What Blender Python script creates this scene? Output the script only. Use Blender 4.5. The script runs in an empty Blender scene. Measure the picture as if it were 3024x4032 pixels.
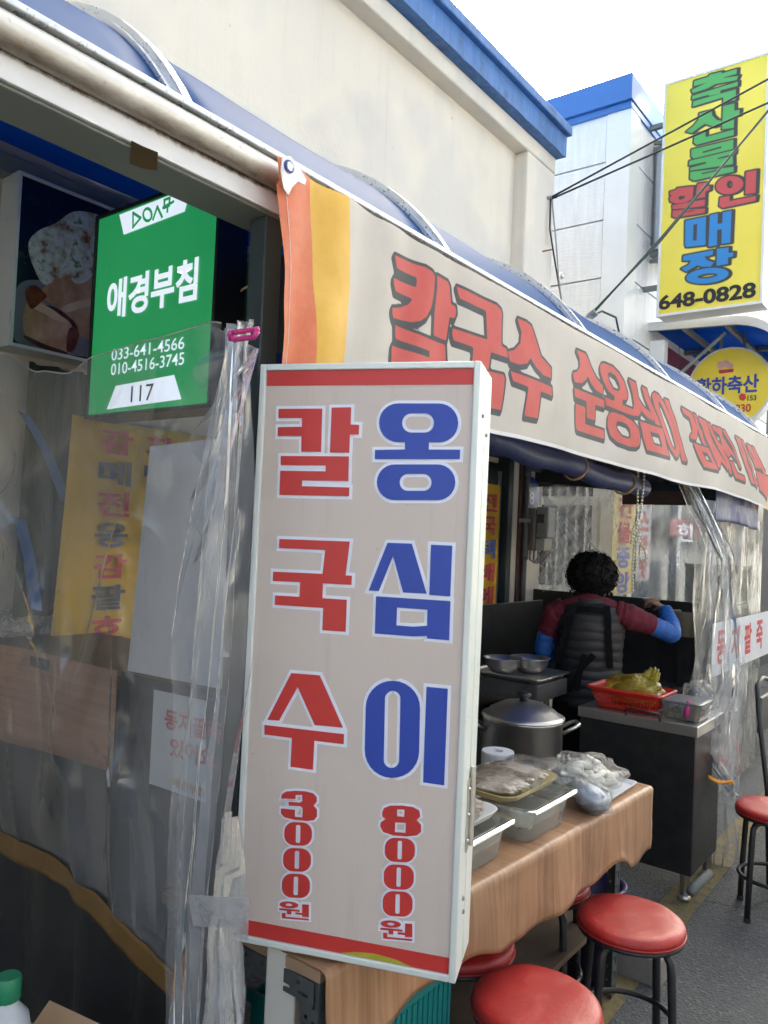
import bpy, bmesh, math, random
import numpy as np
from mathutils import Vector, Matrix, noise, geometry

scn = bpy.context.scene
R = math.radians
random.seed(7)

# ------------------------------------------------------------------ camera
F_PX, CX, CY = 3087.0, 1512.0, 2016.0
YAW, PITCH, ROLL = R(37.5), R(1.6), R(2.58)
CAM = Vector((0, 0, 1.6))
fwd = Vector((-math.sin(YAW) * math.cos(PITCH), math.cos(YAW) * math.cos(PITCH), math.sin(PITCH)))
r0 = Vector((math.cos(YAW), math.sin(YAW), 0))
u0 = r0.cross(fwd)
rgt = r0 * math.cos(ROLL) + u0 * math.sin(ROLL)
upv = u0 * math.cos(ROLL) - r0 * math.sin(ROLL)
cam = bpy.data.cameras.new('camera')
cam.sensor_fit = 'VERTICAL'
cam.sensor_height = 36.0
cam.sensor_width = 27.0
cam.lens = F_PX / 4032 * 36.0
cam.clip_start = 0.05
cam.clip_end = 3000
camo = bpy.data.objects.new('camera', cam)
scn.collection.objects.link(camo)
camo.matrix_world = Matrix(((rgt.x, upv.x, -fwd.x, CAM.x), (rgt.y, upv.y, -fwd.y, CAM.y), (rgt.z, upv.z, -fwd.z, CAM.z), (0, 0, 0, 1)))
scn.camera = camo

# ------------------------------------------------------------------ sky, sun, exposure
SUN_EL, SUN_AZ = R(34), math.atan2(-0.68, 0.73)
world = bpy.data.worlds.new('World')
scn.world = world
world.use_nodes = True
wn = world.node_tree.nodes
sky = wn.new('ShaderNodeTexSky')
sky.sky_type = 'NISHITA'
sky.sun_disc = False
sky.sun_elevation = SUN_EL
sky.sun_rotation = SUN_AZ
sky.air_density = 0.3
sky.dust_density = 8.0
sky.ozone_density = 0.0
sky_tint = wn.new('ShaderNodeMix'); sky_tint.data_type = 'RGBA'; sky_tint.blend_type = 'MULTIPLY'; sky_tint.inputs[0].default_value = 1.0
sky_tint.inputs[7].default_value = (1.0, 1.04, .9, 1)        # even tint over the whole sky, put in to balance its lilac light
world.node_tree.links.new(sky.outputs[0], sky_tint.inputs[6])
world.node_tree.links.new(sky_tint.outputs[2], wn['Background'].inputs[0])
wn['Background'].inputs[1].default_value = 0.15
sd = bpy.data.lights.new('sun', 'SUN')
sd.energy = 3.0
sd.angle = R(0.5)
sd.color = (1.0, 0.96, 0.86)
so = bpy.data.objects.new('sun', sd)
scn.collection.objects.link(so)
sdir = Vector((math.sin(SUN_AZ) * math.cos(SUN_EL), math.cos(SUN_AZ) * math.cos(SUN_EL), math.sin(SUN_EL)))
so.rotation_euler = sdir.to_track_quat('Z', 'Y').to_euler()
so.location = sdir * 30
vs = scn.view_settings
vs.view_transform = 'Standard'
vs.look = 'None'
vs.gamma = 1
vs.exposure = 3.3
scn.render.engine = 'CYCLES'
scn.cycles.use_denoising = True
scn.cycles.max_bounces = 8
scn.cycles.transparent_max_bounces = 16
scn.cycles.caustics_reflective = False
scn.cycles.caustics_refractive = False
scn.cycles.sample_clamp_indirect = 6

# ------------------------------------------------------------------ helpers: pixels -> places
def ray(px, py):
    return fwd + rgt * ((px - CX) / F_PX) - upv * ((py - CY) / F_PX)
def onX(px, py, X):
    d = ray(px, py); return CAM + d * (X / d.x)
def onY(px, py, Y):
    d = ray(px, py); return CAM + d * (Y / d.y)
def onZ(px, py, Z):
    d = ray(px, py); return CAM + d * ((Z - CAM.z) / d.z)
def at(px, py, t):
    return CAM + ray(px, py) * t
class Frame:
    """a flat plane in the world: origin, right (u), up (v), normal (n)"""
    def __init__(s, o, u, v=(0, 0, 1)):
        s.o = Vector(o); s.u = Vector(u).normalized(); s.v = Vector(v).normalized(); s.n = s.u.cross(s.v)
    def P(s, a, b, c=0.0):
        return s.o + s.u * a + s.v * b + s.n * c
    def uv(s, px, py):
        d = ray(px, py); t = (s.o - CAM).dot(s.n) / d.dot(s.n)
        q = CAM + d * t - s.o
        return (q.dot(s.u), q.dot(s.v))
def crop(x0, y0, sc):
    return lambda pts: [(x0 + x * sc, y0 + y * sc) for x, y in pts]

# ------------------------------------------------------------------ helpers: meshes
class MB:
    def __init__(s): s.v = []; s.f = []
    def add(s, vs, fs):
        b = len(s.v); s.v += [Vector(p) for p in vs]; s.f += [tuple(i + b for i in f) for f in fs]; return s
    def box(s, x0, x1, y0, y1, z0, z1):
        return s.add([(x0, y0, z0), (x1, y0, z0), (x1, y1, z0), (x0, y1, z0), (x0, y0, z1), (x1, y0, z1), (x1, y1, z1), (x0, y1, z1)],
                     [(0, 3, 2, 1), (4, 5, 6, 7), (0, 1, 5, 4), (1, 2, 6, 5), (2, 3, 7, 6), (3, 0, 4, 7)])
    def fbox(s, fr, a0, a1, b0, b1, c0, c1):
        q = [fr.P(a, b, c) for c in (c0, c1) for a, b in ((a0, b0), (a1, b0), (a1, b1), (a0, b1))]
        return s.add(q, [(0, 3, 2, 1), (4, 5, 6, 7), (0, 1, 5, 4), (1, 2, 6, 5), (2, 3, 7, 6), (3, 0, 4, 7)])
    def obox(s, c, ax, ay, az, sx, sy, sz):
        c = Vector(c); q = []
        for k in (-1, 1):
            for i, j in ((-1, -1), (1, -1), (1, 1), (-1, 1)):
                q.append(c + ax * (i * sx / 2) + ay * (j * sy / 2) + az * (k * sz / 2))
        return s.add(q, [(0, 3, 2, 1), (4, 5, 6, 7), (0, 1, 5, 4), (1, 2, 6, 5), (2, 3, 7, 6), (3, 0, 4, 7)])
    def bar(s, a, b, w, h=None, up=(0, 0, 1)):
        a = Vector(a); b = Vector(b); d = b - a; L = d.length; d = d / L
        up = Vector(up)
        if abs(d.dot(up)) > .98: up = Vector((0, 1, 0))
        x = d.cross(up).normalized(); z = x.cross(d)
        return s.obox((a + b) / 2, x, d, z, w, L, h or w)
    def tube(s, path, r, n=8, cap=True):
        path = [Vector(p) for p in path]; m = len(path)
        rs = r if isinstance(r, (list, tuple)) else [r] * m
        prev = None; rings = []
        for i in range(m):
            d = (path[min(i + 1, m - 1)] - path[max(i - 1, 0)]).normalized()
            if prev is None:
                a = Vector((0, 0, 1)) if abs(d.z) < .9 else Vector((1, 0, 0))
                x = d.cross(a).normalized()
            else:
                x = (prev - d * prev.dot(d)).normalized()
            prev = x; y = d.cross(x)
            rings.append([path[i] + (x * math.cos(k * 2 * math.pi / n) + y * math.sin(k * 2 * math.pi / n)) * rs[i] for k in range(n)])
        return s.loft(rings, cap)
    def loft(s, rings, cap=True, closed=True):
        n = len(rings[0]); b = len(s.v)
        for rg in rings: s.v += [Vector(p) for p in rg]
        for i in range(len(rings) - 1):
            for k in range(n if closed else n - 1):
                k2 = (k + 1) % n
                s.f.append((b + i * n + k, b + i * n + k2, b + (i + 1) * n + k2, b + (i + 1) * n + k))
        if cap and closed:
            s.f.append(tuple(b + k for k in range(n))[::-1])
            e = b + (len(rings) - 1) * n
            s.f.append(tuple(e + k for k in range(n)))
        return s
    def lathe(s, prof, c=(0, 0, 0), n=24, cap=True):
        c = Vector(c)
        return s.loft([[c + Vector((r * math.cos(k * 2 * math.pi / n), r * math.sin(k * 2 * math.pi / n), z)) for k in range(n)] for r, z in prof], cap)
    def grid(s, fn, nu, nv):
        b = len(s.v)
        for j in range(nv + 1):
            for i in range(nu + 1): s.v.append(Vector(fn(i / nu, j / nv)))
        for j in range(nv):
            for i in range(nu):
                a = b + j * (nu + 1) + i; s.f.append((a, a + 1, a + nu + 2, a + nu + 1))
        return s
    def poly(s, pts3):
        return s.add(pts3, [tuple(range(len(pts3)))])
    def ell(s, c, rx, ry, rz, n=12, m=8, fn=None, rot=None):
        c = Vector(c); rings = []
        for j in range(m + 1):
            th = math.pi * (j + .001) / (m + .002); rg = []
            for k in range(n):
                ph = 2 * math.pi * k / n
                p = Vector((math.sin(th) * math.cos(ph), math.sin(th) * math.sin(ph), -math.cos(th)))
                q = Vector((p.x * rx, p.y * ry, p.z * rz))
                if fn: q = q * fn(p)
                if rot: q = rot @ q
                rg.append(c + q)
            rings.append(rg)
        return s.loft(rings)
    def build(s, name, m, parent=None, smooth=False, mats=None):
        off = Vector((0, 0, 0)); p = parent
        while p is not None: off = off + p.location; p = p.parent
        me = bpy.data.meshes.new(name)
        me.from_pydata([tuple(v - off) for v in s.v], [], s.f)
        me.update()
        if m is not None: me.materials.append(m)
        for x in (mats or []): me.materials.append(x)
        if smooth: me.polygons.foreach_set('use_smooth', [True] * len(me.polygons))
        o = bpy.data.objects.new(name, me)
        scn.collection.objects.link(o)
        o.parent = parent
        return o
def autosmooth(o, deg=40):
    me = o.data
    me.polygons.foreach_set('use_smooth', [True] * len(me.polygons))
    try: me.set_sharp_from_angle(angle=R(deg))
    except Exception: pass
    return o
def bev(o, w=.004, seg=2):
    md = o.modifiers.new('bevel', 'BEVEL'); md.width = w; md.segments = seg; md.limit_method = 'ANGLE'; md.angle_limit = R(40)
    return o
def solid(o, t, off=0):
    md = o.modifiers.new('thickness', 'SOLIDIFY'); md.thickness = t; md.offset = off
    return o
def thing(name, loc, label, cat, group=None):
    o = bpy.data.objects.new(name, None); scn.collection.objects.link(o)
    o.location = loc; o['label'] = label; o['category'] = cat
    if group: o['group'] = group
    o.empty_display_size = .1
    return o
def tag(o, label, cat, group=None):
    o['label'] = label; o['category'] = cat
    if group: o['group'] = group
    return o
def structure(o):
    o['kind'] = 'structure'; return o
def copy_tree(o, parent=None):
    c = o.copy(); scn.collection.objects.link(c); c.parent = parent
    for ch in list(o.children): copy_tree(ch, c)
    return c

# ------------------------------------------------------------------ helpers: materials
def lin(c):
    if isinstance(c, str):
        c = [int(c[i:i + 2], 16) / 255 for i in (0, 2, 4)]
        c = [x / 12.92 if x <= .04045 else ((x + .055) / 1.055) ** 2.4 for x in c]
    return (c[0], c[1], c[2], 1)
MATS = {}
def nodes(name):
    m = bpy.data.materials.new(name); m.use_nodes = True
    nt = m.node_tree
    return m, nt, nt.nodes, nt.links, nt.nodes['Principled BSDF']
def noise_node(nt, scale, detail=4, rough=.6, coord='Object', stretch=None):
    tc = nt.nodes.new('ShaderNodeTexCoord'); nz = nt.nodes.new('ShaderNodeTexNoise')
    nz.inputs['Scale'].default_value = scale; nz.inputs['Detail'].default_value = detail; nz.inputs['Roughness'].default_value = rough
    if stretch:
        mp = nt.nodes.new('ShaderNodeMapping'); mp.inputs['Scale'].default_value = stretch
        nt.links.new(tc.outputs[coord], mp.inputs[0]); nt.links.new(mp.outputs[0], nz.inputs['Vector'])
    else: nt.links.new(tc.outputs[coord], nz.inputs['Vector'])
    return nz
def ramp(nt, src, stops):
    rp = nt.nodes.new('ShaderNodeValToRGB')
    el = rp.color_ramp.elements
    while len(el) < len(stops): el.new(.5)
    for e, (p, c) in zip(el, stops):
        e.position = p; e.color = c if len(c) == 4 else (*c, 1)
    nt.links.new(src, rp.inputs[0]); return rp
def mixc(nt, fac, a, b, mode='MIX'):
    mx = nt.nodes.new('ShaderNodeMix'); mx.data_type = 'RGBA'; mx.blend_type = mode
    if isinstance(fac, (int, float)): mx.inputs[0].default_value = fac
    else: nt.links.new(fac, mx.inputs[0])
    for i, x in ((6, a), (7, b)):
        if isinstance(x, (tuple, list)): mx.inputs[i].default_value = x if len(x) == 4 else (*x, 1)
        else: nt.links.new(x, mx.inputs[i])
    return mx.outputs[2]
def pm(name, col, rough=.5, metal=0, var=.12, scale=6, bump=0, bscale=80, dirt=None, dscale=3, dlo=.5, dhi=.75, coat=0, stretch=None, emit=0, bstretch=None, spec=None, trans=0):
    """painted / plastic / metal surface: colour with mottling, optional dirt patches and fine relief"""
    if name in MATS: return MATS[name]
    m, nt, N, L, b = nodes(name)
    c = lin(col)
    nz = noise_node(nt, scale, 5, .6, stretch=stretch)
    rp = ramp(nt, nz.outputs[0], [(.25, tuple(x * (1 - var) for x in c[:3])), (.75, tuple(min(1, x * (1 + var)) for x in c[:3]))])
    out = rp.outputs[0]
    rr = None
    if dirt is not None:
        n2 = noise_node(nt, dscale, 8, .7)
        r2 = ramp(nt, n2.outputs[0], [(dlo, (0, 0, 0)), (dhi, (1, 1, 1))])
        out = mixc(nt, r2.outputs[0], out, lin(dirt))
    L.new(out, b.inputs['Base Color'])
    b.inputs['Metallic'].default_value = metal
    n3 = noise_node(nt, scale * 4, 4)
    mr = N.new('ShaderNodeMapRange'); mr.inputs[3].default_value = max(0, rough - .08); mr.inputs[4].default_value = min(1, rough + .1)
    L.new(n3.outputs[0], mr.inputs[0]); L.new(mr.outputs[0], b.inputs['Roughness'])
    if coat: b.inputs['Coat Weight'].default_value = coat
    if spec is not None: b.inputs['Specular IOR Level'].default_value = spec
    if bump:
        n4 = noise_node(nt, bscale, 6, .65, stretch=bstretch)
        bp = N.new('ShaderNodeBump'); bp.inputs['Strength'].default_value = bump; bp.inputs['Distance'].default_value = .01
        L.new(n4.outputs[0], bp.inputs['Height']); L.new(bp.outputs[0], b.inputs['Normal'])
    if emit:
        L.new(out, b.inputs['Emission Color']); b.inputs['Emission Strength'].default_value = emit
    if trans:
        tl = N.new('ShaderNodeBsdfTranslucent'); L.new(out, tl.inputs[0])
        ms = N.new('ShaderNodeMixShader'); ms.inputs[0].default_value = trans
        L.new(b.outputs[0], ms.inputs[1]); L.new(tl.outputs[0], ms.inputs[2]); L.new(ms.outputs[0], N['Material Output'].inputs[0])
    MATS[name] = m
    return m
def film(name, tint=(.93, .94, .95), haze=.12, gloss=.9, rough=.06, bump=.5, bscale=9, hazecol=(.8, .82, .85), stretch=None, hvar=.6):
    """clear plastic sheet: see-through, shiny, faintly milky in streaks"""
    if name in MATS: return MATS[name]
    m, nt, N, L, b = nodes(name)
    N.remove(b)
    tr = N.new('ShaderNodeBsdfTransparent'); tr.inputs[0].default_value = (*tint, 1)
    df = N.new('ShaderNodeBsdfDiffuse'); df.inputs[0].default_value = (*hazecol, 1)
    tl = N.new('ShaderNodeBsdfTranslucent'); tl.inputs[0].default_value = (*hazecol, 1)
    gl = N.new('ShaderNodeBsdfGlossy'); gl.inputs['Roughness'].default_value = rough; gl.inputs[0].default_value = (1, 1, 1, 1)
    nz = noise_node(nt, bscale, 5, .55, stretch=stretch)
    nz.inputs['Distortion'].default_value = 1.2
    bp = N.new('ShaderNodeBump'); bp.inputs['Strength'].default_value = bump; bp.inputs['Distance'].default_value = .02
    L.new(nz.outputs[0], bp.inputs['Height'])
    L.new(bp.outputs[0], gl.inputs['Normal'])
    fr = N.new('ShaderNodeFresnel'); fr.inputs[0].default_value = 1.5; L.new(bp.outputs[0], fr.inputs['Normal'])
    hz = noise_node(nt, bscale * .45, 6, .7, stretch=stretch)
    hm = N.new('ShaderNodeMapRange'); hm.inputs[1].default_value = .35; hm.inputs[2].default_value = .75
    hm.inputs[3].default_value = haze * (1 - hvar); hm.inputs[4].default_value = haze * (1 + hvar)
    L.new(hz.outputs[0], hm.inputs[0])
    a = N.new('ShaderNodeMixShader'); a.inputs[0].default_value = .5; L.new(df.outputs[0], a.inputs[1]); L.new(tl.outputs[0], a.inputs[2])
    c = N.new('ShaderNodeMixShader'); L.new(hm.outputs[0], c.inputs[0]); L.new(tr.outputs[0], c.inputs[1]); L.new(a.outputs[0], c.inputs[2])
    mu = N.new('ShaderNodeMath'); mu.operation = 'MULTIPLY'; mu.inputs[1].default_value = gloss; L.new(fr.outputs[0], mu.inputs[0])
    d = N.new('ShaderNodeMixShader'); L.new(mu.outputs[0], d.inputs[0]); L.new(c.outputs[0], d.inputs[1]); L.new(gl.outputs[0], d.inputs[2])
    L.new(d.outputs[0], N['Material Output'].inputs[0])
    MATS[name] = m
    return m

# ------------------------------------------------------------------ helpers: lettering
def rr(x0, y0, x1, y1, r, n=7, shear=0.0):
    pts = []
    r = min(r, (x1 - x0) / 2, (y1 - y0) / 2)
    for cx, cy, a0 in ((x1 - r, y0 + r, -90), (x1 - r, y1 - r, 0), (x0 + r, y1 - r, 90), (x0 + r, y0 + r, 180)):
        for k in range(n + 1):
            a = R(a0 + 90 * k / n); pts.append((cx + r * math.cos(a), cy + r * math.sin(a)))
    ym = (y0 + y1) / 2
    return [(x - shear * (y - ym), y + shear * 1.6 * (x - (x0 + x1) / 2)) for x, y in pts]
def elp(cx, cy, rx, ry, tilt=0, n=28):
    c, s = math.cos(R(tilt)), math.sin(R(tilt)); o = []
    for k in range(n):
        a = 2 * math.pi * k / n; x, y = rx * math.cos(a), ry * math.sin(a); o.append((cx + x * c - y * s, cy + x * s + y * c))
    return o
def area2(p): return sum(p[i][0] * p[(i + 1) % len(p)][1] - p[(i + 1) % len(p)][0] * p[i][1] for i in range(len(p)))
def ccw(p): return p if area2(p) > 0 else p[::-1]
def grow(p, d):
    """mitred offset of a counter-clockwise polygon, outward for d > 0"""
    p = [Vector(q) for q in ccw(p)]; n = len(p); o = []
    for i in range(n):
        e1 = (p[i] - p[i - 1]); e2 = (p[(i + 1) % n] - p[i])
        if e1.length < 1e-9 or e2.length < 1e-9: o.append(tuple(p[i])); continue
        e1.normalize(); e2.normalize()
        n1 = Vector((e1.y, -e1.x)); n2 = Vector((e2.y, -e2.x)); k = 1 + n1.dot(n2)
        m = (n1 + n2) / max(k, .35)
        o.append(tuple(p[i] + m * d))
    return o
def flat(mb, fr, outer, holes=(), c=0.0):
    """filled flat polygon (with holes) lying on a frame at offset c"""
    loops = [[Vector((x, y, 0)) for x, y in ccw(outer)]] + [[Vector((x, y, 0)) for x, y in ccw(h)[::-1]] for h in holes]
    tris = geometry.tessellate_polygon(loops)
    pts = [q for lp in loops for q in lp]
    b = len(mb.v); mb.v += [fr.P(q.x, q.y, c) for q in pts]
    for t in tris:
        a, bb, cc = (pts[i] for i in t)
        s = (bb - a).cross(cc - a).z
        mb.f.append(tuple(b + i for i in (t if s > 0 else t[::-1])))
    return mb
def stroke(mb, fr, pts, w, c=0.0, closed=False):
    pts = [Vector(p) for p in pts]
    n = len(pts)
    for i in range(n if closed else n - 1):
        a, b = pts[i], pts[(i + 1) % n]; d = (b - a).normalized(); q = Vector((-d.y, d.x)) * w / 2; e = d * w * .45
        cc = c + i * .00006
        k = len(mb.v)
        mb.v += [fr.P(*(a - q - e), cc), fr.P(*(b - q + e), cc), fr.P(*(b + q + e), cc), fr.P(*(a + q - e), cc)]
        mb.f.append((k, k + 1, k + 2, k + 3))
    return mb
TXT = {}
def text_geo(body, off):
    key = (body, off)
    if key in TXT: return TXT[key]
    c = bpy.data.curves.new('type', 'FONT'); c.body = body; c.size = 1; c.offset = off; c.resolution_u = 4
    o = bpy.data.objects.new('type', c); scn.collection.objects.link(o)
    dg = bpy.context.evaluated_depsgraph_get()
    me = bpy.data.meshes.new_from_object(o.evaluated_get(dg))
    V = [(v.co.x, v.co.y) for v in me.vertices]; Fc = [tuple(p.vertices) for p in me.polygons]
    bpy.data.objects.remove(o); bpy.data.curves.remove(c); bpy.data.meshes.remove(me)
    xs = [p[0] for p in V]; ys = [p[1] for p in V]
    TXT[key] = (V, Fc, min(xs), max(xs), min(ys), max(ys))
    return TXT[key]
def text(mb, fr, body, a0, a1, b0, b1, c=.002, off=.02):
    """type set to fill the rectangle a0..a1 x b0..b1 of the frame"""
    V, Fc, x0, x1, y0, y1 = text_geo(body, off)
    return mb.add([fr.P(a0 + (x - x0) / (x1 - x0) * (a1 - a0), b0 + (y - y0) / (y1 - y0) * (b1 - b0), c) for x, y in V], Fc)
def text_px(mb, fr, body, tl, br, c=.002, off=.02, conv=None):
    if conv: tl, br = conv([tl, br])
    a0, b1 = fr.uv(*tl); a1, b0 = fr.uv(*br)
    return text(mb, fr, body, a0, a1, b0, b1, c, off)
def sdf_poly(P, loops):
    """signed distance (negative inside) of points P (N,2) to a polygon with holes"""
    d2 = np.full(len(P), 1e9); ins = np.zeros(len(P), bool)
    for lp in loops:
        q = np.array(lp); n = len(q)
        for i in range(n):
            a, b = q[i], q[(i + 1) % n]; e = b - a; L = e.dot(e)
            if L < 1e-12: continue
            w = P - a; t = np.clip((w @ e) / L, 0, 1)
            d2 = np.minimum(d2, ((w - t[:, None] * e) ** 2).sum(1))
            cond = (a[1] > P[:, 1]) != (b[1] > P[:, 1])
            with np.errstate(divide='ignore', invalid='ignore'):
                xi = (b[0] - a[0]) * (P[:, 1] - a[1]) / (b[1] - a[1]) + a[0]
            ins ^= cond & (P[:, 0] < xi)
    d = np.sqrt(d2)
    return np.where(ins, -d, d)
def sdf_many(P, glyphs, reach):
    out = np.full(len(P), 1.0)
    for g in glyphs:
        q = np.array(g[0]); lo = q.min(0) - reach; hi = q.max(0) + reach
        k = np.where((P[:, 0] > lo[0]) & (P[:, 0] < hi[0]) & (P[:, 1] > lo[1]) & (P[:, 1] < hi[1]))[0]
        if len(k): out[k] = np.minimum(out[k], sdf_poly(P[k], g))
    return out
def attr(o, name, arr):
    a = o.data.attributes.new(name, 'FLOAT', 'POINT'); a.data.foreach_set('value', np.asarray(arr, np.float32))
def ink(nt, name, thr=0.0, soft=.0012):
    """1 inside a printed shape, from a distance stored on the mesh"""
    at_ = nt.nodes.new('ShaderNodeAttribute'); at_.attribute_name = name
    mr = nt.nodes.new('ShaderNodeMapRange')
    mr.inputs[1].default_value = thr - soft; mr.inputs[2].default_value = thr + soft
    mr.inputs[3].default_value = 1; mr.inputs[4].default_value = 0
    nt.links.new(at_.outputs['Fac'], mr.inputs[0])
    return mr.outputs[0]
def nz3(x, y, z=0.0): return noise.noise(Vector((x, y, z)))
def fbm(x, y, z=0.0, o=4):
    return noise.fractal(Vector((x, y, z)), 1.0, 2.0, o)
# ================================================================== materials for the setting
def plaster(name, col, stain):
    m, nt, N, L, b = nodes(name)
    c = lin(col)
    n1 = noise_node(nt, 1.3, 6, .6)
    c1 = ramp(nt, n1.outputs[0], [(.3, tuple(x * .93 for x in c[:3])), (.7, tuple(min(1, x * 1.04) for x in c[:3]))]).outputs[0]
    n2 = noise_node(nt, 2.2, 9, .75, stretch=(1, 1, .35))
    f2 = ramp(nt, n2.outputs[0], [(.55, (0, 0, 0)), (.85, (.6, .6, .6))]).outputs[0]
    c2 = mixc(nt, f2, c1, lin(stain))
    n6 = noise_node(nt, 3.0, 7, .7, stretch=(5, 5, .22))
    f6 = ramp(nt, n6.outputs[0], [(.57, (0, 0, 0)), (.8, (.38, .38, .38))]).outputs[0]
    c2 = mixc(nt, f6, c2, lin('a39a88'))
    n7 = noise_node(nt, .9, 3, .5)
    f7 = ramp(nt, n7.outputs[0], [(.45, (0, 0, 0)), (.5, (.35, .35, .35)), (.75, (.1, .1, .1))]).outputs[0]
    c2 = mixc(nt, f7, c2, lin('e6dcc6'))
    n3 = noise_node(nt, 14, 3, .5)
    f3 = ramp(nt, n3.outputs[0], [(.74, (0, 0, 0)), (.8, (.7, .7, .7))]).outputs[0]
    c3 = mixc(nt, f3, c2, lin('8a7a63'))
    L.new(c3, b.inputs['Base Color']); b.inputs['Roughness'].default_value = .85
    n4 = noise_node(nt, 60, 8, .7)
    n5 = noise_node(nt, 4, 4, .5)
    ad = N.new('ShaderNodeMath'); ad.operation = 'MULTIPLY_ADD'; ad.inputs[1].default_value = 3.0
    L.new(n5.outputs[0], ad.inputs[0]); L.new(n4.outputs[0], ad.inputs[2])
    bp = N.new('ShaderNodeBump'); bp.inputs['Strength'].default_value = .35; bp.inputs['Distance'].default_value = .008
    L.new(ad.outputs[0], bp.inputs['Height']); L.new(bp.outputs[0], b.inputs['Normal'])
    return m
m_plaster = plaster('cream_plaster', (.62, .585, .52), 'b9ab93')
def asphalt_mat():
    m, nt, N, L, b = nodes('asphalt')
    n1 = noise_node(nt, 1.3, 8, .65); c = ramp(nt, n1.outputs[0], [(.3, (.078, .082, .084)), (.7, (.125, .126, .124))]).outputs[0]
    tc = N.new('ShaderNodeTexCoord')
    vo = N.new('ShaderNodeTexVoronoi'); vo.inputs['Scale'].default_value = 95; L.new(tc.outputs['Object'], vo.inputs['Vector'])
    wn2 = N.new('ShaderNodeTexWhiteNoise'); L.new(vo.outputs['Color'], wn2.inputs['Vector'])
    f = ramp(nt, wn2.outputs[0], [(.88, (0, 0, 0)), (.98, (.38, .38, .38))]).outputs[0]
    c = mixc(nt, f, c, (.24, .235, .22, 1))
    f0 = ramp(nt, wn2.outputs[0], [(.05, (.35, .35, .35)), (.16, (0, 0, 0))]).outputs[0]
    c = mixc(nt, f0, c, (.03, .03, .032, 1))
    n2 = noise_node(nt, 3.5, 9, .75); f2 = ramp(nt, n2.outputs[0], [(.6, (0, 0, 0)), (.78, (.7, .7, .7))]).outputs[0]
    c = mixc(nt, f2, c, (.045, .044, .042, 1))
    vc = N.new('ShaderNodeTexVoronoi'); vc.feature = 'DISTANCE_TO_EDGE'; vc.inputs['Scale'].default_value = .9
    nz = noise_node(nt, 3, 6, .6); mx = N.new('ShaderNodeMix'); mx.data_type = 'VECTOR'; mx.inputs[0].default_value = .25
    L.new(tc.outputs['Object'], mx.inputs[4]); L.new(nz.outputs[1], mx.inputs[5]); L.new(mx.outputs[1], vc.inputs['Vector'])
    f3 = ramp(nt, vc.outputs[0], [(.0, (.8, .8, .8)), (.012, (0, 0, 0))]).outputs[0]
    c = mixc(nt, f3, c, (.025, .025, .025, 1))
    L.new(c, b.inputs['Base Color']); b.inputs['Roughness'].default_value = .85
    n4 = noise_node(nt, 150, 5, .7); ad = N.new('ShaderNodeMath'); ad.operation = 'ADD'; L.new(n4.outputs[0], ad.inputs[0]); L.new(vo.outputs[0], ad.inputs[1])
    bp = N.new('ShaderNodeBump'); bp.inputs['Strength'].default_value = .9; bp.inputs['Distance'].default_value = .008
    L.new(ad.outputs[0], bp.inputs['Height']); L.new(bp.outputs[0], b.inputs['Normal'])
    return m
m_asphalt = asphalt_mat()
m_bluepaint = pm('blue_parapet_paint', (.05, .15, .37), .55, var=.35, scale=3, bump=.4, bscale=40, dirt=(.02, .04, .09), dscale=9, dlo=.56, dhi=.75, stretch=(6, 6, .6))
m_bluemetal = pm('blue_sheet_metal', (.04, .15, .4), .35, var=.08, scale=2)
m_alu = pm('aluminium', (.62, .63, .64), .32, .85, var=.1, scale=20, stretch=(1, 1, 8))
m_white_alu = pm('white_coated_metal', (.72, .73, .72), .4, 0, var=.06, scale=3, dirt=(.45, .44, .4), dscale=14, dlo=.66, dhi=.85)
m_steel = pm('stainless_steel', (.6, .58, .55), .32, .95, var=.06, scale=5)
m_darksteel = pm('dark_stainless', (.055, .055, .055), .42, .8, var=.2, scale=12, dirt=(.08, .075, .07), dscale=5, dlo=.5, dhi=.8)
m_greypaint = pm('grey_green_painted_steel', (.2, .225, .21), .5, var=.1, scale=3, dirt=(.1, .09, .07), dscale=7, dlo=.6, dhi=.8)
m_darkgreen = pm('dark_green_painted_steel', (.03, .042, .042), .5, var=.2, scale=8)
m_black = pm('black_painted_metal', (.018, .018, .02), .38, var=.2, scale=20)
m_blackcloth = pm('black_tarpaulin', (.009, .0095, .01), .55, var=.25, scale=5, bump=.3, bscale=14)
m_rust = pm('rusty_iron', (.2, .09, .045), .85, var=.4, scale=30)
m_rubber = pm('black_rubber', (.02, .02, .02), .8)
m_white = pm('white_plastic', (.75, .76, .77), .4, var=.05)
m_paper = pm('white_paper', (.78, .79, .8), .8, var=.04, scale=4, trans=.25)
m_redink = pm('red_print', (.52, .035, .03), .4, var=.06, scale=3)
m_redfade = pm('faded_red_print', (.5, .05, .05), .7, var=.15, scale=6)
m_blueink = pm('blue_print', (.018, .055, .36), .4, var=.06, scale=3)
m_whiteink = pm('white_print', (.74, .77, .86), .4, var=.03, scale=3)
m_blackink = pm('black_print', (.012, .012, .014), .45, var=.1)
m_yellowcloth = pm('yellow_banner_cloth', (.78, .5, .03), .7, var=.1, scale=4, trans=.3)
m_greyink = pm('dark_grey_print', (.06, .065, .08), .6)
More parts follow.
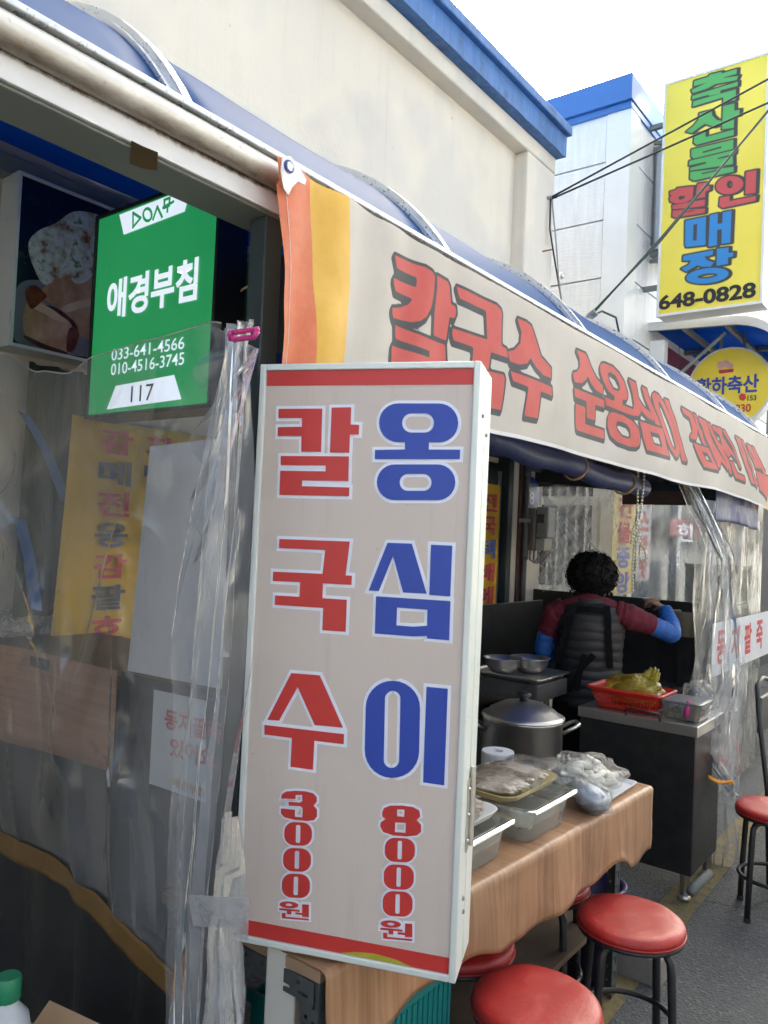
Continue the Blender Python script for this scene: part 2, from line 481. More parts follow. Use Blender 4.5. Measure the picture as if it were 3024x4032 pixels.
def gutter_mat():
    m, nt, N, L, b = nodes('weathered_gutter_pipe')
    geo = N.new('ShaderNodeTexCoord'); sp = N.new('ShaderNodeSeparateXYZ'); L.new(geo.outputs['Object'], sp.inputs[0])
    n1 = noise_node(nt, 16, 8, .75, stretch=(1, .35, 1))
    ad = N.new('ShaderNodeMath'); ad.operation = 'MULTIPLY_ADD'; ad.inputs[1].default_value = .05; L.new(n1.outputs[0], ad.inputs[0]); L.new(sp.outputs[2], ad.inputs[2])
    mr = N.new('ShaderNodeMapRange'); mr.inputs[1].default_value = .088; mr.inputs[2].default_value = .058; L.new(ad.outputs[0], mr.inputs[0])
    c = mixc(nt, mr.outputs[0], (.62, .6, .56, 1), (.17, .13, .085, 1))
    n2 = noise_node(nt, 40, 8, .8)
    f = ramp(nt, n2.outputs[0], [(.6, (0, 0, 0)), (.68, (1, 1, 1))]).outputs[0]
    c = mixc(nt, f, c, (.1, .06, .035, 1))
    L.new(c, b.inputs['Base Color']); b.inputs['Roughness'].default_value = .4; b.inputs['Metallic'].default_value = .25
    return m
def fascia_mat():
    m, nt, N, L, b = nodes('rust_stained_white_fascia')
    geo = N.new('ShaderNodeTexCoord'); sp = N.new('ShaderNodeSeparateXYZ'); L.new(geo.outputs['Object'], sp.inputs[0])
    n1 = noise_node(nt, 55, 9, .8)
    ad = N.new('ShaderNodeMath'); ad.operation = 'MULTIPLY_ADD'; ad.inputs[1].default_value = .035; L.new(n1.outputs[0], ad.inputs[0]); L.new(sp.outputs[2], ad.inputs[2])
    mr = N.new('ShaderNodeMapRange'); mr.inputs[1].default_value = .049; mr.inputs[2].default_value = .058; L.new(ad.outputs[0], mr.inputs[0])
    n2 = noise_node(nt, 4, 5, .6)
    c0 = ramp(nt, n2.outputs[0], [(.3, (.6, .6, .61)), (.75, (.74, .74, .76))]).outputs[0]
    c = mixc(nt, mr.outputs[0], c0, (.12, .06, .035, 1))
    L.new(c, b.inputs['Base Color']); b.inputs['Roughness'].default_value = .45
    return m
def poly_sheet(name, col, dust):
    """tinted translucent roofing sheet, dusty on top"""
    m, nt, N, L, b = nodes(name)
    n1 = noise_node(nt, 1.4, 7, .65)
    f = ramp(nt, n1.outputs[0], [(.3, (.25, .25, .25)), (.75, (.7, .7, .7))]).outputs[0]
    c = mixc(nt, f, (*col, 1), (*dust, 1))
    n2 = noise_node(nt, 38, 3, .5)
    f2 = ramp(nt, n2.outputs[0], [(.72, (0, 0, 0)), (.78, (.8, .8, .8))]).outputs[0]
    c = mixc(nt, f2, c, (.1, .1, .12, 1))
    L.new(c, b.inputs['Base Color']); b.inputs['Roughness'].default_value = .5
    b.inputs['Specular IOR Level'].default_value = .06
    tl = N.new('ShaderNodeBsdfTranslucent'); tl.inputs[0].default_value = (.035, .2, .55, 1)
    ms = N.new('ShaderNodeMixShader'); ms.inputs[0].default_value = .45
    L.new(b.outputs[0], ms.inputs[1]); L.new(tl.outputs[0], ms.inputs[2]); L.new(ms.outputs[0], N['Material Output'].inputs[0])
    return m
m_polyblue = poly_sheet('blue_polycarbonate', (.008, .095, .34), (.018, .1, .27))

# ================================================================== ground
g = MB()
g.add([(-400, -400, 0), (400, -400, 0), (400, 400, 0), (-400, 400, 0)], [(0, 1, 2, 3)])
structure(g.build('ground', m_asphalt))
def line_mat():
    m, nt, N, L, b = nodes('worn_yellow_road_paint')
    n1 = noise_node(nt, 22, 9, .75)
    f = ramp(nt, n1.outputs[0], [(.46, (0, 0, 0)), (.6, (1, 1, 1))]).outputs[0]
    c = mixc(nt, f, (.2, .15, .05, 1), (.085, .083, .08, 1))
    L.new(c, b.inputs['Base Color']); b.inputs['Roughness'].default_value = .9
    return m
g = MB(); g.grid(lambda a, b: (-1.12 + .15 * a + .02 * math.sin(b * 9), -2 + 14 * b, .004), 2, 40)
structure(g.build('road_line', line_mat()))

# ================================================================== main building (cream wall on the left)
B1 = thing('market_building', (-3.0, 1, 0), 'cream plastered market hall with recessed wall and blue painted parapet', 'building')
def box_part(name, m, parent, *d, bevel=.006):
    o = MB().box(*d).build(name, m, parent)
    if bevel: bev(o, bevel)
    return o
box_part('wall', m_plaster, B1, -6, -2.6, -6, 5.07, 0, 4.3)
box_part('pilaster', m_plaster, B1, -2.61, -2.5, 4.68, 5.1, 0, 4.237, bevel=.012)
box_part('beam', m_plaster, B1, -2.61, -2.497, -6, 5.103, 4.24, 4.353, bevel=.012)
def parapet():
    mb = MB()
    def fn(a, b):
        y = -6 + 11.12 * a
        return (-2.43, y, 4.353 + .147 * b - (.012 * max(0, fbm(y * 9, 2.1, 0)) if b == 0 else 0))
    mb.grid(fn, 500, 2)
    mb.box(-6, -2.4301, -6, 5.12, 4.353, 4.5)
    o = mb.build('parapet_band', m_bluepaint, B1)
parapet()
box_part('parapet_cap', m_bluepaint, B1, -6, -2.395, -6, 5.14, 4.503, 4.568, bevel=.008)

# ================================================================== second building (white panels, blue roof edge)
B2 = thing('panelled_building', (-3.4, 8, 0), 'white metal panelled building with blue sheet metal roof edge', 'building')
m_panel = None
def panel_mat():
    m, nt, N, L, b = nodes('ribbed_white_wall_panel')
    tc = N.new('ShaderNodeTexCoord'); wv = N.new('ShaderNodeTexWave'); wv.bands_direction = 'Z'; wv.inputs['Scale'].default_value = 14
    L.new(tc.outputs['Object'], wv.inputs['Vector'])
    bp = N.new('ShaderNodeBump'); bp.inputs['Strength'].default_value = .25; bp.inputs['Distance'].default_value = .01
    L.new(wv.outputs[0], bp.inputs['Height']); L.new(bp.outputs[0], b.inputs['Normal'])
    n1 = noise_node(nt, 5, 8, .7, stretch=(3, 3, .4))
    c = ramp(nt, n1.outputs[0], [(.35, (.78, .78, .77)), (.7, (.64, .64, .63))]).outputs[0]
    L.new(c, b.inputs['Base Color']); b.inputs['Roughness'].default_value = .5
    return m
m_panel = panel_mat()
m_gap = pm('dark_panel_joint', (.05, .05, .055), .8)
box_part('core', m_gap, B2, -6.5, -2.435, 6.29, 19, 0, 5.28, bevel=0)
zs = [2.355, 2.85, 3.345, 3.84, 4.335, 4.83, 5.26]
for i in range(len(zs) - 1):
    for x0, x1 in ((-3.6, -2.61), (-4.8, -3.61)):
        box_part('wall_panel', m_panel, B2, x0, x1, 6.26, 6.295, zs[i] + .006, zs[i + 1] - .006, bevel=.004)
    for y0 in (6.48, 7.78, 9.08, 10.38):
        box_part('wall_panel', m_panel, B2, -2.44, -2.405, y0 + .005, y0 + 1.27, zs[i] + .006, zs[i + 1] - .006, bevel=.004)
box_part('corner_column', m_white_alu, B2, -2.606, -2.395, 6.25, 6.47, 0, 5.285, bevel=.006)
box_part('roof_edge', m_bluemetal, B2, -6.5, -2.38, 6.2, 19, 5.287, 5.505, bevel=.006)
box_part('roof_edge_lip', m_bluemetal, B2, -6.5, -2.39, 6.23, 19, 5.23, 5.284, bevel=.004)

# ================================================================== added building across the street, unseen, bouncing sunlight onto the stalls
B3 = thing('bounce_building', (7, 4, 0), 'unseen cream building added across the street to bounce sunlight, with shop windows and blue parapet', 'building')
box_part('wall', m_plaster, B3, 5.0, 11, -16, 26, 0, 4.0)
box_part('parapet_band', m_bluepaint, B3, 4.9, 11, -16.05, 26.05, 4.003, 4.25)
for k in range(8):
    y = -14 + 5 * k
    w_ = box_part('window', m_white_alu, B3, 4.93, 4.998, y, y + 2.6, 2.75, 3.7)
    box_part('pane', pm('window_glass', (.08, .1, .12), .1), w_, 4.9, 4.929, y + .1, y + 2.5, 2.85, 3.6, bevel=0)
    box_part('shutter', pm('grey_roller_shutter', (.16, .17, .18), .5), B3, 4.94, 4.997, y, y + 4.6, .1, 2.5)  # dark shutters added so the lower wall bounces less light
box_part('shading_awning', pm('dark_blue_awning', (.03, .06, .16), .6), B3, 3.3, 4.996, -16, 26, 2.58, 2.66)  # added awning, shades the lower wall to keep bounce light high

# ================================================================== canopy over the stall
CN = thing('stall_canopy', (-1.9, 2, 2.3), 'curved blue polycarbonate canopy with white ribs along the cream building', 'canopy')
prof = []
for k in range(15):
    th = R(33 + 57 * k / 14); prof.append((-2.03 + .97 * math.cos(th), 1.86 + .97 * math.sin(th)))
prof += [(-2.3, 2.848), (-2.6, 2.862)]
ribs_y = [-1.9, -.95, -.02, .913, 1.822, 2.778, 3.777, 4.828, 5.72]
for y0, y1 in zip(ribs_y[:-1], ribs_y[1:]):
    n = 8
    rings = [[(x + .0025 * math.sin(9 * y + 5 * x), y, z + .003 * math.sin(7 * y)) for x, z in prof] for y in [y0 + (y1 - y0) * k / n for k in range(n + 1)]]
    o = MB().loft(rings, cap=False, closed=False).build('canopy_panel', m_polyblue, CN, smooth=True)
    solid(o, .004)
m_ribalu = pm('bright_rib_aluminium', (.66, .67, .69), .28, .7, var=.1, scale=12)
def offset_prof(d):
    o = []
    for i, (x, z) in enumerate(prof):
        a = prof[max(0, i - 1)]; b = prof[min(len(prof) - 1, i + 1)]
        t = Vector((b[0] - a[0], b[1] - a[1])).normalized(); o.append((x + t.y * d, z - t.x * d))
    return o
def rib(y, w=.052, w2=.02):
    mb = MB()
    for hw, d0, d1 in ((w / 2, -.006, .013), (w2 / 2, .0132, .026)):
        lo, hi = offset_prof(d0), offset_prof(d1)
        mb.loft([[(hx, y - hw, hz), (hx, y + hw, hz), (lx, y + hw, lz), (lx, y - hw, lz)] for (hx, hz), (lx, lz) in zip(hi, lo)])
    r_ = mb.build('rib', m_ribalu, CN); autosmooth(r_, 50)
    lo, hi = offset_prof(-.03), offset_prof(-.004)
    q = MB().loft([[(hx, y - .02, hz), (hx, y + .02, hz), (lx, y + .02, lz), (lx, y - .02, lz)] for (hx, hz), (lx, lz) in zip(hi, lo)])
    autosmooth(q.build('arch', m_greypaint, CN), 50)
for y in ribs_y: rib(y)
q = MB(); q.tube([(-1.2, -1.97 + .25 * k, 2.364 + .0015 * math.sin(k * 1.7)) for k in range(32)] + [(-1.2, 5.93, 2.364)], .027, 14)
q.build('gutter_pipe', gutter_mat(), CN, smooth=True)
q = MB().box(-1.206, -1.176, -1.97, 5.74, 2.3925, 2.404); bev(q.build('gutter_lip', m_ribalu, CN), .002)
m_fascia = fascia_mat()
q = MB().box(-1.224, -1.214, -1.97, 5.9, 2.296, 2.347); bev(q.build('fascia', m_fascia, CN), .002)
bev(MB().box(-1.335, -1.2245, -1.97, 5.9, 2.291, 2.3355).build('edge_beam', m_greypaint, CN), .003)
bev(MB().box(-2.05, -2.0, -1.97, 5.72, 2.765, 2.798).build('purlin', m_greypaint, CN), .003)
bev(MB().box(-2.597, -2.535, -1.97, 5.05, 2.735, 2.8).build('wall_rail', m_greypaint, CN), .003)
for y in (1.165,):
    bev(MB().box(-1.275, -1.225, y - .025, y + .025, .022, 2.29).build('post', m_darkgreen, CN), .003)
q = MB(); q.poly([onZ(x_, y_, 2.2675) + Vector((0, 0, .0222)) for x_, y_ in ((517, 553), (560, 575), (622, 600), (618, 672), (560, 664), (510, 644))])
q.build('rust_patch', pm('tape_residue', (.13, .085, .035), .8, var=.3, scale=18), CN)
CN.location.z -= .022

# ================================================================== far canopy
C2 = thing('far_canopy', (-1.9, 8, 3.4), 'flat blue translucent canopy with curved edge on the panelled building', 'canopy')
prof2 = [(-2.44, 3.56), (-1.75, 3.53)]
for k in range(1, 9):
    a = R(90 * k / 8); prof2.append((-1.75 + .42 * math.sin(a), 3.53 - .27 * (1 - math.cos(a))))
Y0, Y1 = 6.9, 11.0
ys = [Y0 + (Y1 - Y0) * k / 4 for k in range(5)]
for a, b in zip(ys[:-1], ys[1:]):
    o = MB().loft([[(x, y, z) for x, z in prof2] for y in (a, b)], cap=False, closed=False).build('canopy_panel', m_polyblue, C2, smooth=True); solid(o, .006)
for y in ys:
    mb = MB().loft([[(x, y - .025, z + .012), (x, y + .025, z + .012), (x, y + .025, z + .006), (x, y - .025, z + .006)] for x, z in prof2])
    mb.build('rib', m_white_alu, C2)
    mb = MB().loft([[(x, y - .02, z - .008), (x, y + .02, z - .008), (x, y + .02, z - .05), (x, y - .02, z - .05)] for x, z in prof2])
    mb.build('arch', m_greypaint, C2)
MB().loft([[(x, Y0 - .045, z + .018), (x, Y0 - .027, z + .018), (x, Y0 - .027, z - .055), (x, Y0 - .045, z - .055)] for x, z in prof2]).build('end_trim', m_white_alu, C2)
for x, z in ((-2.1, 3.53), (-1.75, 3.515)):
    MB().box(x - .02, x + .02, Y0, Y1, z - .05, z - .012).build('purlin', m_greypaint, C2)
MB().box(-1.35, -1.32, Y0, Y1, 3.2, 3.262).build('edge_beam', m_bluemetal, C2)
for y in (7.05, 10.9):
    MB().tube([(-2.39, y, 2.95), (-1.8, y, 3.46)], .016, 8).build('brace', m_greypaint, C2)

# ================================================================== printed cloth banner along the canopy edge
BX = -1.16
bf = Frame((BX, 0, 0), (0, 1, 0))
c1 = crop(1500, 950, 750 / 1659); c2 = crop(2230, 1350, 520 / 1659); c3 = crop(2650, 1550, 374 / 1655)
BG = [
 [c1([(108,115),(400,215),(455,255),(478,300),(475,450),(460,560),(420,640),(370,675),(300,685),(130,650),(112,600),(110,565),(190,560),(260,535),(300,490),(290,480),(130,420),(107,340),(107,310),(325,385),(330,300),(135,225)])],
 [c1([(495,285),(600,340),(620,380),(635,500),(637,535),(675,560),(680,620),(668,657),(628,648),(605,850),(500,800),(492,620),(505,380)])],
 [c1([(152,708),(600,885),(612,1130),(350,1060),(345,1120),(620,1210),(615,1300),(140,1150),(135,885),(465,993),(465,935),(165,825)])],
 [c1([(678,385),(1020,560),(1055,600),(1065,640),(1060,912),(1105,940),(1112,1018),(968,965),(950,1110),(820,1070),(830,915),(665,850),(652,800),(655,745),(945,855),(935,605),(705,490)])],
 [c1([(700,1060),(1075,1165),(1082,1200),(1048,1470),(935,1440),(950,1190),(700,1110)])],
 [c1([(1200,675),(1270,705),(1310,740),(1350,870),(1390,1010),(1474,1110),(1472,1195),(1400,1170),(1340,1100),(1297,1020),(1265,1070),(1200,1080),(1130,1050),(1115,965),(1170,950),(1220,890),(1230,790)])],
 [c1([(1130,1135),(1480,1275),(1487,1352),(1378,1312),(1358,1550),(1240,1525),(1268,1275),(1145,1220)])],
 [c2([(120,80),(240,135),(265,180),(320,310),(400,450),(490,550),(495,655),(400,600),(330,510),(288,420),(260,470),(200,510),(110,495),(88,430),(85,372),(130,365),(170,310),(165,190)])],
 [c2([(103,568),(515,725),(530,822),(410,785),(425,985),(320,950),(288,740),(120,680)])],
 [c2([(135,772),(265,810),(285,840),(300,1030),(550,1105),(555,1215),(190,1110),(170,1080)])],
 [c2([(435,300),(450,265),(490,262),(600,310),(680,390),(740,490),(790,640),(795,690),(780,720),(735,715),(745,780),(870,830),(885,918),(550,790),(520,685),(640,735),(640,680),(560,610),(490,480),(440,350)]), c2([(540,385),(570,370),(640,420),(690,520),(700,590),(680,615),(620,590),(560,480)])],
 [c2([(600,885),(640,875),(760,910),(860,980),(910,1060),(940,1180),(935,1270),(900,1305),(820,1300),(700,1250),(630,1170),(590,1040),(585,930)]), c2([(700,985),(740,990),(800,1020),(830,1080),(835,1180),(810,1205),(750,1180),(700,1100),(690,1020)])],
 [c2([(790,455),(880,500),(895,560),(925,690),(990,800),(1080,890),(1088,975),(1020,930),(950,840),(945,885),(910,918),(880,900),(870,840),(880,760),(850,630)])],
 [c2([(955,540),(1020,575),(1050,680),(1110,860),(1180,1035),(1115,1010),(1050,830)])],
 [c2([(928,975),(1200,1070),(1290,1415),(1010,1335)]), c2([(1045,1100),(1150,1135),(1195,1300),(1085,1265)])],
 [c2([(1080,640),(1110,610),(1160,640),(1215,730),(1300,920),(1400,1180),(1450,1340),(1450,1400),(1420,1432),(1370,1410),(1310,1330),(1220,1110),(1110,800)]), c2([(1150,720),(1180,740),(1250,900),(1340,1130),(1385,1290),(1380,1345),(1345,1310),(1250,1080),(1170,850)])],
 [c2([(1225,690),(1285,720),(1330,860),(1440,1170),(1565,1490),(1500,1470),(1400,1170),(1290,880)])],
 [c3([(135,235),(320,340),(345,400),(440,600),(455,720),(440,790),(400,800),(340,770),(320,710),(355,690),(350,600),(290,420),(185,340)])],
 [c3([(345,340),(400,370),(470,570),(535,660),(560,760),(620,910),(570,890),(440,590)])],
 [c3([(400,855),(640,950),(810,1350),(560,1275)]), c3([(530,1000),(620,1035),(715,1220),(610,1180)])],
 [c3([(440,400),(590,475),(640,590),(720,850),(830,1060),(975,1300),(970,1350),(850,1180),(840,1290),(800,1300),(780,1210),(740,1120),(620,800),(530,570),(460,470)])],
 [c3([(610,490),(670,520),(730,680),(800,830),(900,960),(880,985),(1065,1420),(1020,1410),(760,850)])],
 [c3([(705,545),(850,610),(870,740),(960,920),(1110,1180),(1000,1060),(960,1120),(900,1010),(820,720),(720,620)])],
 [c3([(865,630),(910,650),(1060,980),(1205,1310),(1170,1290),(1000,900)])],
 [c3([(985,1180),(1050,1210),(1150,1400),(1270,1440),(1305,1530),(1120,1475)])],
 [c3([(1060,745),(1150,790),(1260,1050),(1450,1500),(1490,1570),(1410,1540),(1230,1150)]), c3([(1125,850),(1140,860),(1250,1080),(1240,1080)])],
 [c3([(1170,800),(1220,830),(1530,1550),(1510,1620),(1400,1300)])],
 [c3([(1270,860),(1370,910),(1590,1290),(1480,1280)]), c3([(1335,950),(1355,960),(1450,1140),(1440,1160)])],
 [c3([(1380,900),(1430,930),(1650,1330),(1640,1400)])],
 [c3([(1500,1330),(1700,1420),(1740,1800),(1560,1640)])],
]
def px_loops(fr, glyphs): return [[[fr.uv(*p) for p in lp] for lp in gl] for gl in glyphs]
BG = px_loops(bf, BG)
BY0 = bf.uv(1072, 722)[0]; BY1 = 6.1
BTOP, BBOT = 2.352, 1.914
def skew(u, v): return .055 * v * math.exp(-u / .6)
def banner_xyz(u, v):
    """u metres along, v 0 top .. 1 bottom"""
    y = BY0 + u + skew(u, v)
    z = BTOP + (BBOT - BTOP) * v
    e = math.exp(-u / .35)
    x = BX + (.012 * e * math.sin(u * 34 + 3.2 * v) + .01 * math.sin(u * 5.3 + v * 2.2) * (.25 + v) + .014 * nz3(u * 1.8, v * 1.2, 3.1) * (.3 + v) + .006 * nz3(u * 5 + v * 3, v * 2.2 - u, 8.1) * (.3 + v) + .004 * e * nz3(u * 14, v * 5, 1)) - .01 * v
    z += -.006 * math.sin(u * 3.1) * v + .003 * math.sin(u * 7 + 1) * (1 - v)
    if y > 5.3: z -= .03 * v * (y - 5.3); x -= .06 * v * (y - 5.3)
    if u < .06 and v < .12: x += .01 * (1 - u / .06)
    return (x, y, z)
def make_banner():
    NU, NV = 760, 64
    Lb = BY1 - BY0
    mb = MB(); mb.grid(lambda a, b: banner_xyz(a * Lb, b), NU, NV)
    T = thing('cloth_banner', (BX, 3.5, BTOP), 'long cream banner with red outlined lettering and orange yellow end stripes', 'banner')
    m, nt, N, L, b = nodes('printed_banner_cloth')
    n1 = noise_node(nt, 2.2, 7, .65); n2 = noise_node(nt, 5, 9, .75, stretch=(1, 1, .5))
    base = ramp(nt, n1.outputs[0], [(.3, (.51, .472, .425)), (.7, (.58, .543, .493))]).outputs[0]
    base = mixc(nt, ramp(nt, n2.outputs[0], [(.56, (0, 0, 0)), (.85, (.8, .8, .8))]).outputs[0], base, (.45, .36, .26, 1))
    hem = ink(nt, 'hem', .028, .002); base = mixc(nt, hem, base, (.74, .73, .72, 1))
    base = mixc(nt, ink(nt, 'dark', .0085), base, (.032, .037, .046, 1))
    n3 = noise_node(nt, 6, 6, .6)
    red = ramp(nt, n3.outputs[0], [(.3, (.5, .062, .052)), (.7, (.6, .095, .082))]).outputs[0]
    base = mixc(nt, ink(nt, 'letters', 0), base, red)
    n4 = noise_node(nt, 7, 6, .6)
    base = mixc(nt, ink(nt, 'stripe', .228, .001), base, ramp(nt, n4.outputs[0], [(.3, (.66, .38, .05)), (.7, (.8, .5, .11))]).outputs[0])
    n5 = noise_node(nt, 9, 8, .7)
    base = mixc(nt, ink(nt, 'stripe', .112, .001), base, ramp(nt, n5.outputs[0], [(.3, (.62, .13, .055)), (.75, (.7, .27, .14))]).outputs[0])
    L.new(base, b.inputs['Base Color']); b.inputs['Roughness'].default_value = .6
    n6 = noise_node(nt, 420, 2); bp = N.new('ShaderNodeBump'); bp.inputs['Strength'].default_value = .12; bp.inputs['Distance'].default_value = .002
    n7 = noise_node(nt, 11, 5, .6); bp2 = N.new('ShaderNodeBump'); bp2.inputs['Strength'].default_value = .25; bp2.inputs['Distance'].default_value = .01
    L.new(n6.outputs[0], bp.inputs['Height']); L.new(n7.outputs[0], bp2.inputs['Height']); L.new(bp2.outputs[0], bp.inputs['Normal']); L.new(bp.outputs[0], b.inputs['Normal'])
    tl = N.new('ShaderNodeBsdfTranslucent'); L.new(base, tl.inputs[0]); ms = N.new('ShaderNodeMixShader'); ms.inputs[0].default_value = .18
    L.new(b.outputs[0], ms.inputs[1]); L.new(tl.outputs[0], ms.inputs[2]); L.new(ms.outputs[0], N['Material Output'].inputs[0])
    o = mb.build('cloth', m, T, smooth=True)
    U = np.tile(np.linspace(0, Lb, NU + 1), NV + 1); V = np.repeat(np.linspace(0, 1, NV + 1), NU + 1)
    P = np.stack([BY0 + U + .055 * V * np.exp(-U / .6), BTOP + (BBOT - BTOP) * V], 1)
    s = sdf_many(P, BG, .06)
    sh = min(1, 1)
    s2 = sdf_many(P + np.array([.006, .011]), BG, .06)
    s3 = sdf_many(P + np.array([.003, .0055]), BG, .06)
    attr(o, 'letters', s); attr(o, 'dark', np.minimum(np.minimum(s, s2), s3)); attr(o, 'stripe', np.minimum(U, Lb - U + .02)); attr(o, 'hem', np.where(U > .23, (1 - V), 1))
    gy = banner_xyz(.022, .055)
    gx = Vector(gy) + Vector((.004, 0, 0))
    # cable-washer at the corner: white flap, blue ring, steel eyelet
    wf = Frame(gx, (0, 1, 0))
    mb = MB(); flat(mb, wf, [(-.022, .02), (.0, .03), (.025, .02), (.05, .0), (.046, -.012), (.026, -.012), (.01, -.03), (.0, -.05), (-.014, -.042), (-.024, -.01)], c=.003)
    solid(mb.build('corner_flap', pm('grimy_white_vinyl', (.72, .7, .7), .5, var=.1, scale=30), T), .002)
    for nm, r_, d, mm in (('eyelet_ring', .0135, .007, pm('blue_plastic', (.02, .04, .2), .35)), ('screw', .009, .0095, m_ribalu)):
        mb = MB(); n = 18
        mb.loft([[wf.P(-.004 + r_ * math.cos(2 * math.pi * k / n), .006 + r_ * math.sin(2 * math.pi * k / n), c) for k in range(n)] for c in (.002, d)])
        mb.build(nm, mm, T)
    seam = MB(); seam.tube([Vector(banner_xyz(.022, k / 40)) + Vector((.0012, 0, 0)) for k in range(6, 41)], .0007, 4)
    seam.build('hem_stitch', m_white, T)
make_banner()
# ================================================================== main price sign on its post
p0 = at(985, 2060, 1.62); p0.z = 0
sf = Frame(p0, (.417, .170, 0))
L0 = sf.uv(1025, 1440); L1 = sf.uv(1896, 1418); L2 = sf.uv(921, 3695); L3 = sf.uv(1795, 3873)
sa0, sa1 = (L0[0] + L2[0]) / 2, (L1[0] + L3[0]) / 2
sb0, sb1 = (L2[1] + L3[1]) / 2, (L0[1] + L1[1]) / 2
print('sign', L0, L1, L2, L3, sa1 - sa0, sb1 - sb0)
S = thing('price_sign', (p0.x, p0.y, 0), 'tall beige box sign with blue and red Korean lettering and prices on a post', 'sign')
m_signframe = pm('pale_aluminium_frame', (.66, .7, .67), .38, .1, var=.06, scale=4, dirt=(.3, .3, .26), dscale=18, dlo=.62, dhi=.8)
fw = .0135
sc_ = (sa0 + sa1) / 2
for d in ((sa0, sa0 + fw, sb0, sb1), (sa1 - fw, sa1, sb0, sb1), (sa0 + fw, sa1 - fw, sb1 - fw, sb1), (sa0 + fw, sa1 - fw, sb0, sb0 + fw)):
    bev(MB().fbox(sf, *d, -.07, .006).build('frame_bar', m_signframe, S), .0025)
bev(MB().fbox(sf, sa0 + .004, sa1 - .003, sb0 + .004, sb1 - .004, -.078, -.0705).build('frame_gasket', m_black, S), .001)
# rear half of the case, chamfered at the back edge
rear = MB()
rg = []
for c, i in ((-.0785, 0), (-.155, 0), (-.175, .02)):
    rg.append([sf.P(sa0 + i, sb0 + i, c), sf.P(sa1 - i, sb0 + i, c), sf.P(sa1 - i, sb1 - i, c), sf.P(sa0 + i, sb1 - i, c)])
rear.loft(rg); rear.f = [f[::-1] for f in rear.f]
bev(rear.build('rear_case', m_signframe, S), .003)
def face_mat(name, col):
    m, nt, N, L, b = nodes(name)
    n1 = noise_node(nt, 2.5, 4, .5); c = lin(col)
    o = ramp(nt, n1.outputs[0], [(.3, tuple(x * .97 for x in c[:3])), (.7, tuple(x * 1.02 for x in c[:3]))]).outputs[0]
    n2 = noise_node(nt, 16, 8, .7)
    o = mixc(nt, ramp(nt, n2.outputs[0], [(.66, (0, 0, 0)), (.9, (.5, .5, .5))]).outputs[0], o, (.3, .26, .21, 1))
    n3 = noise_node(nt, 7, 7, .7, stretch=(5, 5, .3))
    o = mixc(nt, ramp(nt, n3.outputs[0], [(.55, (0, 0, 0)), (.85, (.4, .4, .4))]).outputs[0], o, (.36, .32, .28, 1))
    n5 = noise_node(nt, 110, 2, .5)
    o = mixc(nt, ramp(nt, n5.outputs[0], [(.76, (0, 0, 0)), (.8, (.7, .7, .7))]).outputs[0], o, (.24, .2, .16, 1))
    L.new(o, b.inputs['Base Color'])
    n4 = noise_node(nt, 9, 6, .7); mr = N.new('ShaderNodeMapRange'); mr.inputs[3].default_value = .3; mr.inputs[4].default_value = .55
    L.new(n4.outputs[0], mr.inputs[0]); L.new(mr.outputs[0], b.inputs['Roughness']); b.inputs['Specular IOR Level'].default_value = .4
    n8 = noise_node(nt, 5, 2, .5); bp = N.new('ShaderNodeBump'); bp.inputs['Strength'].default_value = .12; bp.inputs['Distance'].default_value = .01
    L.new(n8.outputs[0], bp.inputs['Height']); L.new(bp.outputs[0], b.inputs['Normal'])
    return m
m_beige = face_mat('beige_acrylic_face', (.575, .5, .455))
MB().fbox(sf, sa0 + fw, sa1 - fw, sb0 + fw, sb1 - fw, -.03, 0).build('face_panel', m_beige, S)
q = MB()
for t in ((1045, 1468), (1888, 1440), (1886, 1490), (1044, 1504)): pass
a0, a1 = sa0 + fw + .001, sa1 - fw - .001
q.fbox(sf, a0, a1, sb1 - fw - .031, sb1 - fw - .0005, 0, .0012)
q.build('top_stripe', m_redink, S)
q = MB(); q.fbox(sf, a0, a1, sb0 + fw + .0005, sb0 + fw + .03, 0, .0012); q.build('bottom_stripe', m_redink, S)
q = MB(); w = a1 - a0
flat(q, sf, [(a0 + w * .5, sb0 + fw + .0008), (a0 + w * .84, sb0 + fw + .0008), (a0 + w * .76, sb0 + fw + .009), (a0 + w * .66, sb0 + fw + .0125), (a0 + w * .57, sb0 + fw + .0085)], c=.0016)
q.build('peeled_corner', pm('old_yellow_film', (.42, .38, .03), .5, var=.2, scale=20), S)
d6 = crop(950, 1400, 1050 / 1659); d7 = crop(900, 2550, 1100 / 1659)
RED = [
 [d6([(235,333),(507,331),(499,600),(376,599),(377,502),(229,501),(231,447),(380,444),(381,390),(234,389)])],
 [d6([(565,325),(686,323),(683,430),(736,432),(733,493),(678,493),(674,605),(554,604)])],
 [d6([(249,625),(672,628),(668,781),(382,777),(380,813),(675,821),(673,876),(240,867),(246,717),(527,721),(529,684),(248,682)])],
 [d6([(240,1141),(677,1157),(651,1367),(691,1370),(688,1427),(511,1417),(508,1509),(659,1519),(651,1718),(507,1708),(512,1570),(211,1550),(213,1492),(364,1500),(369,1409),(199,1402),(201,1344),(508,1358),(525,1210),(237,1197)])],
 [d7([(375,150),(544,163),(682,474),(514,458),(413,233),(303,432),(233,427)])],
 [d7([(216,457),(688,512),(686,572),(512,551),(503,724),(371,706),(379,535),(216,514)])],
]
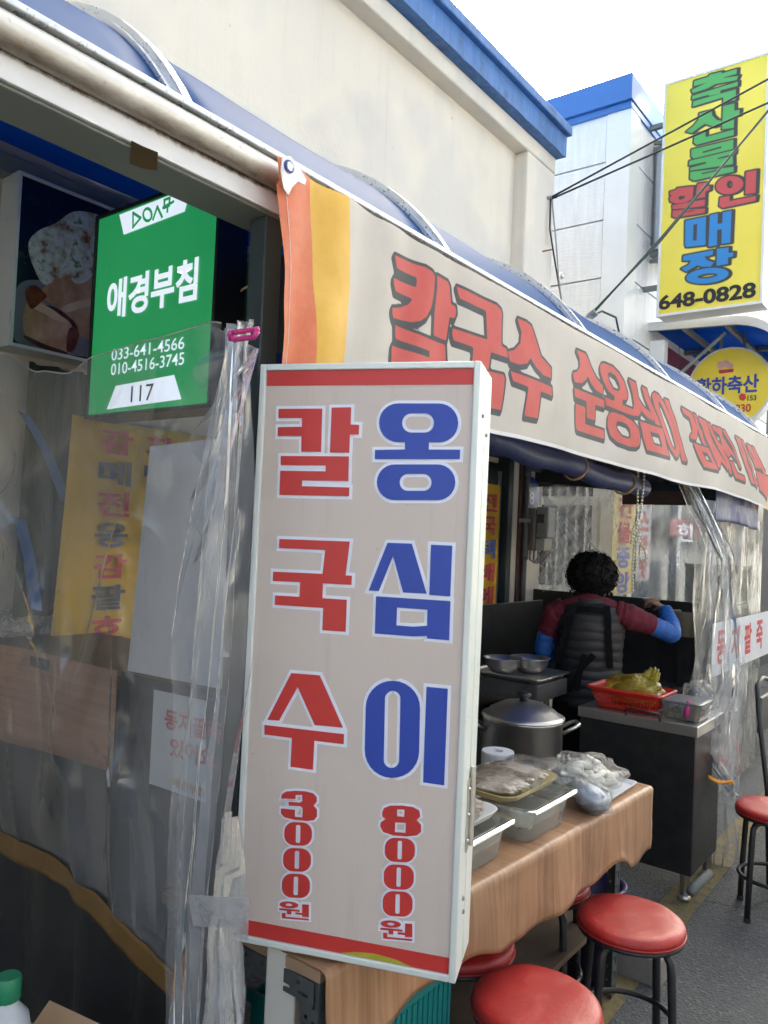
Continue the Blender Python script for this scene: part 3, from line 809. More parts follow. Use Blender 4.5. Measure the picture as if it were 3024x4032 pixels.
BLUE = [
 [d6(rr(860, 299, 1350, 540, 118, shear=.002)), d6(rr(1003, 360, 1200, 480, 58))],
 [d6([(1020,528),(1170,528),(1168,586),(1363,586),(1361,645),(833,645),(834,588),(1020,585)])],
 [d6(rr(846, 678, 1333, 900, 110)), d6(rr(988, 737, 1185, 842, 50))],
 [d6([(912,1165),(1063,1170),(1155,1481),(1009,1473),(946,1247),(858,1464),(795,1461)])],
 [d6([(1182,1177),(1314,1183),(1302,1498),(1171,1489)])],
 [d6([(841,1497),(1303,1527),(1295,1770),(1157,1759),(1157,1744),(1070,1746),(833,1728)]), d6([(971,1567),(1160,1580),(1158,1680),(1070,1686),(967,1678)])],
 [d7(rr(814, 195, 1136, 772, 161, shear=.022)), d7(rr(927, 255, 1019, 712, 46, shear=.02))],
 [d7([(1177,231),(1303,243),(1282,816),(1157,798)])],
]
def won(dx, dy, s):
    t = lambda pts: d7([(dx + x * s, dy + y * s + x * s * .06) for x, y in pts])
    return [[t(elp(58, 20, 56, 20)), t(elp(58, 20, 20, 8))], [t([(0, 43), (122, 47), (122, 58), (72, 56), (72, 76), (46, 76), (46, 56), (0, 54)])],
            [t([(136, 12), (176, 12), (176, 86), (136, 86), (136, 76), (96, 74), (96, 62), (136, 64)])], [t([(16, 70), (38, 70), (38, 92), (176, 96), (176, 106), (16, 102)])]]
THREE = [d7([(315,893),(320,868),(345,852),(400,848),(460,851),(505,862),(526,885),(527,912),(508,936),(528,958),(528,1000),(510,1022),(470,1027),(395,1020),(335,1005),(314,982),(315,952),(397,960),(397,1002),(441,1005),(443,950),(430,940),(360,935),(360,912),(425,918),(441,908),(440,872),(402,872),(400,897)])]
EIGHT = [d7([(915,975),(925,950),(960,936),(1030,935),(1100,945),(1135,965),(1140,1000),(1120,1022),(1145,1050),(1145,1090),(1120,1112),(1060,1118),(980,1112),(920,1092),(903,1060),(905,1035),(935,1015),(915,1000)]), d7([(1003,957),(1047,960),(1045,1002),(1003,998)]), d7([(991,1035),(1055,1038),(1053,1097),(990,1092)])]
PRICE = [THREE, EIGHT]
for x0, y0, x1, y1 in ((334,1034,498,1172), (327,1188,492,1326), (320,1340,486,1482), (930,1128,1108,1270), (924,1286,1101,1432), (918,1444,1094,1592)):
    xm = (x0 + x1) / 2
    PRICE.append([d7(rr(x0, y0, x1, y1, 58, shear=.03)), d7(rr(xm - 13, y0 + 16, xm + 13, y1 - 16, 9, shear=.02))])
SMALL = won(304, 1500, 1.0) + won(903, 1612, 1.08)
def letters(fr, sets, parent, ow, white, name='lettering', base=.0004):
    wmb = MB(); k = 0
    for mat_, gl in sets:
        mb = MB()
        for i, g_ in enumerate(gl):
            lp = [[fr.uv(*p) for p in l] for l in g_]
            flat(mb, fr, lp[0], lp[1:], base + .0022 + i * .00002)
            holes = [h for h in (grow(h, -ow) for h in lp[1:]) if abs(area2(h)) > ow * ow * 1.0 and area2(h) > 0]
            flat(wmb, fr, grow(lp[0], ow), holes, base + k * .00005); k += 1
        mb.build(name, mat_, parent)
    wmb.build('lettering_outline', white, parent)
for mm_, gl_ in ((m_redink, RED[0:3]), (m_redink, RED[3:4]), (m_redink, RED[4:6]), (m_blueink, BLUE[0:3]), (m_blueink, BLUE[3:6]), (m_blueink, BLUE[6:8])):
    letters(sf, [(mm_, gl_)], S, .0062, m_whiteink)
letters(sf, [(m_redink, [PRICE[0]] + PRICE[2:5] + SMALL[:4])], S, .0042, m_whiteink, base=.0008)
letters(sf, [(m_redink, [PRICE[1]] + PRICE[5:] + SMALL[4:])], S, .0042, m_whiteink, base=.0008)
# side fittings
side = Frame(sf.P(sa1, 0, 0), -sf.n)           # right-hand side of the case, u runs backwards
def stud(fr, a, b, r_, h, m, parent, name='screw'):
    n = 12; mb = MB()
    mb.loft([[fr.P(a + rr_ * math.cos(2 * math.pi * k / n), b + rr_ * math.sin(2 * math.pi * k / n), c) for k in range(n)] for rr_, c in ((r_, -.001), (r_, h * .5), (r_ * .6, h))])
    return mb.build(name, m, parent, smooth=True)
for a, b in ((.035, sb1 - .1), (.095, sb1 - .13), (.04, sb0 + .14), (.05, sb0 + .11)): stud(side, a, b, .0045, .004, m_greypaint, S)
hz = sb0 + .3
mb = MB(); mb.fbox(side, .045, .068, hz - .075, hz + .065, .0005, .003); mb.fbox(side, .0735, .1, hz - .05, hz + .07, .0005, .003)
mb.tube([side.P(.071, hz - .068, .007), side.P(.071, hz + .085, .007)], .0055, 10)
h_ = mb.build('hinge', m_steel, S)
for b in (-.055, -.005, .045): stud(side, .056, hz + b, .004, .0055, m_steel, h_, 'rivet')
mb = MB(); a = sa0 + (sa1 - sa0) * .2
q0 = sf.uv(1040, 3760)[0]; q1 = sf.uv(1160, 3780)[0]
mb.fbox(sf, q0, q1, 0, sb0 - .001, -.072, -.012); bev(mb.build('post', pm('sign_post_paint', (.5, .5, .47), .45, var=.06), S), .004)
mb = MB(); mb.fbox(sf, q0 - .06, q1 + .06, 0, .012, -.11, .03); mb.build('base_plate', m_greypaint, S)

# ================================================================== tall yellow sign on the panelled building
YS = 6.6
yf = Frame(onY(2594, 1239, YS), (1, 0, 0))
tl_, tr_, br_ = yf.uv(2631, 335), yf.uv(3024, 214), yf.uv(2990, 1190)
yw, yh = .79, (tl_[1] + tr_[1]) / 2
print('yellow sign', tl_, tr_, br_)
T = thing('yellow_shop_sign', tuple(yf.P(0, 0)), 'tall yellow vertical box sign with green red and blue Korean letters', 'sign')
y4 = crop(2580, 220, 444 / 1637); y5 = crop(2580, 650, 444 / 1610)
GREEN = [
 [y4([(567,365),(780,300),(785,275),(960,230),(965,255),(1185,190),(1180,260),(1000,310),(970,325),(1205,290),(1180,350),(870,410),(750,475),(545,540),(525,495),(760,385),(560,440)])],
 [y4([(540,580),(1197,375),(1195,435),(945,500),(945,545),(780,580),(770,565),(535,630)])],
 [y4([(553,660),(1170,485),(1165,640),(985,680),(990,600),(545,735)])],
 [y4([(640,835),(810,790),(830,870),(890,930),(965,945),(960,1000),(860,1030),(720,985),(620,1050),(530,1120),(450,1100),(560,1010),(630,920)])],
 [y4([(985,730),(1150,690),(1150,795),(1225,780),(1220,860),(1145,880),(1140,1045),(970,1065)])],
 [y4([(570,1135),(730,1100),(730,1180),(1140,1070),(1140,1150),(600,1290),(560,1260)])],
 [y4([(525,1360),(1135,1215),(1130,1350),(560,1490),(525,1460)]), y4([(690,1388),(960,1312),(960,1337),(690,1413)])],
 [y4([(495,1525),(1155,1365),(1150,1415),(905,1482),(900,1500),(1125,1455),(1128,1570),(510,1665),(510,1625),(735,1565),(740,1535),(490,1590)])],
 [y4([(510,1685),(1140,1610),(1135,1680),(560,1810),(505,1780)]), y4([(675,1700),(900,1650),(900,1670),(675,1720)])]]
YRED = [
 [y5([(210,380),(300,355),(310,330),(470,310),(550,305),(545,350),(530,480),(440,530),(300,550),(215,520),(205,470),(240,430),(210,430)]), y5([(320,470),(360,440),(430,440),(410,480),(350,495)])],
 [y5([(610,265),(720,250),(720,310),(780,300),(775,355),(715,380),(710,460),(580,480),(590,330)])],
 [y5([(245,575),(710,490),(705,580),(570,600),(250,630)])], [y5([(250,650),(710,620),(705,680),(290,750),(245,735)]), y5([(380,670),(560,640),(560,655),(380,688)])],
 [y5(elp(1062, 285, 197, 128, -10)), y5(elp(1063, 275, 43, 56, 5))], [y5([(1295,100),(1445,70),(1430,395),(1285,415)])], [y5([(925,465),(1060,440),(1060,515),(1440,440),(1430,510),(960,610),(915,580)])]]
YBLU = [
 [y5([(430,795),(725,735),(715,1140),(440,1170),(425,1130)]), y5([(545,850),(600,840),(590,1075),(540,1080)])],
 [y5([(780,715),(895,690),(890,840),(955,830),(965,675),(1090,650),(1070,1105),(945,1125),(950,915),(885,925),(880,1145),(760,1165)])],
 [y5([(400,1295),(825,1215),(820,1280),(700,1310),(740,1360),(840,1390),(790,1450),(660,1450),(600,1430),(440,1520),(370,1480),(480,1420),(510,1360),(395,1365)])],
 [y5([(880,1195),(1050,1175),(1045,1255),(1115,1245),(1110,1305),(1040,1320),(1035,1410),(875,1440)])], [y5(elp(745, 1580, 305, 108, -7)), y5(elp(745, 1582, 145, 33, -7))]]
def yellow_sign():
    NU, NV = 158, 400
    mb = MB(); mb.grid(lambda a, b: yf.P(a * yw, b * yh, 0), NU, NV)
    m, nt, N, L, b = nodes('yellow_sign_face')
    n1 = noise_node(nt, 1.5, 4, .5)
    c = ramp(nt, n1.outputs[0], [(.3, (.8, .66, .07)), (.7, (.88, .74, .1))]).outputs[0]
    c = mixc(nt, ink(nt, 'dark', .014, .004), c, (.05, .045, .04, 1))
    for nm, col in (('green', (.09, .4, .1)), ('red', (.56, .08, .075)), ('blue', (.025, .23, .56))): c = mixc(nt, ink(nt, nm, 0, .003), c, (*col, 1))
    L.new(c, b.inputs['Base Color']); b.inputs['Roughness'].default_value = .4
    f = mb.build('face_panel', m, T)
    U = np.tile(np.linspace(0, yw, NU + 1), NV + 1); V = np.repeat(np.linspace(0, yh, NV + 1), NU + 1); P = np.stack([U, V], 1)
    tot = []
    for nm, gl in (('green', GREEN), ('red', YRED), ('blue', YBLU)):
        q = px_loops(yf, gl); attr(f, nm, sdf_many(P, q, .08)); tot += q
    d = np.minimum(sdf_many(P, tot, .08), sdf_many(P + np.array([-.017, .004]), tot, .08))
    attr(f, 'dark', np.minimum(d, sdf_many(P + np.array([-.009, .002]), tot, .08)))
    q = MB(); text(q, yf, '648-0828', yf.uv(*y5([(122, 0)])[0])[0], yf.uv(*y5([(1440, 1800)])[0])[0], yf.uv(*y5([(125, 2068)])[0])[1], yf.uv(*y5([(130, 1855)])[0])[1], .004, .035)
    q.build('lettering', m_blackink, T)
    for d in ((-.02, 0, -.02, yh + .02), (yw, yw + .02, -.02, yh + .02), (0, yw, yh, yh + .02), (0, yw, -.02, 0)):
        MB().fbox(yf, *d, -.02, .01).build('frame_bar', m_white_alu, T)
    MB().fbox(yf, -.016, yw + .016, -.016, yh + .016, -.22, -.0205).build('case', m_white_alu, T)
    for b in (.25, yh - .3):
        MB().fbox(yf, -.26, -.018, b, b + .04, -.13, -.09).build('bracket', m_greypaint, T)
yellow_sign()

# silver box sign seen behind it
T = thing('wall_light_box', (-2.3, 7.0, 4.0), 'silver curved metal box fixed to the white panelled wall beside yellow sign', 'box')
mb = MB(); zb0, zb1 = onX(2520, 980, -2.3).z, onX(2520, 640, -2.3).z
rg = []
for z in (4.22, 5.1):
    rg.append([(-2.4, 6.86, z), (-2.37, 6.84, z), (-2.3, 6.845, z), (-2.24, 6.88, z), (-2.2, 6.95, z), (-2.19, 7.4, z), (-2.4, 7.4, z)])
mb.loft(rg); mb.build('case', pm('galvanised_sheet', (.5, .53, .56), .35, .6, var=.12, scale=5), T)
for z in (4.19, 5.13): MB().box(-2.4, -2.18, 6.82, 7.4, z - .03, z + .012).build('end_plate', m_greypaint, T)
for z in (4.12, 5.18): MB().bar((-2.4, 6.84, z), (-2.22, 6.84, z - .02), .03).build('bracket', m_greypaint, T)

# ================================================================== round yellow sign
RS = 7.3
c6 = crop(1900, 1200, 1124 / 1659)
rf = Frame(onY(*c6([(1432, 478)])[0], RS), (1, 0, 0))
T = thing('round_shop_sign', tuple(rf.P(0, 0)), 'round yellow sign with blue Korean lettering under the far canopy', 'sign')
rad = .345
mb = MB(); n = 40
mb.loft([[rf.P(r_ * math.cos(2 * math.pi * k / n), r_ * math.sin(2 * math.pi * k / n), c) for k in range(n)] for r_, c in ((rad + .012, -.13), (rad + .012, -.001), (rad, .0))])
o = mb.build('case', pm('pale_grey_acrylic', (.6, .62, .66), .35, var=.08), T); autosmooth(o, 40)
mb = MB(); flat(mb, rf, [(rad * .985 * math.cos(2 * math.pi * k / n), rad * .985 * math.sin(2 * math.pi * k / n)) for k in range(n)], c=.0025)
mb.build('face_panel', pm('round_sign_yellow', (.82, .64, .05), .4, var=.05), T)
mb = MB(); text_px(mb, rf, '황하축산', (1245, 430), (1605, 508), .005, .03, c6); mb.build('lettering', m_blueink, T)
mb = MB(); text_px(mb, rf, '153', (1540, 528), (1592, 556), .005, .03, c6); mb.build('lettering', pm('dark_green_print', (.02, .09, .03), .5), T)
mb = MB(); text_px(mb, rf, '648-0830', (1330, 588), (1560, 622), .005, .025, c6); mb.build('lettering', m_redink, T)
pr = lambda pts: [rf.uv(*p) for p in c6(pts)]
mb = MB(); flat(mb, rf, pr([(1490, 530), (1505, 515), (1528, 520), (1532, 545), (1515, 560), (1495, 552)]), c=.005); mb.build('emblem', m_redink, T)
mb = MB()
for x, y, r_ in ((1385, 352, 22), (1415, 345, 24), (1440, 355, 20)): flat(mb, rf, pr(elp(x, y, r_, r_ * .95, 0, 14)), c=.004 + .0003 * r_ / 20 + x * 1e-6)
mb.build('emblem', pm('pink_print', (.62, .35, .33), .5, var=.3, scale=60), T)
mb = MB(); flat(mb, rf, pr([(1372, 380), (1462, 372), (1458, 392), (1378, 402)]), c=.0065); mb.build('emblem', m_redfade, T)
MB().tube([rf.P(-.1, rad, -.08), rf.P(-.1, rad + .18, -.08)], .014, 8).build('bracket', m_greypaint, T)
MB().tube([rf.P(.1, rad, -.08), rf.P(.1, rad + .18, -.08)], .014, 8).build('bracket', m_greypaint, T)

# maroon fascia sign under far canopy
T = thing('fascia_sign', (-2.3, 8.2, 3.2), 'narrow maroon shop fascia board with yellow lower edge below far canopy', 'sign')
MB().box(-2.4, -2.3, 7.0, 10.5, 3.12, 3.4).build('board', pm('maroon_board', (.16, .02, .05), .5, var=.3, scale=8), T)
MB().box(-2.4, -2.28, 7.0, 10.5, 3.0, 3.117).build('lower_strip', pm('ochre_strip', (.5, .36, .06), .5), T)
MB().box(-2.4, -2.27, 6.9, 6.997, 2.98, 3.42).build('end_cap', m_white_alu, T)

# ================================================================== green lit sign of the next stall
gf = Frame(onY(*crop(0, 600, 1100 / 1659)([(525, 1562)])[0], 1.38), (1, 0, 0))
g4 = crop(0, 600, 1100 / 1659)
gu = lambda pts: [gf.uv(*p) for p in g4(pts)]
gw = (gu([(1240, 1462)])[0][0] + gu([(1300, 330)])[0][0]) / 2; gh = gu([(585, 402)])[0][1]
print('green sign', gw, gh, tuple(gf.o))
T = thing('green_stall_sign', tuple(gf.P(0, 0)), 'lit green box sign numbered 117 with white Korean name and phone numbers', 'sign')
m_green = pm('lit_green_acrylic', (.012, .19, .06), .3, var=.12, scale=2.5, emit=.12)
m_litwhite = pm('lit_white_acrylic', (.7, .76, .86), .3, var=.03, emit=.1)
MB().fbox(gf, 0, gw, 0, gh, -.09, 0).build('face_panel', m_green, T)
for d in ((-.012, 0, -.012, gh + .012), (gw, gw + .012, -.012, gh + .012), (0, gw, gh, gh + .012), (0, gw, -.012, 0)):
    MB().fbox(gf, *d, -.1, .006).build('frame_bar', m_black, T)
mb = MB()
flat(mb, gf, gu([(712, 372), (1040, 245), (1135, 215), (1100, 352), (738, 490)]), c=.002)
mb.build('white_patch', m_litwhite, T); mb = MB()
flat(mb, gf, gu([(690, 1388), (1038, 1322), (1080, 1466), (637, 1527)]), c=.002)
mb.build('white_patch', m_litwhite, T)
mb = MB(); k = 3.2 * 1100 / 1659 * .00066
sw = .0085
stroke(mb, gf, gu([(797, 362), (842, 392), (797, 447)]), sw, .004, True)
stroke(mb, gf, gu(elp(885, 374, 25, 36, 0, 18)), sw, .005, True)
stroke(mb, gf, gu([(921, 402), (946, 328), (974, 388)]), sw, .007)
stroke(mb, gf, gu([(990, 335), (990, 288), (1022, 276), (1018, 322), (990, 335)]), sw, .008)
stroke(mb, gf, gu([(985, 335), (1045, 300)]), sw, .0095); stroke(mb, gf, gu([(1012, 318), (1010, 358)]), sw, .0097)
mb.build('logo', m_green, T)
mb = MB()
a0, a1 = gu([(640, 900)])[0][0], gu([(1182, 700)])[0][0]
text(mb, gf, '애경부침', a0, a1, gu([(700, 985)])[0][1], gu([(1160, 625)])[0][1], .003, .03)
mb.build('lettering', m_litwhite, T); mb = MB()
text(mb, gf, '033-641-4566', gu([(668, 1200)])[0][0], gu([(1102, 1100)])[0][0], gu([(668, 1240)])[0][1], gu([(668, 1172)])[0][1], .003, .006)
mb.build('lettering', m_litwhite, T); mb = MB()
text(mb, gf, '010-4516-3745', gu([(664, 1300)])[0][0], gu([(1100, 1200)])[0][0], gu([(664, 1326)])[0][1], gu([(664, 1258)])[0][1], .003, .006)
mb.build('lettering', m_litwhite, T)
mb = MB(); text(mb, gf, '117', gu([(785, 1430)])[0][0], gu([(918, 1430)])[0][0], gu([(795, 1485)])[0][1], gu([(790, 1390)])[0][1], .004, .0); mb.build('number', m_blackink, T)
MB().bar(gf.P(gw / 2, gh + .012, -.05), gf.P(gw / 2, gh + .16, -.05), .02).build('hanger', m_black, T)

# ================================================================== food photograph sign
PX = -2.49
ff = Frame((PX, 0, 0), (0, 1, 0))
fu = lambda pts: [ff.uv(*p) for p in g4(pts)]
A, Bq = fu([(133, 137)])[0], fu([(70, 1128)])[0]
fy0, fz1, fz0 = (A[0] + Bq[0]) / 2, A[1], Bq[1]
print('photo', A, Bq)
fy1 = fy0 + .72
T = thing('food_photo_sign', (PX, fy0, fz0), 'framed light box with a dark food photograph of rolls on the cream wall', 'sign')
m_photo = pm('photo_navy', (.008, .012, .03), .25, var=.5, scale=3)
MB().fbox(ff, fy0, fy1, fz0, fz1, -.1, 0).build('print', m_photo, T)
for d in ((fy0 - .012, fy0, fz0 - .012, fz1 + .012), (fy1, fy1 + .012, fz0 - .012, fz1 + .012), (fy0, fy1, fz1, fz1 + .012), (fy0, fy1, fz0 - .012, fz0)):
    bev(MB().fbox(ff, *d, -.105, .006).build('frame_bar', m_signframe, T), .002)
def blotch(name, stops, scale):
    m, nt, N, L, b = nodes(name); n1 = noise_node(nt, scale, 5, .6)
    L.new(ramp(nt, n1.outputs[0], stops).outputs[0], b.inputs['Base Color']); b.inputs['Roughness'].default_value = .25; return m
def wob(pts, k=2):
    o = []; n = len(pts)
    for i in range(n):
        a, b = Vector(pts[i]), Vector(pts[(i + 1) % n])
        p, q = Vector(pts[i - 1]), Vector(pts[(i + 2) % n])
        for j in range(6):
            t = j / 6
            o.append(tuple(.5 * ((2 * a) + (b - p) * t + (2 * p - 5 * a + 4 * b - q) * t * t + (-p + 3 * a - 3 * b + q) * t ** 3)))
    return o
def pp(name, pts, m, c):
    mb = MB(); flat(mb, ff, fu(wob(pts)), c=c); mb.build(name, m, T)
m_pan = blotch('photo_pancake', [(.36, (.2, .09, .035)), (.46, (.42, .5, .4)), (.58, (.6, .7, .7)), (.66, (.13, .28, .09))], 18)
m_roll = blotch('photo_roll', [(.3, (.24, .13, .065)), (.5, (.42, .27, .16)), (.7, (.58, .42, .29))], 9)
m_rollend = blotch('photo_roll_end', [(.35, (.1, .028, .012)), (.7, (.24, .085, .035))], 20)
m_plate = blotch('photo_plate', [(.3, (.1, .11, .14)), (.7, (.25, .27, .31))], 4)
pp('print_plate', [(90, 1120), (100, 800), (300, 760), (700, 800), (720, 1240), (500, 1215)], m_plate, .002)
pp('print_pancake', [(165, 550), (220, 470), (330, 420), (450, 350), (620, 400), (680, 600), (600, 690), (420, 740), (270, 790), (200, 690)], m_pan, .003)
pp('print_roll', [(240, 820), (420, 720), (560, 700), (560, 880), (420, 900), (300, 900)], m_roll, .004)
pp('print_roll', [(340, 910), (560, 850), (720, 900), (720, 1150), (460, 1080)], m_roll, .0045)
pp('print_roll', [(150, 900), (230, 880), (420, 1000), (450, 1060), (420, 1180), (380, 1185), (150, 1090)], m_roll, .005)
m_rolllit = blotch('photo_roll_top', [(.3, (.5, .38, .26)), (.7, (.72, .6, .46))], 12)
m_rolldark = blotch('photo_roll_shade', [(.3, (.03, .016, .01)), (.7, (.1, .05, .028))], 12)
pp('print_roll_shade', [(240, 905), (330, 925), (430, 1000), (460, 1060), (440, 1065), (400, 1000), (300, 940)], m_rolldark, .0052)
pp('print_roll_shade', [(150, 1090), (260, 1140), (385, 1185), (380, 1200), (250, 1165), (148, 1110)], m_rolldark, .0053)
pp('print_roll_top', [(170, 915), (230, 895), (330, 950), (395, 1010), (330, 1000), (240, 950)], m_rolllit, .0054)
pp('print_roll_top', [(360, 925), (470, 880), (600, 870), (600, 900), (480, 925), (400, 950)], m_rolllit, .0056)
pp('print_filling', [(145, 830), (200, 790), (270, 850), (250, 880), (180, 930)], m_rollend, .0055)
pp('print_filling', [(400, 1060), (440, 1040), (465, 1090), (430, 1180), (390, 1175)], m_rollend, .0058)
pp('print_filling', [(410, 720), (460, 670), (530, 700), (540, 740), (480, 780), (430, 770)], m_pan, .006)
# ================================================================== plastic side curtain between the two stalls
m_vinyl = film('clear_vinyl_sheet', tint=(.92, .94, .96), haze=.165, bump=.35, bscale=6, stretch=(1, 1, .45), gloss=1.0, rough=.09, hvar=.85)
m_vinyl2 = film('creased_vinyl', tint=(.92, .93, .95), haze=.16, bump=.16, bscale=5, stretch=(2, 2, .5), gloss=.8, rough=.1)
m_vinylhaze = film('milky_vinyl', tint=(.88, .9, .93), haze=.26, bump=.2, bscale=6, stretch=(2, 2, .4), gloss=.8, rough=.12)
m_ochre = pm('ochre_hem_tape', (.14, .075, .018), .5, var=.25, scale=7, bump=.4, bscale=20, trans=.2)
VY = 1.0
top_px = g4([(-260, 1130), (0, 1190), (250, 1300), (430, 1310), (600, 1210), (900, 1110), (1260, 1000), (1330, 1010)])
tops = [onY(x, y, VY) for x, y in top_px]
tops = [(p.x, p.z) for p in tops]
tops[0] = (-2.59, tops[0][1])
def interp(t, x):
    if x <= t[0][0]: return t[0][1]
    for (a, b), (c, d) in zip(t[:-1], t[1:]):
        if x <= c:
            k = (x - a) / (c - a); k = k * k * (3 - 2 * k); return b + (d - b) * k
    return t[-1][1]
VX0, VX1 = -2.59, -1.185
def hem_z(x): return .818 - (x + 1.918) * .115 + .02 * math.sin(x * 7)
_rc = random.Random(11); CREASE = []
for _ in range(30):
    x0 = _rc.uniform(-2.55, -1.25); z0 = _rc.uniform(1.2, 2.0); an = _rc.uniform(-1.95, -1.2) if _rc.random() < .7 else _rc.uniform(-2.7, -.5); Lc = _rc.uniform(.25, .8)
    CREASE.append((x0, z0, x0 + Lc * math.cos(an), z0 + Lc * math.sin(an), _rc.uniform(.006, .012), _rc.uniform(.005, .012)))
def fold(x, z):
    """soft slanting folds hanging from the right-hand corner"""
    y = .022 * fbm(x * 1.6, z * .9, 4.2, 3)
    for (x0, z0, x1, z1, w, a) in ((-1.25, 1.95, -1.75, .85, .05, .03), (-1.3, 1.9, -2.3, 1.5, .05, .025), (-2.35, 1.98, -1.7, 1.3, .04, .035), (-1.7, 1.45, -1.55, .75, .03, .028), (-2.45, 1.9, -2.2, .8, .04, .03), (-1.45, 1.6, -1.4, .75, .03, .03), (-2.05, 1.55, -1.9, .8, .035, .02)):
        dx, dz = x1 - x0, z1 - z0; L = math.hypot(dx, dz)
        t = ((x - x0) * dx + (z - z0) * dz) / L / L; d = ((x - x0) * dz - (z - z0) * dx) / L + .02 * fbm(t * 4, x0, z0, 2)
        if -.1 < t < 1.1: y += a * math.exp(-(d / w) ** 2) * max(0, 1 - abs(2 * t - 1) ** 4)
    for (x0, z0, x1, z1, w, a) in CREASE:
        dx, dz = x1 - x0, z1 - z0; L = math.hypot(dx, dz)
        t = ((x - x0) * dx + (z - z0) * dz) / L / L
        if 0 < t < 1:
            d = ((x - x0) * dz - (z - z0) * dx) / L + .025 * math.sin(t * 5 + x0 * 9)
            if abs(d) < .1: y += a * (math.exp(-abs(d) / w) + .4 * math.exp(-abs(d) / (4 * w))) * math.sin(math.pi * t)
    return y
def vinyl_pt(a, b):
    x = VX0 + (VX1 - VX0) * a; z1 = interp(tops, x); z0 = hem_z(x)
    z = z0 + (z1 - z0) * b
    return (x, VY - fold(x, z), z)
T = thing('plastic_side_curtain', (-1.9, VY, .7), 'clear wrinkled plastic curtain with ochre bottom hem hung beside the price sign', 'plastic curtain')
MB().grid(vinyl_pt, 230, 200).build('sheet', m_vinyl, T, smooth=True)
def hem_pt(a, b):
    x = VX0 + (VX1 - VX0) * a; z = hem_z(x) + .052 * (b - .55)
    return (x, VY - fold(x, hem_z(x)) - .004, z + .012 * fbm(x * 4, b, 1))
solid(MB().grid(hem_pt, 90, 6).build('hem', m_ochre, T, smooth=True), .003)
mb = MB(); mb.grid(lambda a, b: (VX0 + (VX1 - VX0) * a, VY - fold(VX0 + (VX1 - VX0) * a, interp(tops, VX0 + (VX1 - VX0) * a)) - .001, interp(tops, VX0 + (VX1 - VX0) * a) - .0035 * b), 90, 1)
mb.build('top_fold', m_vinylhaze, T, smooth=True)

T = tag(MB().grid(lambda a, b: (-2.6 + 1.36 * a, 1.06 + .02 * fbm(a * 9, b * 2, 7) + .015 * math.sin(a * 40), .74 * b), 60, 12).build('ground_skirt', m_blackcloth, smooth=True), 'black tarpaulin skirt hanging to the ground below the ochre curtain hem', 'tarpaulin')

# gathered bundle of plastic at the canopy post
T = thing('gathered_plastic_curtain', (-1.22, 1.0, .5), 'bunch of gathered clear plastic pinched by a pink clip beside the green sign', 'plastic curtain')
pc = onY(*g4([(1462, 1090)])[0], .935)
def bundle(seed, x_c, wtop, wmid, wbot, z0, z1, lean, m, n=34, depth=.05, name='sheet', yy=.97, zc=None, folds=3):
    rnd = random.Random(seed); ph = [rnd.uniform(0, 6.28) for _ in range(6)]
    zc = zc or pc.z
    def fn(a, b):
        z = z1 + (z0 - z1) * b
        k = (z - zc)
        w = wtop + .03 * max(0, k + .01) / .05 if k > -.01 else wmid_f(k)
        s = a - .5
        tri = lambda q: 2 * abs(2 * (q - math.floor(q + .5))) - 1
        q = a * folds + ph[0] + .35 * math.sin(b * 3 + ph[1]) + .12 * math.sin(b * 11 + a * 5 + ph[3])
        zig = tri(q) * (.75 + .25 * math.sin(b * 7 + a * 6 + ph[2]))
        x = x_c + lean * math.sin(min(1, b * 1.15) * 2.3) + s * w + .006 * math.sin(b * 9 + ph[2]) * b
        y = yy + depth * zig * min(1, w * 8) - .015 * b + .006 * fbm(a * 1.5, b * 6, seed)
        return (x, y, z)
    def wmid_f(k): 
        t = min(1, -k / .45)
        if k > -.6: return wtop + (wmid - wtop) * (t ** .7)
        return wmid + (wbot - wmid) * min(1, (-k - .6) / .5)
    return MB().grid(fn, n * 3, 60).build(name, m, T, smooth=True)
xb = onY(952, 1330, .99).x
m_vflat = film('folded_clear_vinyl', tint=(.9, .92, .95), haze=.23, bump=.05, bscale=7, stretch=(2, 2, .5), gloss=1.1, rough=.07)
bundle(1, xb + .002, .045, .175, .13, .62, pc.z + .045, -.036, m_vflat, yy=.985, depth=.028, folds=2.6)
bundle(5, xb + .004, .03, .10, .08, .45, pc.z + .03, -.014, m_vflat, yy=.962, depth=.02, folds=1.8)
# loose fan spreading to the curtain's top corner
e0 = onY(*g4([(1262, 1000)])[0], VY)
def fan(a, b):
    p = Vector((pc.x - .02, .98, pc.z - .01)); q = Vector((e0.x - .02, VY, e0.z - b * .45))
    r_ = p + (q - p) * a; r_.y += .02 * math.sin(b * 22) * (.3 + a); r_.z -= .03 * a * b
    return r_
MB().grid(fan, 24, 40).build('sheet', m_vinylhaze, T, smooth=True)
# long loose strip hanging low, and its tape
sp = [onY(885, 3200, .93), onY(850, 3600, .93), onY(800, 4032, .92), onY(760, 4300, .92)]
sq = [onY(930, 3250, .97), onY(935, 3600, .97), onY(975, 4032, .97), onY(1010, 4300, .97)]
def low(a, b):
    i = min(2, int(b * 3)); t = b * 3 - i
    l = sp[i].lerp(sp[i + 1], t); r_ = sq[i].lerp(sq[i + 1], t); p = l.lerp(r_, a); p.y += .02 * math.sin(a * 16 + b * 3) + .015 * fbm(a * 3, b * 4, 2); return p
MB().grid(low, 50, 50).build('sheet', m_vinylhaze, T, smooth=True)
tp = crop(0, 2700, 1250 / 1659)
tpc = [onY(x, y, .915) for x, y in tp([(985, 1092), (1300, 1110), (1295, 1330), (1215, 1315), (1215, 1268), (1010, 1255)])]
solid(MB().poly([tuple(p) for p in tpc]).build('tape', film('packing_tape', tint=(.9, .9, .92), haze=.4, gloss=.6, bump=.1, rough=.15), T), .001)
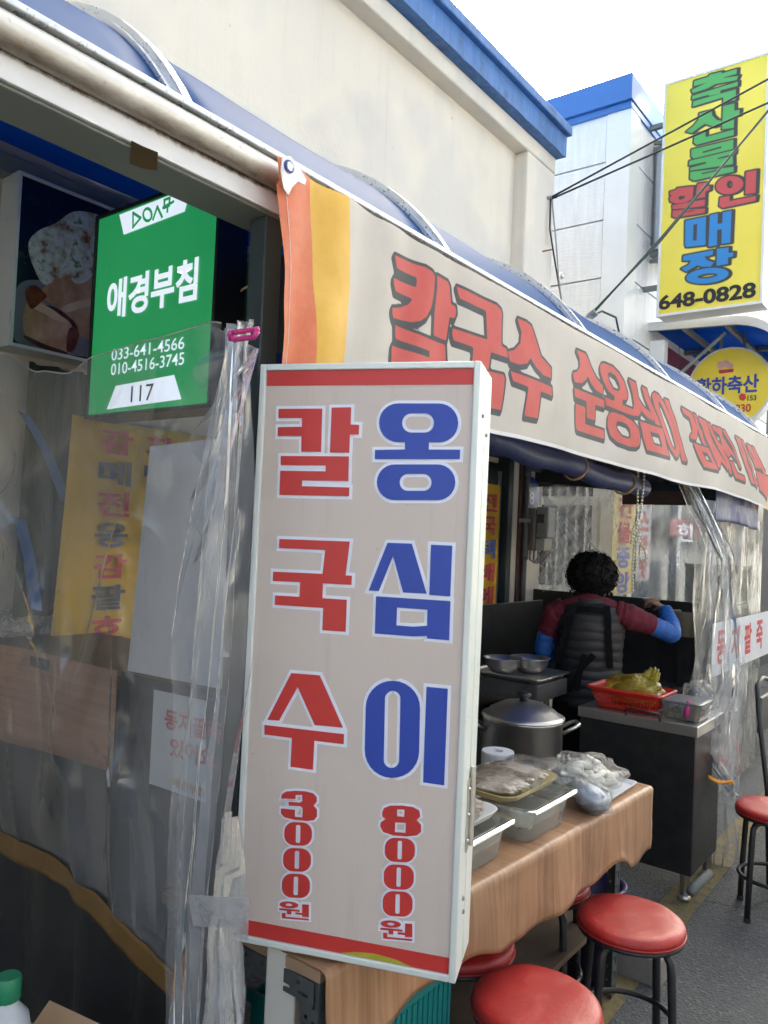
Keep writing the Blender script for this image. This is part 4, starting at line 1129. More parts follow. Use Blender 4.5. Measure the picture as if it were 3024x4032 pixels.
# pink clip
mb = MB(); cy = .93
mb.tube([(pc.x - .034, cy, pc.z + .004), (pc.x - .026, cy, pc.z - .005), (pc.x + .026, cy, pc.z - .006), (pc.x + .034, cy, pc.z + .003)], .005, 8)
mb2 = MB(); mb2.tube([(pc.x - .034, cy + .003, pc.z + .01), (pc.x - .025, cy, pc.z + .008), (pc.x + .028, cy, pc.z + .007), (pc.x + .034, cy + .003, pc.z + .008)], .0045, 8)
CL = thing('pink_bag_clip', (pc.x, cy, pc.z), 'long pink plastic bag clip pinching the gathered curtain near the green sign', 'clip')
m_pink = pm('pink_plastic', (.55, .04, .22), .35, var=.08)
mb.build('jaw', m_pink, CL, smooth=True); mb2.build('jaw', m_pink, CL, smooth=True)
MB().tube([(pc.x - .034, cy, pc.z - .004), (pc.x - .039, cy, pc.z + .004), (pc.x - .034, cy, pc.z + .012)], .0045, 8).build('hinge', m_pink, CL, smooth=True)

# ---- things seen through the curtain
# yellow menu cloth on the wall
mf = Frame((-2.5, 0, 0), (0, 1, 0))
mu = lambda pts: [mf.uv(*p) for p in crop(220, 1640, 640 / 1416)(pts)]
ya, yb = mu([(115, 260)])[0][0], mu([(1370, 190)])[0][0]
zt = mu([(600, 60)])[0][1]; zb = 1.165
T = thing('yellow_menu_cloth', (-2.5, ya, zb), 'yellow menu cloth with red and dark Korean letters hanging behind the side curtain', 'banner')
solid(MB().grid(lambda a, b: (-2.5 + .012 * math.sin(a * 7 + b * 2), ya + (yb - ya) * a - .03 * (1 - b) * (1 - a), zb + (zt - zb) * b), 20, 20).build('cloth', m_yellowcloth, T, smooth=True), .002)
rows = ['감자', '메밀', '전', '옹심', '감자', '팥죽', '호박']
dz = (zt - zb) / 7.15; cw = (yb - ya) * .215
for i, rw in enumerate(rows):
    for j, ch in enumerate(rw):
        mb = MB(); y0 = ya + (yb - ya) * (.17 + .30 * j); z1 = zt - .03 - i * dz
        text(mb, mf, ch, y0, y0 + cw, z1 - dz * .8, z1, .017, .03)
        mb.build('letter', m_redfade if i % 2 == 0 else m_greyink, T)
# foil insulation on the wall
def foil_mat():
    m, nt, N, L, b = nodes('crumpled_foil')
    b.inputs['Metallic'].default_value = .6; b.inputs['Roughness'].default_value = .25; b.inputs['Base Color'].default_value = (.8, .77, .7, 1)
    vo = N.new('ShaderNodeTexVoronoi'); vo.inputs['Scale'].default_value = 34; tc = N.new('ShaderNodeTexCoord')
    nz = noise_node(nt, 8, 4); ad = N.new('ShaderNodeMix'); ad.data_type = 'VECTOR'; ad.inputs[0].default_value = .3
    L.new(tc.outputs['Object'], ad.inputs[4]); L.new(nz.outputs[1], ad.inputs[5]); L.new(ad.outputs[1], vo.inputs['Vector'])
    bp = N.new('ShaderNodeBump'); bp.inputs['Strength'].default_value = 1; bp.inputs['Distance'].default_value = .03
    L.new(vo.outputs[0], bp.inputs['Height']); L.new(bp.outputs[0], b.inputs['Normal'])
    return m
m_foil = foil_mat()
def foil(name, fn, label, nu=60, nv=40):
    mb = MB()
    mb.grid(fn, nu, nv)
    return tag(mb.build(name, m_foil, smooth=False), label, 'insulation')
foil('foil_sheet', lambda a, b: (-2.575 + .02 * fbm(a * 14, b * 9, 3), 1.15 + 1.9 * a, .4 + .9 * b + .02 * fbm(a * 10, 3, 1)), 'crumpled silver foil insulation on the wall below the yellow menu cloth', 90, 50)
# dark cloth and blue straps on the wall
tag(MB().grid(lambda a, b: (-2.545 + .02 * math.sin(a * 18 + b), 1.325 + .26 * a, 1.27 + .85 * b), 24, 16).build('hanging_cloth', pm('olive_dark_cloth', (.03, .045, .035), .8, var=.4, scale=7), smooth=True), 'dark olive cloth hanging on the wall left of the yellow menu cloth', 'cloth')
T = thing('blue_strap', (-2.5, 1.4, 1.3), 'faded blue webbing strap slung across the dark olive cloth', 'strap')
m_strap = pm('blue_webbing', (.03, .1, .26), .7, var=.15)
for pts in (((95, 1630), (175, 1760), (265, 1985)), ((75, 2040), (115, 2200), (140, 2400))):
    P_ = [onX(x, y, -2.505) for x, y in pts]
    mb = MB(); mb.loft([[p + Vector((0, -.022, .008)), p + Vector((.004, -.022, .008)), p + Vector((.004, .022, -.008)), p + Vector((0, .022, -.008))] for p in P_]); mb.build('strap_length', m_strap, T)
# white board
WBY = 1.15
pts = [onY(506, 2640, WBY), onY(870, 2712, WBY), onY(905, 1722, WBY), onY(595, 1759, WBY)]
o = MB().poly([tuple(p) for p in pts]).build('white_board', pm('white_hardboard', (.6, .6, .62), .5, var=.05, scale=3)); solid(o, .006)
tag(o, 'plain white board leaning behind the side curtain', 'board')
# counter screen with wood pattern sheet and black cover
T = thing('stall_counter', (-1.9, 1.25, 0), 'chest high stall counter covered with black sheet and wood pattern oilcloth', 'counter')
def wood_mat(name, axis, c0, c1, c2, plank=9):
    m, nt, N, L, b = nodes(name)
    st = [1.5, 1.5, 1.5]; st[axis] = 55
    n1 = noise_node(nt, 1.0, 8, .65, stretch=tuple(st)); n1.inputs['Distortion'].default_value = .4
    c = ramp(nt, n1.outputs[0], [(.3, c0), (.5, c1), (.7, c2)]).outputs[0]
    tc = N.new('ShaderNodeTexCoord'); sp_ = N.new('ShaderNodeSeparateXYZ'); L.new(tc.outputs['Object'], sp_.inputs[0])
    k = N.new('ShaderNodeMath'); k.operation = 'MULTIPLY'; k.inputs[1].default_value = plank; L.new(sp_.outputs[axis], k.inputs[0])
    fl = N.new('ShaderNodeMath'); fl.operation = 'FLOOR'; L.new(k.outputs[0], fl.inputs[0])
    wn_ = N.new('ShaderNodeTexWhiteNoise'); wn_.noise_dimensions = '1D'; L.new(fl.outputs[0], wn_.inputs['W'])
    mr = N.new('ShaderNodeMapRange'); mr.inputs[3].default_value = .8; mr.inputs[4].default_value = 1.12; L.new(wn_.outputs[0], mr.inputs[0])
    vm = N.new('ShaderNodeVectorMath'); vm.operation = 'SCALE'; L.new(c, vm.inputs[0]); L.new(mr.outputs[0], vm.inputs['Scale'])
    L.new(vm.outputs[0], b.inputs['Base Color']); b.inputs['Roughness'].default_value = .38
    n2 = noise_node(nt, 9, 3); bp = N.new('ShaderNodeBump'); bp.inputs['Strength'].default_value = .15; bp.inputs['Distance'].default_value = .02
    L.new(n2.outputs[0], bp.inputs['Height']); L.new(bp.outputs[0], b.inputs['Normal'])
    return m
m_oil = wood_mat('wood_print_oilcloth', 1, (.25, .125, .06), (.35, .19, .1), (.43, .255, .145), 11)
m_oil2 = wood_mat('reddish_wood_print', 2, (.25, .115, .06), (.34, .165, .09), (.42, .22, .12), 6)
bev(MB().box(-2.55, -1.29, 1.2, 1.62, 1.17, 1.205).build('top', m_black, T), .004)
MB().box(-2.55, -1.29, 1.215, 1.235, .02, 1.169).build('front', m_blackcloth, T)
for x in (-2.5, -1.35):
    for y in (1.27, 1.57): MB().box(x - .02, x + .02, y - .02, y + .02, 0, 1.169).build('leg', m_black, T)
solid(MB().grid(lambda a, b: (-2.56 + .81 * a, 1.196 - .006 * math.sin(a * 9), 1.215 - .27 * b - .012 * math.sin(a * 5) * b + .006 * a), 24, 8).build('oilcloth', m_oil2, T, smooth=True), .002)
solid(MB().grid(lambda a, b: (-1.735 + .46 * a, 1.198 - .008 * math.sin(a * 6 + b * 3), 1.222 - .6 * b), 16, 12).build('black_cover', m_blackcloth, T, smooth=True), .002)
# notice on the counter
nf = Frame((0, 1.183, 0), (1, 0, 0))
n7 = tp
na = [nf.uv(*p) for p in n7([(805, 20), (1075, 78), (1075, 612), (780, 510)])]
T = thing('paper_notice', (na[3][0], 1.183, na[3][1]), 'white paper notice with red Korean words taped to the black counter cover', 'notice')
o = MB(); flat(o, nf, na, c=0); solid(o.build('sheet', m_paper, T), .001)
nt_ = lambda x, y: nf.uv(*n7([(x, y)])[0])
for s_, x0, y0, x1, y1, mm in (('동지팥죽', 868, 115, 1165, 222, m_redfade), ('있어요', 895, 265, 1130, 365, m_redfade), ('애경부침', 905, 475, 1075, 525, pm('orange_print', (.5, .2, .03), .6))):
    mb = MB(); a0, b1 = nt_(x0, y0); a1 = nt_(x1, y1)[0]; b0 = nt_(x0, y1)[1]
    mb2 = MB(); text(mb, nf, s_, a0, a1, b0, b1, .0025, .03); mb.build('lettering', mm, T)

# ---- bottle and cartons in front of the skirt
def bottle(c):
    T = thing('detergent_bottle', c, 'white plastic bottle with a green screw cap by the ochre hem', 'bottle')
    x, y, z = c
    o = MB().lathe([(.0, 0), (.036, 0), (.042, .006), (.042, .1), (.038, .125), (.024, .142), (.019, .148), (.019, .155)], c, 24).build('body', pm('milky_bottle', (.6, .63, .66), .35, var=.05, trans=.2), T, smooth=True)
    mb = MB(); n = 32
    mb.loft([[(x + (r_ + (.0007 if k % 2 else 0)) * math.cos(2 * math.pi * k / n), y + (r_ + (.0007 if k % 2 else 0)) * math.sin(2 * math.pi * k / n), z + h) for k in range(n)] for r_, h in ((.0215, .156), (.0225, .158), (.0225, .192), (.0195, .197))])
    autosmooth(mb.build('cap', pm('green_cap', (.01, .19, .09), .4, var=.08), T), 50)
bc = at(30, 3900, 1.40)
bottle((bc.x, bc.y, .585))
m_card = pm('cardboard', (.36, .24, .14), .8, var=.12, scale=9, bump=.15, bscale=30)
T = thing('cardboard_carton', (-1.5, .62, 0), 'brown cardboard carton with raised flap standing below the ochre hem', 'carton')
MB().box(bc.x - .14, bc.x + .09, bc.y - .22, bc.y + .13, 0, .583).build('body', m_card, T)
p = at(250, 3985, 1.46)
mb = MB(); mb.add([(p.x - .1, p.y - .12, .5), (p.x + .09, p.y - .1, .5), (p.x + .09, p.y + .06, .655), (p.x - .08, p.y + .02, .665)], [(0, 1, 2, 3)]); solid(mb.build('flap', m_card, T), .004)
T = thing('plastic_tub', (p.x + .1, p.y, .5), 'small white plastic tub beside the cardboard carton flap', 'tub')
MB().lathe([(.0, 0), (.05, 0), (.06, .1), (.064, .1), (.064, .108), (.0, .11)], (p.x + .1, p.y + .0, .51), 20).build('tub', m_white, T, smooth=True)
MB().box(p.x + .02, p.x + .2, p.y - .12, p.y + .08, 0, .508).build('crate', m_card, T)
# ================================================================== serving table with wood-print oilcloth
TX, TY0, TY1, TZ = -1.0, 1.17, 2.81, .75
def tx(y): return .045 * (y - 1.17)
T = thing('serving_table', (-1.2, 1.9, 0), 'slotted angle iron table covered with light wood pattern oilcloth', 'table')
hang = [(1.17, .59), (1.37, .588), (1.62, .592), (1.95, .55), (2.15, .556), (2.4, .562), (2.5, .578), (2.65, .53), (2.81, .532)]
def cloth_pt(a, b):
    y = TY0 + (TY1 + .012 - TY0) * a
    zb = interp(hang, y) + .006 * math.sin(y * 23)
    L1, L2 = .5, TZ - zb
    s = b * (L1 + .03 + L2)
    if s < L1: return (TX - L1 + s + tx(y), y, TZ + .002 + .0015 * fbm(s * 9, y * 6, 2))
    s -= L1
    if s < .03:
        t = s / .03 * math.pi / 2; return (TX + tx(y) + .012 * math.sin(t), y, TZ + .002 - .012 * (1 - math.cos(t)))
    k = (s - .03) / L2
    return (TX + tx(y) + .012 + k * (.008 + .009 * math.sin(y * 15 + .8) + .004 * math.sin(y * 33) + .01 * fbm(y * 4, k, 3)), y + .006 * k * math.sin(y * 13), TZ - .01 - k * (L2 - .01))
solid(MB().grid(cloth_pt, 150, 48).build('oilcloth', m_oil, T, smooth=True), .0016, -1)
# end drape at the far corner
solid(MB().grid(lambda a, b: (TX + .083 - .12 * a, TY1 + .013 + .012 * math.sin(a * 20) * b, TZ - .004 - b * (.2 - .03 * a)), 12, 8).build('oilcloth_end', m_oil, T, smooth=True), .0016)
bev(MB().box(TX - .5, TX - .006, TY0 + .004, TY1 - .004, TZ - .028, TZ - .003).build('board', pm('plywood', (.3, .2, .12), .7), T), .002)
m_angle = pm('slotted_angle_steel', (.09, .1, .1), .45, .3, var=.2, scale=10)
def slotted(p0, p1, nrm, wdir, w, name='angle_bar', t=.002):
    """flat steel strip with punched slots between p0 and p1"""
    p0, p1 = Vector(p0), Vector(p1); d = (p1 - p0); L = d.length; d.normalize()
    fr = Frame(p0, wdir, d)
    n = int(L / .05); holes = []
    for i in range(n):
        z = .012 + i * .05
        if z + .03 > L: break
        for cx, hw, hh in ((w * .3, .0035, .014), (w * .72, .0045, .0055)):
            zz = z + (.015 if hw < .004 else .03)
            holes.append(rr(cx - hw, zz - hh, cx + hw, zz + hh, hw, 3))
    mb = MB(); flat(mb, fr, [(0, 0), (w, 0), (w, L), (0, L)], holes)
    o = mb.build(name, m_angle, T); solid(o, t); return o
for (x, y, sx, sy) in ((TX - .012, TY0 + .012, -1, 1), (TX - .49, TY0 + .012, 1, 1), (TX - .012, TY1 - .012, -1, -1), (TX - .49, TY1 - .012, 1, -1)):
    slotted((x, y, 0), (x, y, TZ - .03), None, (sx, 0, 0), .045, 'leg')
    slotted((x, y + .002 * sy, 0), (x, y + .002 * sy, TZ - .03), None, (0, sy, 0), .045, 'leg_flange')
slotted((TX - .02, TY0 + .004, TZ - .075), (TX - .48, TY0 + .004, TZ - .075), None, (0, 0, 1), .045, 'end_rail')
slotted((TX - .02, TY0 + .004, .3), (TX - .48, TY0 + .004, .3), None, (0, 0, 1), .045, 'end_rail')
MB().box(TX - .48, TX - .02, TY0 + .02, TY1 - .02, .28, .3).build('shelf', pm('old_shelf_board', (.16, .11, .075), .8, var=.3, scale=6), T)
# under the table
def crate(c, sx, sy, h, m, name, label, cat, group=None):
    T = thing(name, c, label, cat, group); x, y, z = c
    mb = MB()
    for d in ((x, x + sx, y, y + .006), (x, x + sx, y + sy - .006, y + sy), (x, x + .006, y + .006, y + sy - .006), (x + sx - .006, x + sx, y + .006, y + sy - .006)):
        mb2 = MB(); mb2.box(d[0], d[1], d[2], d[3], z, z + h); bev(mb2.build('side', m, T), .002)
    MB().box(x + .006, x + sx - .006, y + .006, y + sy - .006, z, z + .008).build('base', m, T)
    MB().box(x - .008, x + sx + .008, y - .008, y, z + h - .025, z + h + .004).build('rim', m, T)
    MB().box(x + sx, x + sx + .008, y, y + sy, z + h - .025, z + h + .004).build('rim', m, T)
    n = int(sx / .03)
    for zz in (z + h * .3, z + h * .62):
        for i in range(n): pass
    mb = MB()
    for i in range(int(sy / .022)): mb.box(x + sx, x + sx + .004, y + .006 + i * .022, y + .016 + i * .022, z + .02, z + h - .035)
    mb.build('ribs', m, T)
    return T
m_teal = pm('teal_plastic', (.01, .2, .2), .4, var=.1)
crate((-1.32, 1.3, .3), .28, .42, .24, m_teal, 'teal_basket', 'teal plastic basket on the shelf under the oilcloth table', 'basket')
tag(bev(MB().box(-1.1, -.985, 1.16, 1.64, .305, .33).build('wooden_plank', pm('raw_plank', (.22, .13, .08), .7, var=.3, scale=4, stretch=(20, 1, 20))), .003), 'loose brown wooden plank lying on the shelf under the table', 'plank')
pb = (-1.13, 2.85)
T = thing('purple_bin', (*pb, 0), 'round dark purple plastic bin on the ground behind the stools', 'bin')
MB().lathe([(.0, .003), (.085, .0), (.11, .33), (.117, .335), (.117, .345), (.106, .345), (.08, .01), (.0, .01)], (*pb, 0), 28).build('bucket', pm('purple_plastic', (.03, .02, .07), .4, var=.2), T, smooth=True)
MB().tube([(pb[0] + .117 * math.cos(a), pb[1] + .117 * math.sin(a), .344) for a in [2 * math.pi * k / 28 for k in range(29)]], .005, 6).build('rim', pm('pale_purple_rim', (.12, .09, .2), .4), T, smooth=True)
tag(bev(MB().box(-1.09, -.9, 2.93, 3.03, 0, .1).build('concrete_block', pm('concrete', (.24, .22, .2), .9, var=.2, bump=.4)), .006), 'small grey concrete block on the asphalt behind the red stools', 'block')

# ================================================================== red stools
def vinyl_seat_mat():
    m, nt, N, L, b = nodes('red_vinyl_seat')
    tc = N.new('ShaderNodeTexCoord'); oi = N.new('ShaderNodeObjectInfo'); ml = N.new('ShaderNodeVectorMath'); ml.operation = 'ADD'
    sc = N.new('ShaderNodeMath'); sc.operation = 'MULTIPLY'; sc.inputs[1].default_value = 37; L.new(oi.outputs['Random'], sc.inputs[0])
    L.new(tc.outputs['Object'], ml.inputs[0]); L.new(sc.outputs[0], ml.inputs[1])
    def nn(scale, det, ro, stretch=None):
        n = N.new('ShaderNodeTexNoise'); n.inputs['Scale'].default_value = scale; n.inputs['Detail'].default_value = det; n.inputs['Roughness'].default_value = ro
        if stretch:
            mp = N.new('ShaderNodeMapping'); mp.inputs['Scale'].default_value = stretch; mp.inputs['Rotation'].default_value = (0, 0, .7); L.new(ml.outputs[0], mp.inputs[0]); L.new(mp.outputs[0], n.inputs['Vector'])
        else: L.new(ml.outputs[0], n.inputs['Vector'])
        return n
    c = ramp(nt, nn(7, 5, .6).outputs[0], [(.3, (.31, .016, .014)), (.7, (.41, .024, .02))]).outputs[0]
    f = ramp(nt, nn(9, 9, .8, (1, 7, 1)).outputs[0], [(.66, (0, 0, 0)), (.75, (.3, .3, .3))]).outputs[0]
    c = mixc(nt, f, c, (.55, .2, .17, 1))
    f = ramp(nt, nn(16, 8, .75).outputs[0], [(.62, (0, 0, 0)), (.8, (.6, .6, .6))]).outputs[0]
    c = mixc(nt, f, c, (.2, .03, .025, 1))
    L.new(c, b.inputs['Base Color'])
    mr = N.new('ShaderNodeMapRange'); mr.inputs[3].default_value = .3; mr.inputs[4].default_value = .5; L.new(nn(11, 7, .7).outputs[0], mr.inputs[0]); L.new(mr.outputs[0], b.inputs['Roughness'])
    bp = N.new('ShaderNodeBump'); bp.inputs['Strength'].default_value = .25; bp.inputs['Distance'].default_value = .004
    L.new(nn(190, 4, .6).outputs[0], bp.inputs['Height'])
    b2 = N.new('ShaderNodeBump'); b2.inputs['Strength'].default_value = .3; b2.inputs['Distance'].default_value = .01; L.new(nn(14, 5, .6).outputs[0], b2.inputs['Height']); L.new(bp.outputs[0], b2.inputs['Normal'])
    L.new(b2.outputs[0], b.inputs['Normal'])
    return m
m_redvinyl = vinyl_seat_mat()
def stool():
    T = thing('red_stool', (0, 0, 0), '', 'stool', 'red stools at the oilcloth table')
    h = .47; R_ = .16
    n_ = 44; rg_ = []
    for r_, z_ in ((.05, h - .03), (.15, h - .03), (.157, h - .026), (.16, h - .016), (.157, h - .005), (.147, h + .003), (.125, h + .007), (.09, h + .0085), (.05, h + .009), (.002, h + .0095)):
        rg_.append([(r_ * math.cos(2 * math.pi * k / n_), r_ * math.sin(2 * math.pi * k / n_), z_ + (.0035 * fbm(r_ * 12 * math.cos(2 * math.pi * k / n_), r_ * 12 * math.sin(2 * math.pi * k / n_), 1.7) if r_ < .15 and z_ > h - .02 else 0)) for k in range(n_)])
    st_ = MB().loft(rg_).build('seat', m_redvinyl, T, smooth=True)
    MB().tube([(.1585 * math.cos(2 * math.pi * k / 40), .1585 * math.sin(2 * math.pi * k / 40), h - .0255) for k in range(41)], .0035, 6).build('piping', m_redvinyl, st_, smooth=True)
    0 and MB().lathe([(.0, h - .03), (.15, h - .03), (.157, h - .026), (.16, h - .016), (.157, h - .005), (.147, h + .003), (.125, h + .007), (.06, h + .009), (.0, h + .0095)], (0, 0, 0), 40).build('seat', m_redvinyl, T, smooth=True)
    MB().lathe([(.0, h - .046), (.146, h - .046), (.157, h - .042), (.158, h - .032), (.15, h - .0305), (.0, h - .0305)], (0, 0, 0), 36).build('seat_rim', m_black, T, smooth=True)
    for k in range(4):
        a = R(45 + 90 * k); c, s = math.cos(a), math.sin(a)
        path = [(.04 * c, .04 * s, h - .058), (.1 * c, .1 * s, h - .057), ((.125) * c, .125 * s, h - .062), (.138 * c, .138 * s, h - .08), (.142 * c, .142 * s, h - .11), (.152 * c, .152 * s, .2), (.16 * c, .16 * s, .012)]
        lg = MB().tube(path, .0125, 10).build('leg', m_black, T, smooth=True)
        MB().tube([(.1598 * c, .1598 * s, .02), (.1602 * c, .1602 * s, 0)], .015, 10).build('foot', m_rubber, lg)
    n = 36
    MB().tube([(.138 * math.cos(2 * math.pi * k / n), .138 * math.sin(2 * math.pi * k / n), .17) for k in range(n + 1)], .009, 8).build('foot_ring', m_black, T, smooth=True)
    return T
st0 = stool()
for i, (x, y, rz, lb) in enumerate(((-.858, 1.825, 8, 'scuffed red round stool with black legs, closest to the price sign'), (-.834, 2.411, 30, 'red round stool with black legs drawn up to the oilcloth corner, by the purple bin'),
                                    (-1.165, 2.48, 12, 'red stool pushed deep under the table beside the purple bin'), (-1.165, 1.955, 40, 'red stool pushed deep under the table behind the scuffed stool'),
                                    (-.714, 3.86, 20, 'red round stool standing in front of the hanging plastic, next to the black chair'))):
    o = st0 if i == 0 else copy_tree(st0)
    o.location = (x, y, 0); o.rotation_euler = (0, 0, R(rz)); o['label'] = lb
# black steel chair at the edge of the street
T = thing('black_steel_chair', (-.62, 4.38, 0), 'black tubular steel chair with red seat beside the hanging plastic', 'chair')
cx, cy = -.62, 4.38
def cp(x, y, z): return (cx - y, cy + x, z)
MB().tube([cp(-.19, .17, 0), cp(-.19, .19, .45), cp(-.18, .24, .8), cp(-.14, .26, .93), cp(0, .265, .955), cp(.14, .26, .93), cp(.18, .24, .8), cp(.19, .19, .45), cp(.19, .17, 0)], .012, 8).build('back_frame', m_black, T, smooth=True)
for x in (-.18, .18): MB().tube([cp(x, -.19, 0), cp(x, -.18, .43), cp(x, .17, .43)], .012, 8).build('leg', m_black, T, smooth=True)
bev(MB().box(cx - .18, cx + .2, cy - .2, cy + .2, .443, .48).build('seat', m_redvinyl, T), .015, 3)
bev(MB().box(cx - .255, cx - .235, cy - .15, cy + .15, .7, .88).build('backrest', m_black, T), .01, 3)

# ================================================================== food on the table
m_clear = film('clear_food_pan', tint=(.93, .94, .92), haze=.3, gloss=.7, bump=.05, rough=.12, hazecol=(.78, .8, .75), hvar=.2)
m_bag = film('clear_plastic_bag', tint=(.98, .98, .98), haze=.07, gloss=.55, bump=1.0, bscale=30, rough=.1, hazecol=(.9, .9, .9))
m_fish = pm('fish_skin', (.27, .19, .13), .35, var=.5, scale=30, dirt=(.68, .6, .5), dscale=12, dlo=.45, dhi=.62, coat=.4)
def pan(x0, x1, y0, y1, z, h, label):
    T = thing('food_pan', (x0, y0, z), label, 'food pan', 'food pans on the oilcloth table')
    def ring(x0, x1, y0, y1, z, r=.03):
        return [(x, y, z) for x, y in rr(x0, y0, x1, y1, r, 4)]
    i = .02
    mb = MB(); mb.loft([ring(x0 + i, x1 - i, y0 + i, y1 - i, z + .002), ring(x0 + i * .6, x1 - i * .6, y0 + i * .6, y1 - i * .6, z + h * .5), ring(x0 + .006, x1 - .006, y0 + .006, y1 - .006, z + h)], cap=False)
    mb.f.append(tuple(range(len(mb.v) // 3))); autosmooth(mb.build('pan', m_clear, T), 45)
    mb = MB(); mb.loft([ring(x0 + .006, x1 - .006, y0 + .006, y1 - .006, z + h), ring(x0 - .012, x1 + .012, y0 - .012, y1 + .012, z + h + .002), ring(x0 - .014, x1 + .014, y0 - .014, y1 + .014, z + h - .006)], cap=False)
    mb.build('rim', m_clear, T, smooth=True)
    mb = MB(); mb.loft([ring(x0 + .014, x1 - .014, y0 + .014, y1 - .014, z + h * .47), ring(x0 + .016, x1 - .016, y0 + .016, y1 - .016, z + h * .5)]); mb.build('step', m_clear, T)
    return T
def lump(mb, c, rx, ry, rz, rotz=0, tilt=0, amp=.12, fr_=3, seed=0, n=18, m=12):
    rot = Matrix.Rotation(rotz, 3, 'Z') @ Matrix.Rotation(tilt, 3, 'Y')
    mb.ell(c, rx, ry, rz, n, m, fn=lambda p: 1 + amp * noise.noise(p * fr_ + Vector((seed, seed * .7, 0))), rot=rot); return mb
pan(-1.29, -.995, 1.58, 1.925, TZ + .004, .096, 'clear plastic food pan of wrapped fish nearest the price sign')
pan(-1.29, -.975, 2.0, 2.285, TZ + .004, .098, 'clear plastic food pan with fish platter on top beside the bagged rice cakes')
def wrapped_fish(c, n, ux, label, tray):
    T = thing('wrapped_fish', c, label, 'food', 'wrapped fish on the food pans'); x, y, z = c
    mb = MB(); mb.loft([[(x + px_, y + py_, z + zz) for px_, py_ in rr(-.115 + k, -.165 + k, .115 - k, .165 - k, .05, 5)] for k, zz in ((.03, 0), (.012, .004), (0, .022), (.004, .022), (.018, .008), (.03, .006))])
    autosmooth(mb.build('tray', tray, T), 40)
    for i in range(n):
        mb = MB(); lump(mb, (x - .005 + random.uniform(-.012, .012), y - .115 + .23 * i / max(1, n - 1), z + .024 + .003 * (i % 2)), .092, .034, .014, rotz=R(random.uniform(-9, 9)), amp=.3, seed=i * 3.1)
        mb.build('fish', m_fish, T, smooth=True)
    mb = MB(); lump(mb, (x, y, z + .024), .114, .166, .026, amp=.2, fr_=2.4, seed=9, n=40, m=24)
    mb.build('plastic_wrap', m_bag, T, smooth=True)
wrapped_fish((-1.13, 1.75, TZ + .106), 8, 0, 'plastic wrapped fish on the food pan nearest the price sign', pm('white_foam_tray', (.7, .7, .68), .5))
wrapped_fish((-1.14, 2.14, TZ + .108), 9, 0, 'plastic wrapped brown fish on a yellowish tray over the farther food pan', pm('yellowish_tray', (.5, .42, .2), .4))
# bag of dark laver and silver blue bag
T = thing('dark_food_bag', (-1.2, 2.4, TZ), 'clear plastic bag of dark grey food beside the rice cakes', 'bag')
for i in range(5):
    mb = MB(); lump(mb, (-1.2 + .05 * math.cos(i * 2.1), 2.45 + .06 * math.sin(i * 1.7), TZ + .04 + .007 * i), .065, .05, .028, rotz=i, amp=.35, fr_=2, seed=i); mb.build('dark_food', pm('dark_grey_food', (.05, .055, .06), .5, var=.4, scale=30), T, smooth=True)
mb = MB(); lump(mb, (-1.2, 2.45, TZ + .05), .14, .15, .055, amp=.4, fr_=2.6, seed=4, n=44, m=28); mb.build('plastic_bag', m_bag, T, smooth=True)
T = thing('silver_fish_bag', (-1.02, 2.38, TZ), 'small bag of silvery blue fish hanging over the table edge', 'bag')
mb = MB(); lump(mb, (-.985, 2.43, TZ + .045), .06, .075, .035, rotz=.5, tilt=.35, amp=.3, seed=6); mb.build('fish', pm('silvery_fish', (.35, .4, .47), .3, .3, var=.4, scale=40), T, smooth=True)
mb = MB(); lump(mb, (-.985, 2.43, TZ + .047), .072, .088, .045, rotz=.5, tilt=.35, amp=.4, fr_=3, seed=7, n=32, m=20); mb.build('plastic_bag', m_bag, T, smooth=True)
# rice cakes
T = thing('rice_cake_bag', (-1.1, 2.6, TZ), 'clear bag heaped with white rice cakes on a white tray at the table corner', 'food')
mb = MB(); mb.loft([[(-1.085 + a, 2.63 + b, TZ + z) for a, b in rr(-.13 + k, -.145 + k, .135 - k, .15 - k, .02, 4)] for k, z in ((.012, .004), (0, .02), (.004, .02), (.014, .008))]); mb.build('tray', m_white, T)
m_rice = pm('rice_cake', (.88, .85, .75), .45, var=.06, scale=20)
proto = None
rnd = random.Random(3)
for i in range(70):
    a = rnd.uniform(0, 6.28); r_ = math.sqrt(rnd.random()); x = -1.09 + .1 * r_ * math.cos(a); y = 2.63 + .12 * r_ * math.sin(a)
    z = TZ + .028 + (.07 * (1 - r_ ** 2)) * rnd.uniform(.35, 1)
    if proto is None:
        mb = MB(); mb.loft([[(-.028 + .056 * t, rr_ * math.cos(2 * math.pi * k / 10), rr_ * math.sin(2 * math.pi * k / 10)) for k in range(10)] for t, rr_ in ((0, .006), (.08, .011), (.5, .013), (.92, .011), (1, .006))])
        off = T.location.copy(); mb.v = [v + off for v in mb.v]
        o = proto = mb.build('rice_cake', m_rice, T, smooth=True)
    else:
        o = proto.copy(); scn.collection.objects.link(o)
    o.location = Vector((x, y, z)) - T.location; o.rotation_euler = (rnd.uniform(-.4, .4), rnd.uniform(-.5, .5), rnd.uniform(0, 6.28))
mb = MB(); lump(mb, (-1.09, 2.63, TZ + .05), .128, .15, .062, amp=.3, fr_=2.6, seed=14, n=44, m=28); mb.build('plastic_bag', m_bag, T, smooth=True)
# paper roll
T = thing('paper_roll', (-1.36, 2.5, TZ), 'white paper roll standing at the back of the oilcloth table', 'paper roll')
MB().lathe([(.02, .003), (.056, .003), (.058, .006), (.058, .094), (.056, .098), (.02, .098), (.02, .003)], (-1.36, 2.5, TZ), 28, cap=False).build('roll', m_paper, T, smooth=False)
